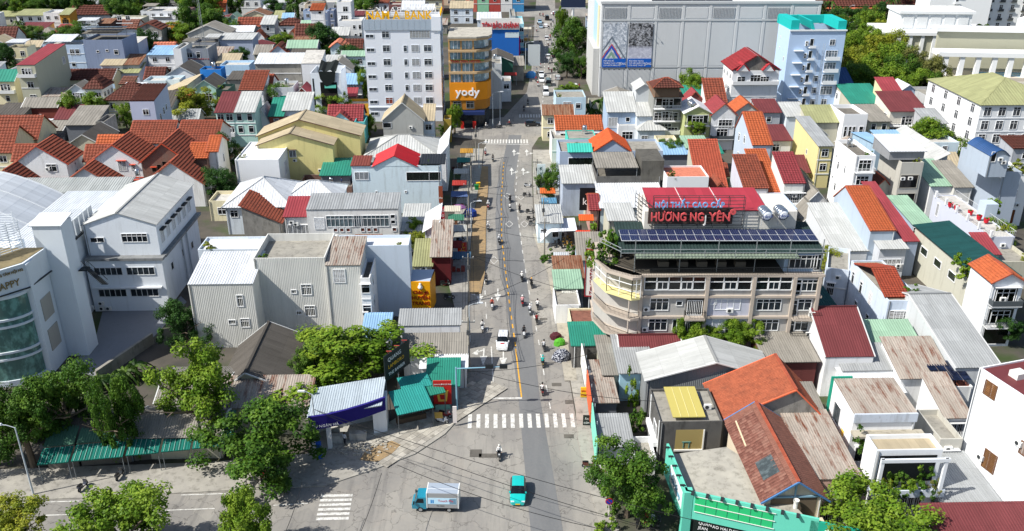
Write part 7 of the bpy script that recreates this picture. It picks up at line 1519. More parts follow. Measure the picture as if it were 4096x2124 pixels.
# middle distance
for lb, c, r, rz, tn in (('dark garden tree beside the white cube house end',(-63.8,192.21,5),3.6,4.2,'d'),('dark garden tree in the gap below the brick villa',(-59.78,173.5,3.5),4.0,3.6,'d'),('small street tree beside the K THY sign',(7.66,174.66,4.4),2.6,2.8,'m'),('yellow-green bush at the terrace shop roof',(-15.73,144.53,3.6),2.6,1.6,'y'),('light shrub beside the thatch palm',(-18.59,149.17,4),2.0,1.8,'b'),('round tree beside the olive hipped school',(99.57,202.67,5),6.0,4.6,'b'),('garden tree below the lavender terrace',(85.73,145.68,3.5),3.0,3,'b'),('tree left of the tall white four-storey house corner',(53.15,134.98,4),2.6,2.4,'y'),('roadside tree in front of the curved orange tower',(-15.06,227.2,4.5),3.0,3.6,'b'),('bush under the grey gable annex',(-17.3,223.92,2),3.2,2.2,'m'),('small tree at the foot of the bank corner',(-36.84,224.12,3),2.8,3.2,'b'),('tree left of the crimson roofed house',(-49.34,241.06,4),6.2,4.2,'b'),('broad tree over the white roofed house',(-66.37,247.07,5),8.0,5.0,'m'),('bright tree before the brown hipped roof',(-115.49,236.6,5),7.8,4.6,'b'),('yellow-leaved tree over the white balustrade',(-84.24,235.03,5.5),9.5,5.5,'y'),('bright tree right of the yellow-leaved tree',(-81.33,244.72,5),5.0,3.6,'b'),('narrow tree at the lamp by the lavender house',(-102.29,229.79,3.5),3.4,4.4,'b'),('dark round tree beside the crimson tin roof',(-168.96,344.63,5),9.5,5.5,'m'),('dark tree behind the half rusty roof',(-129.67,314.8,6),8.5,7.5,'d'),('yellow-green tree right of the ochre house',(-130.41,348.15,5),10.0,5.0,'b'),('dark trees at the left edge above the olive house',(-170.87,300.86,5),8.0,6.0,'d'),('olive tree strip by the mint house',(-186.85,348.71,4),8.0,4.5,'m'),('bush in front of the yellow wall house',(-133.07,255.44,3),5.0,2.6,'y'),('tall trees beside the orange cabin',(-127.71,373.17,7),12.0,8.0,'m'),('second tall tree beside the orange cabin',(-118.56,369.4,6),11.0,7.0,'m'),('dark tree right of the maroon villa',(-67.62,327.19,6),10.5,7.5,'d'),('small bushy tree left of the maroon villa',(-88.39,343.27,3),6.5,3.6,'b'),('tree below the little ice blue house',(-55.22,308.03,4),7.0,5.5,'d'),('tree behind the sky blue pavilion',(-50.94,282.3,4.5),6.0,5.0,'m'),('slender tree between pavilion and bank',(-43.28,259.43,5),3.6,6.0,'b'),('dark tree below the house with double sheds',(-66.87,320.41,3),5.0,3.0,'m'),('tree by the shuttered aqua box',(-93.69,305.96,4),5.5,4.0,'d'),('bush on the terrace of the olive green house',(44.79,208.29,6.4),3.0,2.0,'b'),('bush before the steep red roof',(53.29,255.71,5.5),7.5,5,'b'),('leafy balcony shrub of the pediment house',(52.7,213.37,5.5),2.4,1.6,'m'),('huge dark green tree beside the far street',(22.7,317.46,8),10.8,9.6,'m'),('smaller roadside tree below the huge tree',(18,292.19,4.5),4.6,5,'d'),('thin palm-like tree in the mall forecourt',(22.56,290.28,4.5),3,4,'m'),('young tree at the far street median',(20.94,386.27,5),4.0,5.5,'b'),('clipped green bush at the mall gate',(16.74,270.6,1.6),4.5,2.4,'b'),('row of hedge plants at the mall gate',(25.36,294.53,1),5.0,1.6,'d')):
 k_=.72 if c[1]>205 else 1.0; tree(lb,c,r*k_,rz*k_,tn)
 # wooded park right of the blue block
PK=((2125,70,9,'m'),(2155,45,10,'d'),(2190,60,11,'b'),(2225,85,10,'y'),(2130,120,11,'b'),(2170,110,12,'b'),(2215,120,12,'y'),(2150,165,12,'y'),(2195,165,13,'b'),(2240,155,12,'b'),(2160,205,10,'m'),(2205,200,11,'b'),(2250,190,12,'m'),(2300,180,13,'o'),(2335,195,11,'o'),(2350,215,8,'m'),(2285,215,9,'b'),(2060,35,7,'d'),(2110,45,8,'d'),(2225,30,8,'d'),(2270,35,7,'m'),(2300,48,8,'d'))
AD=('first','second','third','fourth','fifth','sixth','seventh','eighth','ninth','tenth','eleventh','twelfth','thirteenth','fourteenth','fifteenth','sixteenth','seventeenth','eighteenth','nineteenth','twentieth','twenty-first','twenty-second')
PKP=[(128.17,348.76,7),(141.41,373.17,7),(141.58,358.16,7),(138.39,335.49,7),(114.87,307.91,7),(123.01,315.35,7),(126.46,307.91,7),(107.09,278.09,7),(112.68,278.09,7),(120.66,284.25,7),(102.11,260.21,6),(108.38,262.87,6),(115.85,268.34,6),(122.08,269.3,7),(124.91,265.58,6),(126.33,263.83,4),(116.62,259.43,5),(131.56,390.59,6),(136.43,379.72,6),(159.05,389.41,7),(167.35,390.59,6),(166.66,376.57,6)]
for i, (x,y,r,tn) in enumerate(PK):
 tree({'m':'mid green','d':'dark green','b':'fresh green','y':'yellow-green','o':'olive brown'}[tn]+' park tree between blue block and hotel, %s of the wood'%AD[i],PKP[i],r*.56,r*.46,tn,'tree','trees of the hotel park')
 # far belt at the top left
FB=((-230.27,417.94,6),(-221.39,410.47,6),(-217.72,413.24,7),(-207.99,405.62,6),(-199.28,408.26,7),(-193.86,405.62,6),(-188,410.47,6),(-183.26,410.19,5),(-174.14,401,7),(-167.11,391.71,6),(-167.33,403.24,6),(-227.81,412.3,4),(-165.06,405.99,8),(-138.87,408.48,8),(-132.54,411,8),(-126.18,413.24,7),(-106.17,415.42,6),(-100.42,417.94,6),(-73.66,415.78,7),(-67.62,405.62,6),(-65.53,415.78,7),(-175.14,408.7,9),(-217.68,408.7,9),(-203.5,408.7,9),(-189.32,408.7,9),(-158.34,411.26,9),(-145.86,411.26,9))
for i, c in enumerate(FB):tree(('dark','mid green','bright','leafy')[i%4]+' far tree of the green belt along the top edge',c,rnd.uniform(4.5,7),rnd.uniform(3.5,5.5),'dmbm'[i%4],'tree','green belt at the top edge')
# plants on balconies
for lb, c, r, tn in (('plants in the dark opening of the ice blue house',(-18.08,170.06,7.4),2.0,'m'),('plants on the balcony tower at the right edge, upper',(71.06,116.53,4.5),1.8,'b'),('plants on the balcony tower at the right edge, lower',(71.97,113.5,1.5),2.2,'d'),('plants along the stone wall top',(69.45,122.99,7),2.0,'b'),('bush on the lavender roof terrace',(87.9,151.45,6.6),1.6,'b'),('yellow flowering shrub on the white modern house',(96.99,162.37,10.6),1.8,'y'),('hanging plants of the garden pavilion',(37.18,198.23,2),3.0,'m'),('plants in the opening of the blue grey house',(15.14,186.43,5.6),2.2,'d'),('balcony plants of the weathered blue white house',(57.02,113.58,4.2),1.8,'y'),('plants on the curved orange tower',(-13.16,252.01,17.9),2.2,'d'),('creeper at the foot of the tall blue block',(93.65,256.43,1),2.6,'m'),('tall weeds by the right kerb posts',(6.13,143.53,0.2),1.4,'m'),('weedy sapling beside the red banner',(11.32,145.28,0.2),1.5,'m')):bush(lb,c,r,r*.8,tn)
for lb, c in (('first',(80.85,153.51,6.6)),('second',(82.59,149.43,6.6)),('third',(83.04,147.06,6.6)),('fourth',(81.29,152.06,6.6)),('fifth',(83.56,145.52,6.6))):
 t=root('flowerpot','red flowerpot on the lavender roof terrace, %s from the stair box'%lb,'flowerpot',c,0,'red flowerpots'); part(t,'pot',lambda m:m.lathe([(0,0),(.35,0),(.5,.8),(.42,.8),(.38,.65),(0,.65)],10),plain('#c22030',.5)); part(t,'soil_plant',lambda m:m.lathe([(.3,.66),(.2,.9),(0,1.0)],6),LEAF['m'])
 # palms
def frond_mesh(seed):
 R=random.Random(seed); m=MB(); n=15
 for i in range(n):
  t=2*pi*i/n+R.uniform(-.2,.2); up=R.uniform(.1,.9); pv=Vector((0,0,0))
  for k in range(1,6):
   s=k/5; q=Vector((cos(t)*s,sin(t)*s,up*s-1.15*s*s)); d=(q-pv); sd=Vector((-sin(t),cos(t),0))*.13*(1.15-s*.75)
   dr=Vector((0,0,-.09)); m.face([pv,q,q+sd+dr,pv+sd+dr]); m.face([pv,pv-sd+dr,q-sd+dr,q]); pv=q
 return m.mesh('crown',LEAF['m'])
FROND=[frond_mesh(i) for i in range(3)]
def palm(label,base,h,r=2.6,tone='m'):
 global NT; NT+=1; t=root('palm_tree',label,'palm',base,NT); m=MB(); m.bar((0,0,0),(.1,0,h),.2,0,8,.14); obj('trunk',m.mesh('trunk',BARK),t)
 o=obj('crown',FROND[NT%3],t,(.1,0,h),scale=(r,r,r)); o.material_slots[0].link='OBJECT'; o.material_slots[0].material=LEAF[tone]; return t
for lb, b, h, r in (('palm behind the bright blue tank house',(-102.36,299.2,0),8,3.4),('left palm of the group before the corrugated pale roof',(19.43,235.14,0),5,3.6),('right palm of the group before the corrugated pale roof',(23.75,235.14,0),6.5,3.8),('middle palm of the group before the corrugated pale roof',(21.61,232.73,0),4.5,3.2),('palm at the left of the school range',(131.23,389.54,0),11,3.6),('second palm before the school range',(135.5,389.54,0),11,3.6),('thin palm before the school range',(141.86,396.8,0),8,3),('tall palm beside the white hotel tower',(170.1,399.99,0),14,4),('slim palm near the hotel tower',(175.72,404.31,0),13,3.6),('leftmost palm at the hotel',(162.3,391.59,0),12,4),('palm in front of the hotel colonnade, left',(159.29,312.24,0),12,5),('palm in front of the hotel colonnade, middle',(163.99,315.66,0),13,5),('palm in front of the hotel colonnade, right',(172.56,302.37,0),11,5),('palm near the grey house in the quarter',(-98.47,373.84,0),7,3),('palm near the pale narrow house',(-96.1,399.99,0),8,3.2),('palm beside the mint house',(-201.15,370.09,0),6,3)):palm(lb,b,h,r)
for i, (x,b) in enumerate(((255,(-54.81,100.87,0)),(285,(-53.62,101.86,0)),(315,(-52.38,103.17,0)),(345,(-51.47,104.6,0)))):t=palm(('first','second','third','last')[i]+' banana plant below the courtyard wall',b,1.8,2.6,'m'); t.name='banana_plant'
# ================================================================ vehicles and riders
TYRE=plain('#17181a',.85); RIM=plain('#b4b8bb',.3,.6); CARG=glassmat('car_glass','#10161b',.06); LAMP=plain('#e8ecee',.2); TAIL=plain('#9c1518',.3); CHR=plain('#2b2e31',.5)
def gloss(h):
 key=('gloss',h)
 if key not in MATS:
  k=N('car_paint_'+h); k.b.inputs['Coat Weight'].default_value=.6; k.b.inputs['Specular IOR Level'].default_value=.5; MATS[key]=k.out(lin(h),.3)
 return MATS[key]
SHP={'hatch':(4.0,.86,[(1.0,.5,.56),(.94,.74,.8),(.50,.92,.97),(.12,.98,1.47),(-.35,.99,1.53),(-.80,.99,1.42),(-.97,.88,.95),(-1.0,.5,.55)]),'suv':(4.1,.87,[(1.0,.50,.56),(.96,.78,.84),(.46,.96,1.02),(.14,1.02,1.53),(-.5,1.03,1.60),(-.88,1.03,1.50),(-.97,.92,.98),(-1.0,.5,.55)]),'sedan':(4.4,.87,[(1.0,.46,.52),(.96,.68,.74),(.42,.86,.92),(.12,.92,1.40),(-.4,.94,1.43),(-.74,.95,1.05),(-.97,.88,.95),(-1.0,.5,.55)]),'van':(5.0,.95,[(1.0,.6,.68),(.97,.95,1.05),(.86,1.15,1.3),(.66,1.2,2.05),(-.5,1.2,2.15),(-.97,1.2,2.1),(-.99,.9,1.0),(-1.0,.5,.55)])}
CARM={}
def car_meshes(kind):
 if kind in CARM:return CARM[kind]
 L, W, st=SHP[kind]; L/=2; B, FG, RG, SL, SR=MB(), MB(), MB(), MB(), MB(); S=[]
 for i, (fx,zb,zt) in enumerate(st):
  k=.76 if 3<=i<=5 else .92; w=W*(.8 if i in (0,7) else .95 if i in (1,6) else 1)
  S.append([(fx*L,w*.9,.24),(fx*L,w,.45),(fx*L,w,zb),(fx*L,w*k,zt),(fx*L,w*k*.5,zt+.03)])
 for i in range(7):
  a, b=S[i], S[i+1]
  for j in range(4):
   for sgn in (1,-1):
    q=[a[j],b[j],b[j+1],a[j+1]]; q=[(x,y*sgn,z) for x,y,z in q]; q=q[::-1] if sgn>0 else q
    gl=(i in (3,4) and j==2) or (i==2 and j>=2) or (i==5 and j>=2)
    (B if not gl else FG if i==2 else RG if i==5 else (SL if sgn>0 else SR)).face(q)
  c=[a[4],b[4],(b[4][0],-b[4][1],b[4][2]),(a[4][0],-a[4][1],a[4][2])]; (FG if i==2 else RG if i==5 else B).face(c[::-1])
 for e, r in ((S[0],1),(S[7],-1)):
  q=[p for p in e]+[(x,-y,z) for x,y,z in reversed(e)]; B.face(q if r<0 else q[::-1])
 wh=MB(); wh.lathe([(.16,-.1),(.31,-.1),(.33,-.05),(.33,.05),(.31,.1),(.16,.1)],14,0,(0,0,0),'y'); rm=MB(); rm.lathe([(0,-.105),(.2,-.11),(.2,.11),(0,.105)],10,0,(0,0,0),'y')
 hl=MB(); hl.box(-.06,-.2,-.07,.03,.2,.07)
 CARM[kind]=(B.mesh('body',gloss('#e6e8ea'),True),FG.mesh('windshield',CARG),RG.mesh('rear_window',CARG),SL.mesh('side_window',CARG),SR.mesh('side_window',CARG),wh.mesh('wheel',TYRE),rm.mesh('rim',RIM),hl.mesh('headlight',LAMP),hl.mesh('taillight',TAIL)); return CARM[kind]
def paintslot(o,m):o.material_slots[0].link='OBJECT'; o.material_slots[0].material=m
def car(label,loc,rz,color,kind='suv',name='car',group=None):
 M=car_meshes(kind); L, W, st=SHP[kind]; t=root(name,label,'van' if kind=='van' else 'car',(loc[0],loc[1],.03),rz,group)
 b=obj('body',M[0],t); paintslot(b,gloss(color))
 for i, n in ((1,'windshield'),(2,'rear_window'),(3,'side_window'),(4,'side_window')):obj(n,M[i],t)
 for x in (.30,-.31):
  for y in (1,-1):w=obj('wheel',M[5],t,(x*L,y*(W-.07),.33)); obj('rim',M[6],w)
 for y in (1,-1):obj('headlight',M[7],t,(L*.485,y*W*.68,st[1][1]-.06)); obj('taillight',M[8],t,(-L*.485,y*W*.72,st[6][1]-.1))
 for bx in ((L*.495,-.26,.3,L*.51,.26,.42),):part(t,'number_plate',lambda m:m.box(*bx),plain('#d8b22e' if color=='#18b5b0' else '#e6e6e2',.5))
 for y in (1,-1):part(t,'mirror',lambda m:m.box(L*.17,y*(W+.02)-.09,st[3][1]-.02,L*.23,y*(W+.02)+.09,st[3][1]+.13),gloss(color))
 return t
UP, DN=pi/2, -pi/2
t=car('white small SUV with red flag badge coming down the street',(-1.34,113.46,0),DN-.05,'#e8eaec','suv'); part(t,'bonnet_flag',lambda m:m.box(1.2,-.28,1.0,1.5,.28,1.02),plain('#b4202a',.5))
car('turquoise taxi driving out of the junction',(0.66,79.49,0),DN-.02,'#18b5b0','hatch')
car('black SUV turning at the far junction',(5.57,233.13,0),.05,'#15181c','suv')
car('white minibus in the far street, nearest of the white traffic',(10.35,269.04,0),DN,'#e6e8ea','van')
car('dark green pickup-like van behind the white minibus',(11.57,281.98,0),UP,'#4c5c58','van')
for lb, p, r, c, k in (('white sedan ahead of the white minibus',(9.69,287.13,0),DN,'#e4e6e8','sedan'),('second white sedan close behind another far up the street',(9.82,295.49,0),DN,'#dfe3e6','sedan'),('silver sedan leaving the mall side',(15.03,290.66,0),UP,'#a4aaae','sedan'),('white SUV level with the trimmed tree',(13.16,324.89,0),UP,'#e6e8ea','suv'),('white hatchback on the far centre line',(13.93,362.81,0),UP,'#e6e8ea','suv'),('white car far up near the billboard',(14.69,393.66,0),UP,'#e2e4e6','sedan'),('black van far up near the billboard',(15.91,413.24,0),UP,'#1c1f22','van'),('blue grey car far up on the left lane',(12.55,391.59,0),DN,'#8fa4b4','sedan'),('pale blue car just before the far crossing',(12.4,404.31,0),DN,'#8fb4cc','sedan'),('white SUV parked in the mall forecourt',(19.67,277.54,0),UP,'#e6e8ea','suv'),('white car turning at the far crossing',(20.63,429.77,0),.3,'#e6e8ea','sedan'),('dark three-wheeler cab leaving the mall gate',(16.56,326.35,0),.4,'#23282a','suv')):car(lb,p,r,c,k)
# box truck
tk=root('box_truck','small teal box truck with silver cargo body crossing the junction','truck',(-8.04,77.41,0),radians(178)); TB=gloss('#1d7f98'); SV=plain('#9c9fa1',.4,.2)
part(tk,'cab',lambda m:(m.prism([(1.2,.45),(2.75,.45),(2.8,1.0),(2.55,1.25),(2.2,1.95),(1.25,1.98),(1.2,1.9)],-.82,.82)),TB)
part(tk,'windshield',lambda m:m.face([(2.53,-.72,1.3),(2.53,.72,1.3),(2.235,.68,1.9),(2.235,-.68,1.9)]),CARG)
for y in (.825,-.825):part(tk,'side_window',lambda m:m.face([(1.45,y,1.25),(2.38,y,1.25),(2.12,y,1.8),(1.5,y,1.82)]),CARG); part(tk,'mirror',lambda m:m.box(2.45,y*1.2-.08,1.2,2.6,y*1.2+.08,1.55),CHR); part(tk,'headlight',lambda m:m.box(2.74,y*.75-.15,.7,2.82,y*.75+.15,.9),LAMP)
part(tk,'cargo_box',lambda m:m.box(-2.3,-.92,.72,1.15,.92,2.62),SV); part(tk,'box_roof',lambda m:m.box(-2.25,-.86,2.625,1.1,.86,2.65),plain('#9aa5b2',.35)); part(tk,'roof_seam',lambda m:m.box(-2.25,.1,2.652,1.1,.16,2.67),plain('#d8dcdf',.4))
for x in (-2.3,1.1):part(tk,'box_edge',lambda m:m.box(x-.04,-.96,.7,x+.06,.96,2.66),plain('#dcdedd',.4))
part(tk,'chassis',lambda m:m.box(-2.3,-.6,.45,2.3,.6,.7),CHR); ad=part(tk,'advert_panel',lambda m:m.box(-2.1,.925,1.25,1.0,.94,2.05),plain('#bcdff2',.4))
letters(tk,'Touch Me',-.1,.95,1.55,.42,plain('#c4263a',.5),1,.95,pi,.005); part(ad,'bottle_print',lambda m:[m.box(.35+i*.2,.942,1.35,.5+i*.2,.945,1.8) for i in range(2)],plain('#2f86c8',.5)); part(ad,'picture_print',lambda m:m.box(-2.05,.942,1.3,-1.35,.946,2.0),plain('#6d8fa4',.5)); letters(tk,'75C 00201',.1,.95,.95,.2,CHR,1,1,pi,.004)
M=car_meshes('suv')
for x, ys in ((1.85,(.74,-.74)),(-1.25,(.68,-.68))):
 for y in ys:w=obj('wheel',M[5],tk,(x,y,.34)); obj('rim',M[6],w)
 # motorbike
def bike_meshes():
 b, s, h, w, f=MB(), MB(), MB(), MB(), MB()
 b.prism([(-.82,.62),(-.78,.8),(-.1,.74),(-.08,.5),(.3,.38),(.36,.3),(-.2,.26),(-.6,.36)],-.14,.14); b.prism([(.3,.32),(.42,.32),(.58,.62),(.5,.98),(.4,.98),(.44,.6)],-.19,.19); b.prism([(.42,.55),(.78,.6),(.8,.66),(.46,.66)],-.07,.07)
 s.prism([(-.78,.8),(-.8,.88),(-.45,.9),(-.1,.84),(-.08,.76)],-.13,.13)
 h.bar((.46,-.33,1.02),(.46,.33,1.02),.022,0,5); h.bar((.46,0,.95),(.64,0,.3),.03,0,5)
 for y in (-.26,.26):h.bar((.46,y,1.02),(.42,y*1.2,1.2),.012); h.box(.40,y*1.2-.05,1.18,.43,y*1.2+.05,1.26)
 w.lathe([(.17,-.045),(.26,-.05),(.29,0),(.26,.05),(.17,.045)],12,0,(0,0,0),'y'); w.lathe([(0,-.03),(.17,-.02),(.17,.02),(0,.03)],8,1,(0,0,0),'y'); f.box(.5,-.08,.78,.58,.08,.92)
 return b.mesh('body',gloss('#22262a')), s.mesh('seat',TYRE), h.mesh('handlebar',CHR), w.mesh('wheel',[TYRE,RIM]), f.mesh('headlight',LAMP)
BM=bike_meshes()
def bike(label,loc,rz,color='#22262a',group=None,z=.03):
 t=root('motorbike',label,'motorbike',(loc[0],loc[1],max(loc[2],z)),rz,group); b=obj('body',BM[0],t); paintslot(b,gloss(color)); obj('seat',BM[1],t); obj('handlebar',BM[2],t); obj('headlight',BM[4],t)
 for x in (.66,-.6):obj('wheel',BM[3],t,(x,0,.29))
 return t
 # riders: one continuous skinned body, seated, hands on the bar
def body_mesh(pose):
 v=[]; e=[]; r=[]
 def ch(pts,start=None):
  pv=start
  for p, q in pts:
   v.append(p); r.append(q); k=len(v)-1
   if pv is not None:e.append((pv,k))
   pv=k
  return pv
 if pose=='ride':
  pel=ch([((-.30,0,.90),.15)]); ch_=ch([((-.27,0,1.06),.135),((-.22,0,1.26),.155),((-.2,0,1.38),.12)],pel); nk=ch([((-.18,0,1.47),.055),((-.15,0,1.56),.085),((-.14,0,1.66),.10),((-.14,0,1.73),.07)],ch_)
  arm=lambda s:[((-.2,s*.17,1.38),.065),((-.1,s*.27,1.18),.05),((.16,s*.29,1.06),.04),((.40,s*.27,1.05),.033)]
  leg=lambda s:[((-.24,s*.12,.88),.1),((.12,s*.2,.84),.085),((.1,s*.2,.52),.06),((.04,s*.2,.36),.042),((.2,s*.21,.33),.04)]
 else:
  pel=ch([((0,0,.92),.14)]); ch_=ch([((0,0,1.1),.125),((0,0,1.3),.15),((0,0,1.42),.11)],pel); nk=ch([((.01,0,1.52),.055),((.02,0,1.60),.085),((.02,0,1.70),.1),((.02,0,1.76),.07)],ch_)
  arm=lambda s:[((0,s*.18,1.42),.06),((-.03,s*.25,1.16),.048),((.06,s*.27,.94),.036),((.1,s*.27,.85),.03)]
  leg=lambda s:[((0,s*.1,.88),.095),((.06*s,s*.11,.5),.07),((.1*s-.03,s*.12,.1),.045),((.1*s+.12,s*.13,.05),.04)]
 for s in (1,-1):
  hd=ch(arm(s),ch_); x, y, z=v[hd]
  for k in range(5):ch([((x+.05,y+s*(-.03+.018*k),z+.01),.009),((x+.075,y+s*(-.03+.018*k),z-.03),.008)],hd)
  ch(leg(s),pel)
 me=bpy.data.meshes.new('body'); me.from_pydata(v,e,[]); o=bpy.data.objects.new('tmp',me); COL.objects.link(o); md=o.modifiers.new('s','SKIN')
 for i, q in enumerate(r):me.skin_vertices[0].data[i].radius=(q,q)
 me.skin_vertices[0].data[0].use_root=True; o.modifiers.new('d','SUBSURF').levels=1
 dg=bpy.context.evaluated_depsgraph_get(); out=bpy.data.meshes.new_from_object(o.evaluated_get(dg)); bpy.data.objects.remove(o)
 out.name='body'
 for m in (plain('#dcdcdc',.9),plain('#262a33',.9),plain('#9c6f55',.7),plain('#1a1a1c',.7)):out.materials.append(m)
 for p in out.polygons:
  c=p.center; p.use_smooth=True
  if pose=='ride':p.material_index=2 if (c.z>1.47 or c.x>.36) else (3 if c.z<.38 else (1 if (c.z<.97 and not (abs(c.y)>.24 and c.x>-.1 and c.z>.98)) else 0))
  else:p.material_index=2 if (c.z>1.5 or (abs(c.y)>.2 and c.z<.93 and c.z>.75)) else (3 if c.z<.1 else (1 if c.z<.95 else 0))
 return out
RIDE=body_mesh('ride'); STAND=body_mesh('stand')
hm=MB(); hm.lathe([(.0,.17),(.07,.155),(.12,.10),(.14,.02),(.135,-.03)],12); HELM=hm.mesh('helmet',plain('#e4e4e2',.3),True)
fm=MB(); fm.box(.0,-.05,-.01,.02,-.02,.01); fm.box(.0,.02,-.01,.02,.05,.01); fm.prism([(0,-.05),(.03,-.05),(.0,.0)],-.012,.012); fm.box(0,-.03,-.085,.012,.03,-.075,0); FACE=fm.mesh('face',plain('#3a2620',.8))
hr=MB(); hr.lathe([(0,.11),(.07,.1),(.11,.04),(.115,-.05),(.09,-.1)],10); HAIR=hr.mesh('hair',plain('#17130f',.7),True)
def person(label,loc,rz,shirt='#dcdcdc',trousers='#262a33',helmet='#e4e4e2',ride=True,group=None,z=0):
 t=root('person',label,'person',(loc[0],loc[1],loc[2] if not ride else .03),rz,group); b=obj('body',RIDE if ride else STAND,t)
 for i, h in ((0,shirt),(1,trousers)):b.material_slots[i].link='OBJECT'; b.material_slots[i].material=plain(h,.9)
 hx=(-.14,0,1.66) if ride else (.02,0,1.70)
 if helmet:o=obj('helmet',HELM,t,hx); paintslot(o,plain(helmet,.3))
 else:obj('hair',HAIR,t,(hx[0]-.02,0,hx[2]+.01))
 obj('face',FACE,t,(hx[0]+.098,0,hx[2]-.03)); return t
 # moto(where, heading, shirt, helmet, bike colour, words)
NEAR=(((1.68,135.54,0),UP,'#e6e6e4','#e8e8e6','#2a2d30','white shirt and white helmet, level with the vertical sign'),((3.24,133.05,0),UP,'#202226','#d8a04a','#2a2d30','black top near the dash beside the vertical sign'),((1.65,126.46,0),UP,'#d8a0a4','#e8e8e6','#b4262c','pink jacket on a red motorbike'),((4.03,125.21,0),UP,'#e6e6e4','#26282c','#2a2d30','white shirt near the right kerb beside the pink rider'),((2.8,123.43,0),UP,'#c9ccd2','#e8e8e6','#d5d8da','pale jacket just behind the pink rider'),((3.78,120.26,0),UP,'#7d1f26','#1c1e20','#2a2d30','dark red shirt and black helmet'),((1.78,116.1,0),DN,'#24262a','#26282c','#e2e4e6','black top on a white motorbike near the yellow line'),((4.61,112.05,0),UP,'#c4c6c8','#26282c','#3a3d40','grey shirt beside the green covered stall'),((4.3,107.57,0),UP,'#18a8a4','#18a8a4','#8a7a50','turquoise jacket and turquoise helmet'),((4.02,100.38,0),UP,'#e0e0de','#1c1e20','#7d2024','white shirt carrying blue bags near the stop line'),((-4.35,134.6,0),DN,'#4a4c50','#1c1e20','#2a2d30','dark clothes in the shade near the turning arrows'),((-3.15,125.21,0),DN,'#b4442f','#e8e8e6','#d5d8da','red-orange jacket on a white motorbike'),((-4.44,117.83,0),DN,'#dcdcda','#26282c','#e2e4e6','white cape close to the left kerb'),((-1.51,86.33,0),DN,'#e8e8e6','#cfcfca','#3a3d40','white shirt alone in the open junction'),((-4.88,170.01,0),DN,'#e6e6e4','#e8e8e6','#8a2a2c','white hooded top by the sandy verge'),((-4.59,158.09,0),DN,'#e0e2e4','#e8e8e6','#4a5058','white coat beside the long shadow'),((-2.36,151.61,0),DN,'#d8dce0','#e8e8e6','#2a2d30','pale blue coat on the yellow dashes'),((-0.41,174,0),UP,'#24262a','#b8b8b4','#2a2d30','black shirt beside the diamond marks'),((-0.4,168.86,0),UP,'#d5d5d2','#26282c','#d5d8da','light shirt right behind the black shirt'),((1.53,168.18,0),UP,'#202226','#1c1e20','#2a2d30','all black near the right shoulder'),((-6.46,206.87,0),DN,'#b0b4b8','#e8e8e6','#a4302c','grey shirt in the far shadow'),((-4.53,201.8,0),DN,'#2d3036','#1c1e20','#2a2d30','dark jacket on the far lane'),((-6.77,229.97,0),0,'#d8d8d6','#e8e8e6','#3a3d40','pale shirt crossing left of the far junction'),((-3.4,230.75,0),pi,'#caccd0','#e8e8e6','#3a3d40','pale shirt crossing before the orange tower'),((-0.86,232.73,0),pi,'#8a3a34','#d8d8d6','#3a3d40','brick red shirt at the far junction'),((3.41,248.8,0),DN,'#24262a','#1c1e20','#2a2d30','black clothes before the far zebra'),((4.66,256.18,0),DN,'#3a3d44','#1c1e20','#2a2d30','dark grey clothes behind the far zebra'))
for p, r, sh, he, bc, w in NEAR:
 bike('motorbike of the rider in '+w,p,r,bc,'motorbikes on the street'); person('rider in '+w,p,r,sh,rnd.choice(('#262a33','#3a3f4a','#5c5a54')),he,True,'riders on the street')
FARM=((12.56,304.94,0),(13.44,299.83,0),(12.56,287.71,0),(9.67,308.88,0),(7.75,287.13,0),(8.22,280.3,0),(10.32,331.57,0),(12.96,315.66,0),(14.17,317.75,0),(10.54,339.3,0),(9.98,340.89,0),(14.09,349.86,0),(15.52,350.69,0),(15.52,366.42,0),(17.01,371.02,0),(10.89,351.53,0),(11.81,395.75,0),(17.02,395.75,0),(18.24,404.31,0),(14.4,422.53,0),(12.99,424.92,0),(11.22,399.99,0),(10.4,381.54,0),(19.3,424.92,0),(15.7,388.52,0),(8.37,301.1,0))
for i, p in enumerate(FARM):
 r=UP if p[0]>11 else DN
 bike('small motorbike far up the street beyond the junction',p,r,rnd.choice(('#2a2d30','#8a2a2c','#d5d8da')),'motorbikes far up the street'); person('tiny rider far up the street beyond the junction',p,r,rnd.choice(('#e0e0de','#24262a','#b03038','#8f98a4')),'#262a33',rnd.choice(('#e8e8e6','#26282c')),True,'riders far up the street')
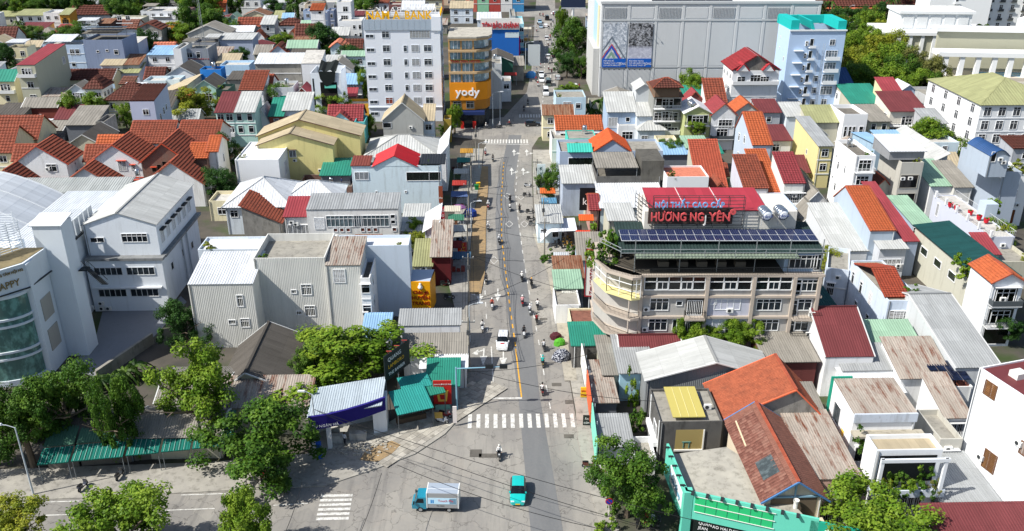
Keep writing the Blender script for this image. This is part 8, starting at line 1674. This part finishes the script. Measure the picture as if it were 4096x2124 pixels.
PRK=(((3.47,183.01,0),.2,'#c8ccd0','with a white crate, parked at the right kerb above the arrow'),((3.11,176.92,0),.1,'#3a3d40','parked first in the row by the potted flowers'),((3.61,167.06,0),.15,'#3a3d40','parked beside the green notice board'),((3.69,163.11,0),.1,'#2a2d30','parked second below the notice board'),((4.1,160.36,0),.1,'#6a6d70','parked third below the notice board'),((8.98,84.35,0),.05,'#5c2a22','maroon scooter parked at the right kerb before the mint wall'),((-8.8,93.39,0),-.4,'#d8dadc','white scooter under a cardboard sheet at the corner'),((-8.48,94.62,0),-.3,'#8a2a2c','red scooter behind the cardboard-covered one'),((-28.42,82.3,0),DN,'#a03034','red one parked under the dense street tree'),((-27.61,82.16,0),DN,'#d5d8da','white one parked under the dense street tree'),((-26.92,82.52,0),DN,'#7d8084','grey one parked under the dense street tree'),((-26.08,82.23,0),DN,'#2a2d30','black one parked under the dense street tree'),((-48.2,80.46,0),1.4,'#2d3140','parked in the tree shade near the lamp post'),((-44.89,82.45,0),1.5,'#2a2d30','parked in deep shade by the green awnings'),((14.29,74.78,0),1.3,'#b03038','red one parked before the turquoise shop'),((14.89,74.53,0),1.3,'#d5d8da','white one parked before the turquoise shop'),((15.53,74.28,0),1.3,'#3a3d40','grey one parked before the turquoise shop'),((13.36,74.53,0),1.3,'#2a2d30','black one parked at the shop corner'),((-10.15,128.17,0),.2,'#3a3d40','black scooter parked in the shade behind the yellow sign'),((-11.15,133.36,0),.2,'#2a2d30','low one parked by the dark red shop'),((-7.27,173.05,0),.3,'#c8ccd0','pale one parked on the sandy verge'))
for p, r, c, w in PRK:bike('motorbike '+w,(p[0],p[1],.15),r,c)
for i, p in enumerate(((7.7,155.68,0),(8.4,154.5,0),(9.08,156.08,0),(9.48,153.72,0),(8.16,152.56,0),(8.87,151.8,0),(9.58,151.42,0),(7.9,149.92,0),(8.9,149.55,0),(9.94,149.92,0),(10.94,149.55,0),(10.54,152.56,0),(8.68,157.28,0),(7.31,153.53,0))):bike('motorbike packed in the crowd of parked bikes under the white tent',(p[0],p[1],.15),rnd.uniform(1,2),rnd.choice(('#1c1e22','#2a2d30','#3a3d40','#8a6a2c')),'crowd of parked bikes')
for i, p in enumerate(((-10.72,175.94,0),(-10,170.01,0),(-11.99,183.54,0),(-9.63,152.18,0),(-13.07,194.6,0),(-8.47,146.63,0),(-11.46,199.05,0))):bike('dim motorbike parked on the shaded left pavement',(p[0],p[1],.15),rnd.uniform(-.6,.6),rnd.choice(('#1c1e22','#2a2d30','#5a2a2c')),'bikes on the shaded left pavement')
# people on foot
for lb, p, r, s in (('workman in dark blue on the brick building site',(-35.38,174.79,3.4),.5,'#2d3560'),('person in grey on the steel frame roof',(62.04,118.76,4.5),-2,'#4a4f58'),('person in red near the parked SUV at the mall',(21.14,277,0),1.0,'#8a3034'),('workman bending over the counters of the gutted shop',(-20.17,88.67,0.25),1.2,'#c9ccd0')):person(lb,p,r,s,'#262a33',None,False)
ct=tag(obj('cardboard_sheet',(lambda m:(m.box(-.5,-.45,0,.5,.45,.05),m.mesh('cardboard_sheet',plain('#d9a94e',.8)))[1])(MB())),'yellow cardboard sheet lying over the white scooter','cardboard'); ct.location=((-8.9,93.39,0)[0]-.3,(-8.9,93.39,0)[1],1.25); ct.rotation_euler=(.35,.1,.2)
# ================================================================ poles, wires, lamps, signs
POLE=concrete('#8a867d','pole_concrete'); WIRE=plain('#1c1d1f',.7); LG=plain('#b9c2c8',.45)
def utility(label,p,h=8.5):
 t=root('utility_pole',label,'pole',p); part(t,'shaft',lambda m:m.bar((0,0,0),(0,0,h),.16,0,8,.1),POLE); part(t,'cross_arm',lambda m:m.box(-.9,-.06,h-.8,.9,.06,h-.68),plain('#5f6366',.6)); part(t,'junction_box',lambda m:m.box(-.25,-.3,h-2.6,.25,-.1,h-1.9),plain('#4a4d50',.6))
 for x in (-.8,0,.8):part(t,'insulator',lambda m:m.lathe([(.05,h-.68),(.08,h-.55),(.03,h-.4)],6,0,(x,0,0)),plain('#d8d8d4',.4))
 return Vector((p[0],p[1],h-.5))
LPS=[utility('utility pole on the left kerb, '+l,p) for l,p in (('nearest the traffic arm',(-5.9,105.97,0)),('beside the chicken sign board',(-6.9,127.45,0)),('by the sandy verge',(-7.97,146.63,0)),('opposite the diamond marks',(-8.44,162.26,0)),('by the purple parasol',(-8.75,180.94,0)),('just below the far junction',(-8.5,202.11,0)))]
RPS=[utility('utility pole on the right kerb, '+l,p,8) for l,p in (('beside the tin shop',(5.73,143.98,0)),('beside the crowd of bikes',(5.84,154.11,0)),('near the K THY sign',(5.26,178.41,0)))]
def wire(label,a,b,sag=.6,r=.022,group='overhead wires'):
 a=Vector(a); b=Vector(b); pts=[a+(b-a)*i/10-Vector((0,0,sag*(1-(2*i/10-1)**2))) for i in range(11)]; m=MB(); m.path(pts,r,0,4); tag(obj('overhead_wire',m.mesh('overhead_wire',WIRE)),label,'wire',group)
for k, (A_,nm) in enumerate(((LPS,'left kerb'),(RPS,'right kerb'))):
 for i in range(len(A_)-1):
  for j in (-.8,-.4,0,.35,.8):wire('thin black wire on the %s poles, %s span from the junction'%(nm,AD[i]),A_[i]+Vector((j,0,0)),A_[i+1]+Vector((j,0,0)),rnd.uniform(.4,.9),.03,nm+' wires')
for lb, a, b, s in (('black cable bundle crossing the junction towards the lower right corner',(-22.56,85.28,7.5),(23.14,66.27,6),.9),('second cable below the junction bundle',(-22.18,85.48,7.1),(15.71,66.84,5.5),1.1),('third slack cable over the junction',(-12.05,76.33,6.5),(10.49,67.69,5),.9),('thin cable from the traffic arm to the far kerb',(-5.23,94.02,7.5),(16.79,87.7,7),.8),('cable crossing above the stop line',(-5.18,93.05,7.8),(11.03,101.03,6),.7),('cable crossing at the turning arrows',(-6.04,111.52,8),(8.28,127.88,7.5),.6),('cable crossing beside the vertical sign',(-6.78,128.3,8),(10.37,114.06,8),.6),('cable crossing at the diamond marks',(-7.39,141.97,8),(5.15,136.05,7.5),.5),('cable over the sandy verge',(-7,128.76,7.8),(5.05,126.88,7.6),.5),('long cable running to the far junction',(-7.66,158.32,8),(4.64,157.5,7.5),.4),('cable at the lower edge left of the zebra, near one',(-21.44,73.36,6.5),(-21.47,65.69,6.5),.3),('cable at the lower edge left of the zebra, far one',(-13.66,75.64,6),(-14.48,66.27,6),.3)):wire(lb,a,b,s,.03)
def lamp(label,p,h,dx,arm=1.8,group=None):
 t=root('street_lamp',label,'street lamp',p,0,group); part(t,'pole',lambda m:m.bar((0,0,0),(0,0,h),.11,0,8,.07),LG); part(t,'arm',lambda m:m.path([(0,0,h),(dx*arm*.5,0,h+.35),(dx*arm,0,h+.4)],.045,0,6),LG); part(t,'lamp_head',lambda m:m.prism([(dx*arm-.45,h+.36),(dx*arm+.5,h+.36),(dx*arm+.4,h+.52),(dx*arm-.35,h+.52)],-.14,.14),plain('#d5dade',.4))
lamp('tall street lamp at the left end of the pavement',(-53.32,79.49,0),9.0,-1); lamp('street lamp in front of the blue fascia',(-23.26,87.66,0),8.0,-1,1.2)
for l, p in (('beside the white SUV',(-6.21,114.41,0)),('by the purple parasol shade',(-7.76,157.08,0)),('near the far zebra',(-7.63,196.06,0))):lamp('kerb lamp leaning over the lane '+l,p,6.0,1,1.6)
for l, p in (('first beyond the junction',(-5.13,232.73,0)),('second beyond the junction',(4.65,305.59,0)),('third beyond the junction',(6,337.73,0)),('by the orange tower kerb',(-3.24,235.14,0))):lamp('far street lamp on the left kerb, '+l,p,9.0,1,2.4)
for l, p in (('at the park gate',(128.93,347.37,0)),('in the trees',(159.76,381.54,0)),('before the hotel',(144.76,391.59,0)),('by the colonnade',(128.56,274.3,0))):lamp('park lamp '+l,p,9,1,1.6)
tl=root('traffic_light','light blue traffic signal mast with long arm over the lanes','traffic light',(-7.07,96.42,0)); AB=plain('#7fa8bc',.45)
part(tl,'mast',lambda m:m.bar((0,0,0),(0,0,6.4),.13,0,8,.1),AB); part(tl,'arm',lambda m:m.bar((0,0,6.2),(6.4,.2,6.4),.09,0,8,.06),AB)
for x in (4.2,6.0):part(tl,'signal_head',lambda m:m.box(x-.5,-.05,6.2,x+.5,.3,6.75),plain('#22262a',.6))
for q in (0,1,2):part(tl,'signal_lens',lambda m:m.lathe([(0,.32),(.11,.32),(.11,.3)],10,0,(5.7+q*.3,0,6.5),'y'),plain(('#5a1a1a','#5a4a14','#145a2a')[q],.3))
np=root('road_sign','blue and red round no parking sign on a striped pole','road sign',(10.31,75.29,0)); part(np,'pole',lambda m:m.bar((0,0,0),(0,0,2.6),.05,0,6),plain('#d8d0cc',.5)); part(np,'rim',lambda m:m.lathe([(0,-.06),(.42,-.06),(.42,-.02)],18,0,(0,0,2.6),'y'),plain('#b3202a',.5)); part(np,'disc',lambda m:m.lathe([(0,-.075),(.33,-.075),(.33,-.06)],18,0,(0,0,2.6),'y'),plain('#2338a0',.5)); part(np,'bar',lambda m:m.bar((-.26,-.085,2.86),(.26,-.085,2.34),.05),plain('#b3202a',.5))
def board(label,p,w,h,z,col,txt=(),tcol='#e8ecee',rz=0,size=.5,cat='sign',vertical=False):
 t=root('sign_board',label,cat,p,rz); part(t,'board',lambda m:m.box(0,-.08,z,w,.08,z+h),plain(col,.55)); part(t,'post',lambda m:m.bar((w/2,.12,0),(w/2,.12,z),.06),plain('#7d8285',.5))
 for i, s_ in enumerate(txt):letters(t,s_,w/2,-.1,z+h-(i+1)*h/(len(txt)+.35),size,plain(tcol,.5),1,.9,0,.01,.005,'CENTER')
 return t
board('tall teal and white vertical sign reading K THY',(5.16,174.72,0),1.7,5.6,2.4,'#d5e2e2',('K','T','H','Y'),'#1d5f58',0,1.1)
board('black shop board with white ko letters',(13.13,162.26,0),3.0,4.6,2.6,'#15171a',('ko',),'#e8e8e8',0,2.0)
board('red roadside board reading VỊT TUẤN ANH',(-9.66,144.85,0),1.6,1.9,1.2,'#c4281e',('VỊT','TUẤN','ANH'),'#f0c83a',0,.5)
board('dark red vertical shop sign with white letters beside the crimson panel',(-13.69,157.08,0),.9,3.2,2.0,'#a8202c',('ĐỒ','BỘ','NỮ'),'#f0e0e0',0,.6); board('brown vertical board with white script on the left kerb',(-14.26,162.68,0),.8,3.4,4.0,'#8a4630',('dhu',),'#f0e8e0',0,.5)
board('blue feather banner beside the dense street tree',(-22.75,85.11,0),.6,2.4,.8,'#1d4fae'); board('white and red feather banner at the corner',(-7.37,92.87,0),.5,2.4,.5,'#d8d0cc'); board('white paper sign with red letters on the mint wall',(9.42,81.87,0),1.4,1.1,1.2,'#e2e0dc',('BÓN',),'#a02a2a',0,.5); board('black easel board by the zebra',(8.86,92.87,0),.9,1.4,.2,'#2a3330',('ĂN','CƠM'),'#d8e0dc',0,.35); board('green notice plate at the right kerb',(4.64,163.33,0),.8,1.2,1.2,'#2f8a48'); board('blue light band sign over the brown hipped house',(-122.21,259.05,0),5.5,1.3,4.2,'#b4cfe6',('SỬA CHỮA',),'#3a5a8a',0,.9); board('yellow notice on the orange fence',(9.01,99.22,0),.8,1.5,.2,'#e2c12c',('BÁN','CƠM'),'#b03028',0,.35); board('far red and white shop banner on the left kerb',(2.31,347.37,0),2.2,4.5,5,'#c4282c',('H',),'#ffffff',0,2); board('magenta vertical banner on the far left kerb',(1.69,315.66,0),1.2,8,1.5,'#a8206c'); board('white box sign on the far left kerb',(5.34,297.33,0),4,7,3,'#b9c0c2')
# parasol, tent, stalls, bins, antenna mast
t=root('parasol','purple parasol on the shaded left pavement','parasol',(-10.57,165.5,0)); part(t,'pole',lambda m:m.bar((0,0,0),(0,0,2.5),.04),LG); part(t,'canopy',lambda m:m.lathe([(1.5,2.0),(.8,2.35),(0,2.55)],8),plain('#8a5c8c',.8))
t=root('tent','white stretched tent roof over the parked bikes','tent',(9.35,151.23,0)); part(t,'sheet',lambda m:(m.face([(-2.2,-1.0,2.9),(2.6,-.6,3.0),(2.4,4.4,3.6),(-2.0,4.6,3.3)]),m.face([(-4.2,-2.6,1.6),(-2.25,-1.0,2.9),(-2.0,4.6,3.3),(-4.0,3.0,2.8)])),plain('#d5d9e0',.8))
for x, y in ((-2.2,-1),(2.5,-.6),(2.3,4.3),(-2,4.5)):part(t,'pole',lambda m:m.bar((x,y,0),(x,y,3.0),.05),LG)
def heap(label,p,col,s,name='covered_stall'):
 R=random.Random(label); t=root(name,label,'stall',p); m=MB(); n=12; pr=[]
 for k in range(5):
  z=(0,.5,.95,1.25,1.35)[k]*s; rr=(1,.98,.85,.5,.0)[k]; pr.append([(cos(2*pi*i/n)*rr*s*R.uniform(.85,1.1)*1.1,sin(2*pi*i/n)*rr*s*R.uniform(.85,1.1)*.8,z+R.uniform(-.06,.06)*(0<k<4)) for i in range(n)])
 for k in range(4):
  for i in range(n):j=(i+1)%n; m.face([pr[k][i],pr[k][j],pr[k+1][j],pr[k+1][i]])
 obj('cover',m.mesh('cover',col),t)
def print_mat():
 k=N('printed_cloth'); x=k.mix(k.ramp(k.noise(k.pos(),5,detail=4),.48,.56),lin('#1f2538'),lin('#b4b8c0')); return k.out(x,.85)
heap('stall bundled in lime green sheet at the right kerb',(6.98,113.46,0),plain('#4f9c2c',.7),.8); heap('stall bundled in dark red print cloth at the right kerb',(6.49,115.37,0),plain('#4a2028',.8),.8); heap('stall bundled in dark blue print cloth at the right kerb',(7.06,109.22,0),print_mat(),1.25); heap('blue tarpaulin heap on the far left kerb',(6.32,293.05,0),plain('#4a8fd0',.7),1.6,'tarpaulin_heap'); heap('blue covered stall on the shaded pavement',(-8.43,165.5,0),plain('#23408f',.7),1.3)
for lb, p, c in (('green wheeled bin on the sandy verge',(-7.65,181.46,0),'#1f8a4a'),('yellow wheeled bin on the sandy verge',(-7.36,183.01,0),'#d8b02a')):t=root('wheelie_bin',lb,'bin',p,.2); part(t,'body',lambda m:m.prism([(-.35,.1),(.35,.1),(.42,1.1),(-.42,1.1)],-.35,.35),plain(c,.5)); part(t,'lid',lambda m:m.box(-.46,-.4,1.1,.46,.4,1.2),plain(c,.5))
am=root('antenna_mast','slender lattice antenna mast above the bright blue tank house','mast',(-98.34,287.13,0)); part(am,'lattice',lambda m:([m.bar((x,y,0),(x*.5,y*.5,30),.06) for x,y in ((-.5,-.4),(.5,-.4),(0,.5))],[m.bar((-.5*(1-z/60),-.4,z),(.5*(1-z/60),-.4,z+1.2),.035) for z in range(0,30)]),plain('#8f9698',.5)); part(am,'antenna',lambda m:(m.box(-.6,-.5,26,-.3,-.3,29),m.box(.3,-.5,26,.6,-.3,29),m.box(-.1,.4,26,.2,.6,29)),plain('#c9cccc',.5))
# rubble by the gutted shop and planks
rb=MB()
for i in range(160):x, y=(-18.34,88.22,0)[0]+rnd.gauss(0,1.6), (-18.34,88.22,0)[1]+rnd.gauss(0,.7); s=rnd.uniform(.06,.2); rb.box(x-s,y-s*.7,.14,x+s,y+s*.7,.16+s*rnd.uniform(.5,1.4))
o=obj('rubble',rb.mesh('rubble',concrete('#a8a49a','rubble_mix'))); o['kind']='stuff'; o['label']='grey rubble in front of the gutted shop'
# mint and orange fence boards along the right kerb
for i, (a,b,c,lb) in enumerate((((9.74,83.47,0),(9.87,91.75,0),'#7fd0b8','mint'),((9.8,92.18,0),(9.86,99.42,0),'#d8623c','orange'),((9.8,99.9,0),(9.63,106.5,0),'#e0e0da','white'))):
 A_, B_=Vector(a), Vector(b); d=(B_-A_).normalized(); n=Vector((-d.y,d.x,0))*.12; t=root('fence_board','tall %s signboard wall along the right kerb'%lb,'signboard',a)
 part(t,'board',lambda m:m.slab([(0,0),((B_-A_).x,(B_-A_).y),((B_-A_).x+n.x,(B_-A_).y+n.y),(n.x,n.y)],1.0,4.2),paint(c,.25)); part(t,'base',lambda m:m.slab([(.1,0),((B_-A_).x+.1,(B_-A_).y),((B_-A_).x+n.x+.1,(B_-A_).y+n.y),(n.x+.1,n.y)],0,1.0),plain('#5a5f60',.7))
 for q in (.05,.5,.95):part(t,'post',lambda m:m.bar(((B_-A_).x*q+.25,(B_-A_).y*q,0),((B_-A_).x*q+.25,(B_-A_).y*q,4.3),.06),LG)
house('yard shed of grey beams and open roof behind the orange fence',(10.13,93.85,3),(13.1,93.85,3),9,'dgrey','sf','rustg',rise=.4,front=0); house('low lean-to with grey battens beside the concrete cube',(10.22,84.97,2.8),(13.92,85.13,2.8),5,'grey','sf','mgrey',rise=.6,front=0); house('planted entrance court wall beside the concrete cube',(13.94,82.97,2.6),(16.41,83.12,2.6),4,'#dfe1e2','flat','conc',front=0,ph=.8)
# ================================================================ the small houses squeezed between the others
def fill_town():
 R=random.Random(21); cells=[]
 for (x,y,w,d,an,lb) in FOOT:
  ca, sa_=cos(an), sin(an); c=(x+ca*w/2-sa_*d/2,y+sa_*w/2+ca*d/2); cells.append((c[0],c[1],w/2,d/2,lb))
 for q in ((-85,122,22,26),(28,113,17,9),(58,285,36,24),(85,256,9,8),(-29,246,12,10),(-12,232,9,9),(175,330,60,110),(118,300,40,70),(-49,110,18,12),(-4,170,11,130),(10,380,13,140),(40,330,22,40),(20,72,30,26),(-40,78,60,14),(-20,92,12,9)):cells.append((*q,''))
 roofs=['mgrey','lgrey','fibro','beige','mwhite','rust','brown','red','rustg','pgreen','dark','maroon']; nm=dict(mgrey='grey tin',lgrey='pale tin',fibro='fibre cement',beige='beige',mwhite='white tin',rust='rusty',brown='brown tiled',red='red tiled',rustg='rust streaked',pgreen='pale green',dark='dark',maroon='maroon',deck='flat')
 walls=['white','pale','grey','stone','blue','cream','concrete','ice','beige']; n=0; used=set()
 for _ in range(9000):
  if n>120:break
  y=R.uniform(118,520); x=R.uniform(-.62*y,.62*y)
  if x>95 and y>250:continue
  k=.8+max(0,y-180)/260; w, d=R.uniform(2.6,4.2)*k, R.uniform(2.8,5)*k; h=R.choice((3.4,3.8,4.2,6.6,7)) if y>190 else R.choice((3,3.4,3.8,4.2))
  if any(abs(x-c[0])<w+c[2]+.25 and abs(y-c[1])<d+c[3]+.25 for c in cells):continue
  near=min((c for c in cells if c[4]),key=lambda c:(c[0]-x)**2+(c[1]-y)**2); rc=R.choice(roofs); wl=R.choice(walls); ro=R.choice(('sf','gx','gy','sf','flat')); rc='deck' if ro=='flat' else rc
  s_=near[4].split(' with ')[0].split(' beside ')[0].split(' behind ')[0].split(' under ')[0]; lb='small %s house with %s roof squeezed in next to the %s'%(wl,nm[rc],s_)
  lb=' '.join(lb.split()[:16])
  if lb in used:continue
  used.add(lb); n+=1; cells.append((x,y,w,d,''))
  house(lb,(x-w,y-d,h),(x+w,y-d+2*w*.028,h),2*d,wl,ro,rc,rise=R.uniform(.9,2.4),front=(max(1,int(w/1.8)),2),dirt=.7)
 return n
fill_town()
# ---- roof tanks and terrace plants on the houses that have room for them
def roof_things():
 R=random.Random(5); nt=nb=0
 def short(l):return ' '.join(l.split()[:9])
 for (x,y,w,d,an,lb), (fl,h) in zip(list(FOOT),list(FLAT)):
  if not 95<hypot(x,y)<330 or w<3.4 or d<4 or 'squeezed' in lb:continue
  ca, sa_=cos(an), sin(an); q=lambda u, v:(x+ca*w*u-sa_*d*v,y+sa_*w*u+ca*d*v,h)
  if fl and hypot(x,y)>165 and nt<26 and R.random()<.5:nt+=1; tank('steel tank on the roof of the '+short(lb),q(R.uniform(.2,.8),R.uniform(.55,.85)),R.random()*3,R.uniform(.75,1.0),None,R.random()<.6)
  if fl and nb<34 and R.random()<.6:nb+=1; bush('terrace plants on the '+short(lb),q(R.choice((.12,.85)),R.uniform(.08,.2)),R.uniform(.5,1.1),None,R.choice('bmyo'),'terrace_plant')
roof_things()
# ---- shop awnings along both kerbs
for i, (p,w,c,z) in enumerate((((-10.65,138.09,0),3.6,'#4a6f8c',2.9),((-11.82,143.11,0),3.0,'#8a2f2c',2.8),((-11.72,150.29,0),3.4,'#b9bcb8',3.0),((-12.1,156.08,0),3.0,'#3f7a62',2.9),((-13.14,160.15,0),3.2,'#c9c4b4',3.1),((-12.37,168.86,0),3.4,'#5a6f9c',3.0),((-12.56,175.94,0),3.0,'#a83a34',2.9),((-12.68,183.54,0),3.2,'#d0cfc8',3.0),((-12.45,191.72,0),3.0,'#3a8a80',3.0),((-12.12,199.05,0),3.0,'#b5893a',2.9),((5.56,183.54,0),3.0,'#c9cdd0',2.9),((5.73,171.16,0),3.2,'#cf6a34',2.9),((5.88,165.5,0),3.0,'#5d8fae',2.8),((11.48,146.63,0),2.6,'#d2452c',3.4),((12.5,154.11,0),2.8,'#d8602c',3.6),((7.1,138.09,0),2.6,'#b9bec2',2.8),((7.42,130.35,0),2.8,'#8fa6ae',2.8),((7.79,124.66,0),2.6,'#c4c4bc',2.8),((-2.54,281.42,0),4,'#a83a34',3.2),((1.73,322.72,0),4,'#3f7aa8',3.2),((3.89,367.33,0),4,'#c9c4b4',3.4),((2.73,341.68,0),4,'#c98a2c',3.4))):
 nm={0:'slate blue',1:'dark red',2:'pale grey',3:'bottle green',4:'sand coloured',5:'dusty blue',6:'brick red',7:'off-white',8:'teal',9:'mustard',10:'white',11:'orange',12:'sky blue',13:'scarlet',14:'bright orange',15:'light grey',16:'grey blue',17:'cream',18:'red',19:'blue',20:'beige',21:'amber'}[i]
 t=root('shop_awning','%s sloping shop awning over the %s pavement'%(nm,'left' if i<10 else 'right' if i<18 else 'far left'),'awning',p,radians(90 if 0 else 0),'kerbside shop awnings'); PER=.35
 part(t,'awning',lambda m:sheet(m,(0,0,z),(1,0,0),(0,1.8,.55),w,1.9,'corr'),sheetmat(c,0,.7,.35))
 for x in (.08,w-.08):part(t,'post',lambda m:m.bar((x,.08,0),(x,.08,z),.04),LG)
 part(t,'goods',lambda m:[m.box(.3+q*.8,.7,0,.9+q*.8,1.3,R_) for q,R_ in enumerate((.9,.6,1.1))],plain(rnd.choice(('#6d4a38','#3f5068','#7d7a70','#8a3a34')),.8))
 # ---------------------------------------------------------------- lettering becomes plain mesh
def bake_text():
 dg=bpy.context.evaluated_depsgraph_get(); fonts=[o for o in scene.objects if o.type=='FONT']
 ms=[bpy.data.meshes.new_from_object(o.evaluated_get(dg)) for o in fonts]
 for o, me in zip(fonts,ms):
  ft=o.get('fit',0); wd=max((v.co.x for v in me.vertices),default=1)-min((v.co.x for v in me.vertices),default=0)
  if ft:o.scale[0]=ft/max(wd,.1)
  n, par, mw, sc, loc, rot, cu=o.name, o.parent, None, tuple(o.scale), tuple(o.location), tuple(o.rotation_euler), o.data
  bpy.data.objects.remove(o); q=bpy.data.objects.new(n.split('.')[0],me); COL.objects.link(q)
  q.parent=par; q.location=loc; q.rotation_euler=rot; q.scale=sc
  bpy.data.curves.remove(cu)
bake_text()
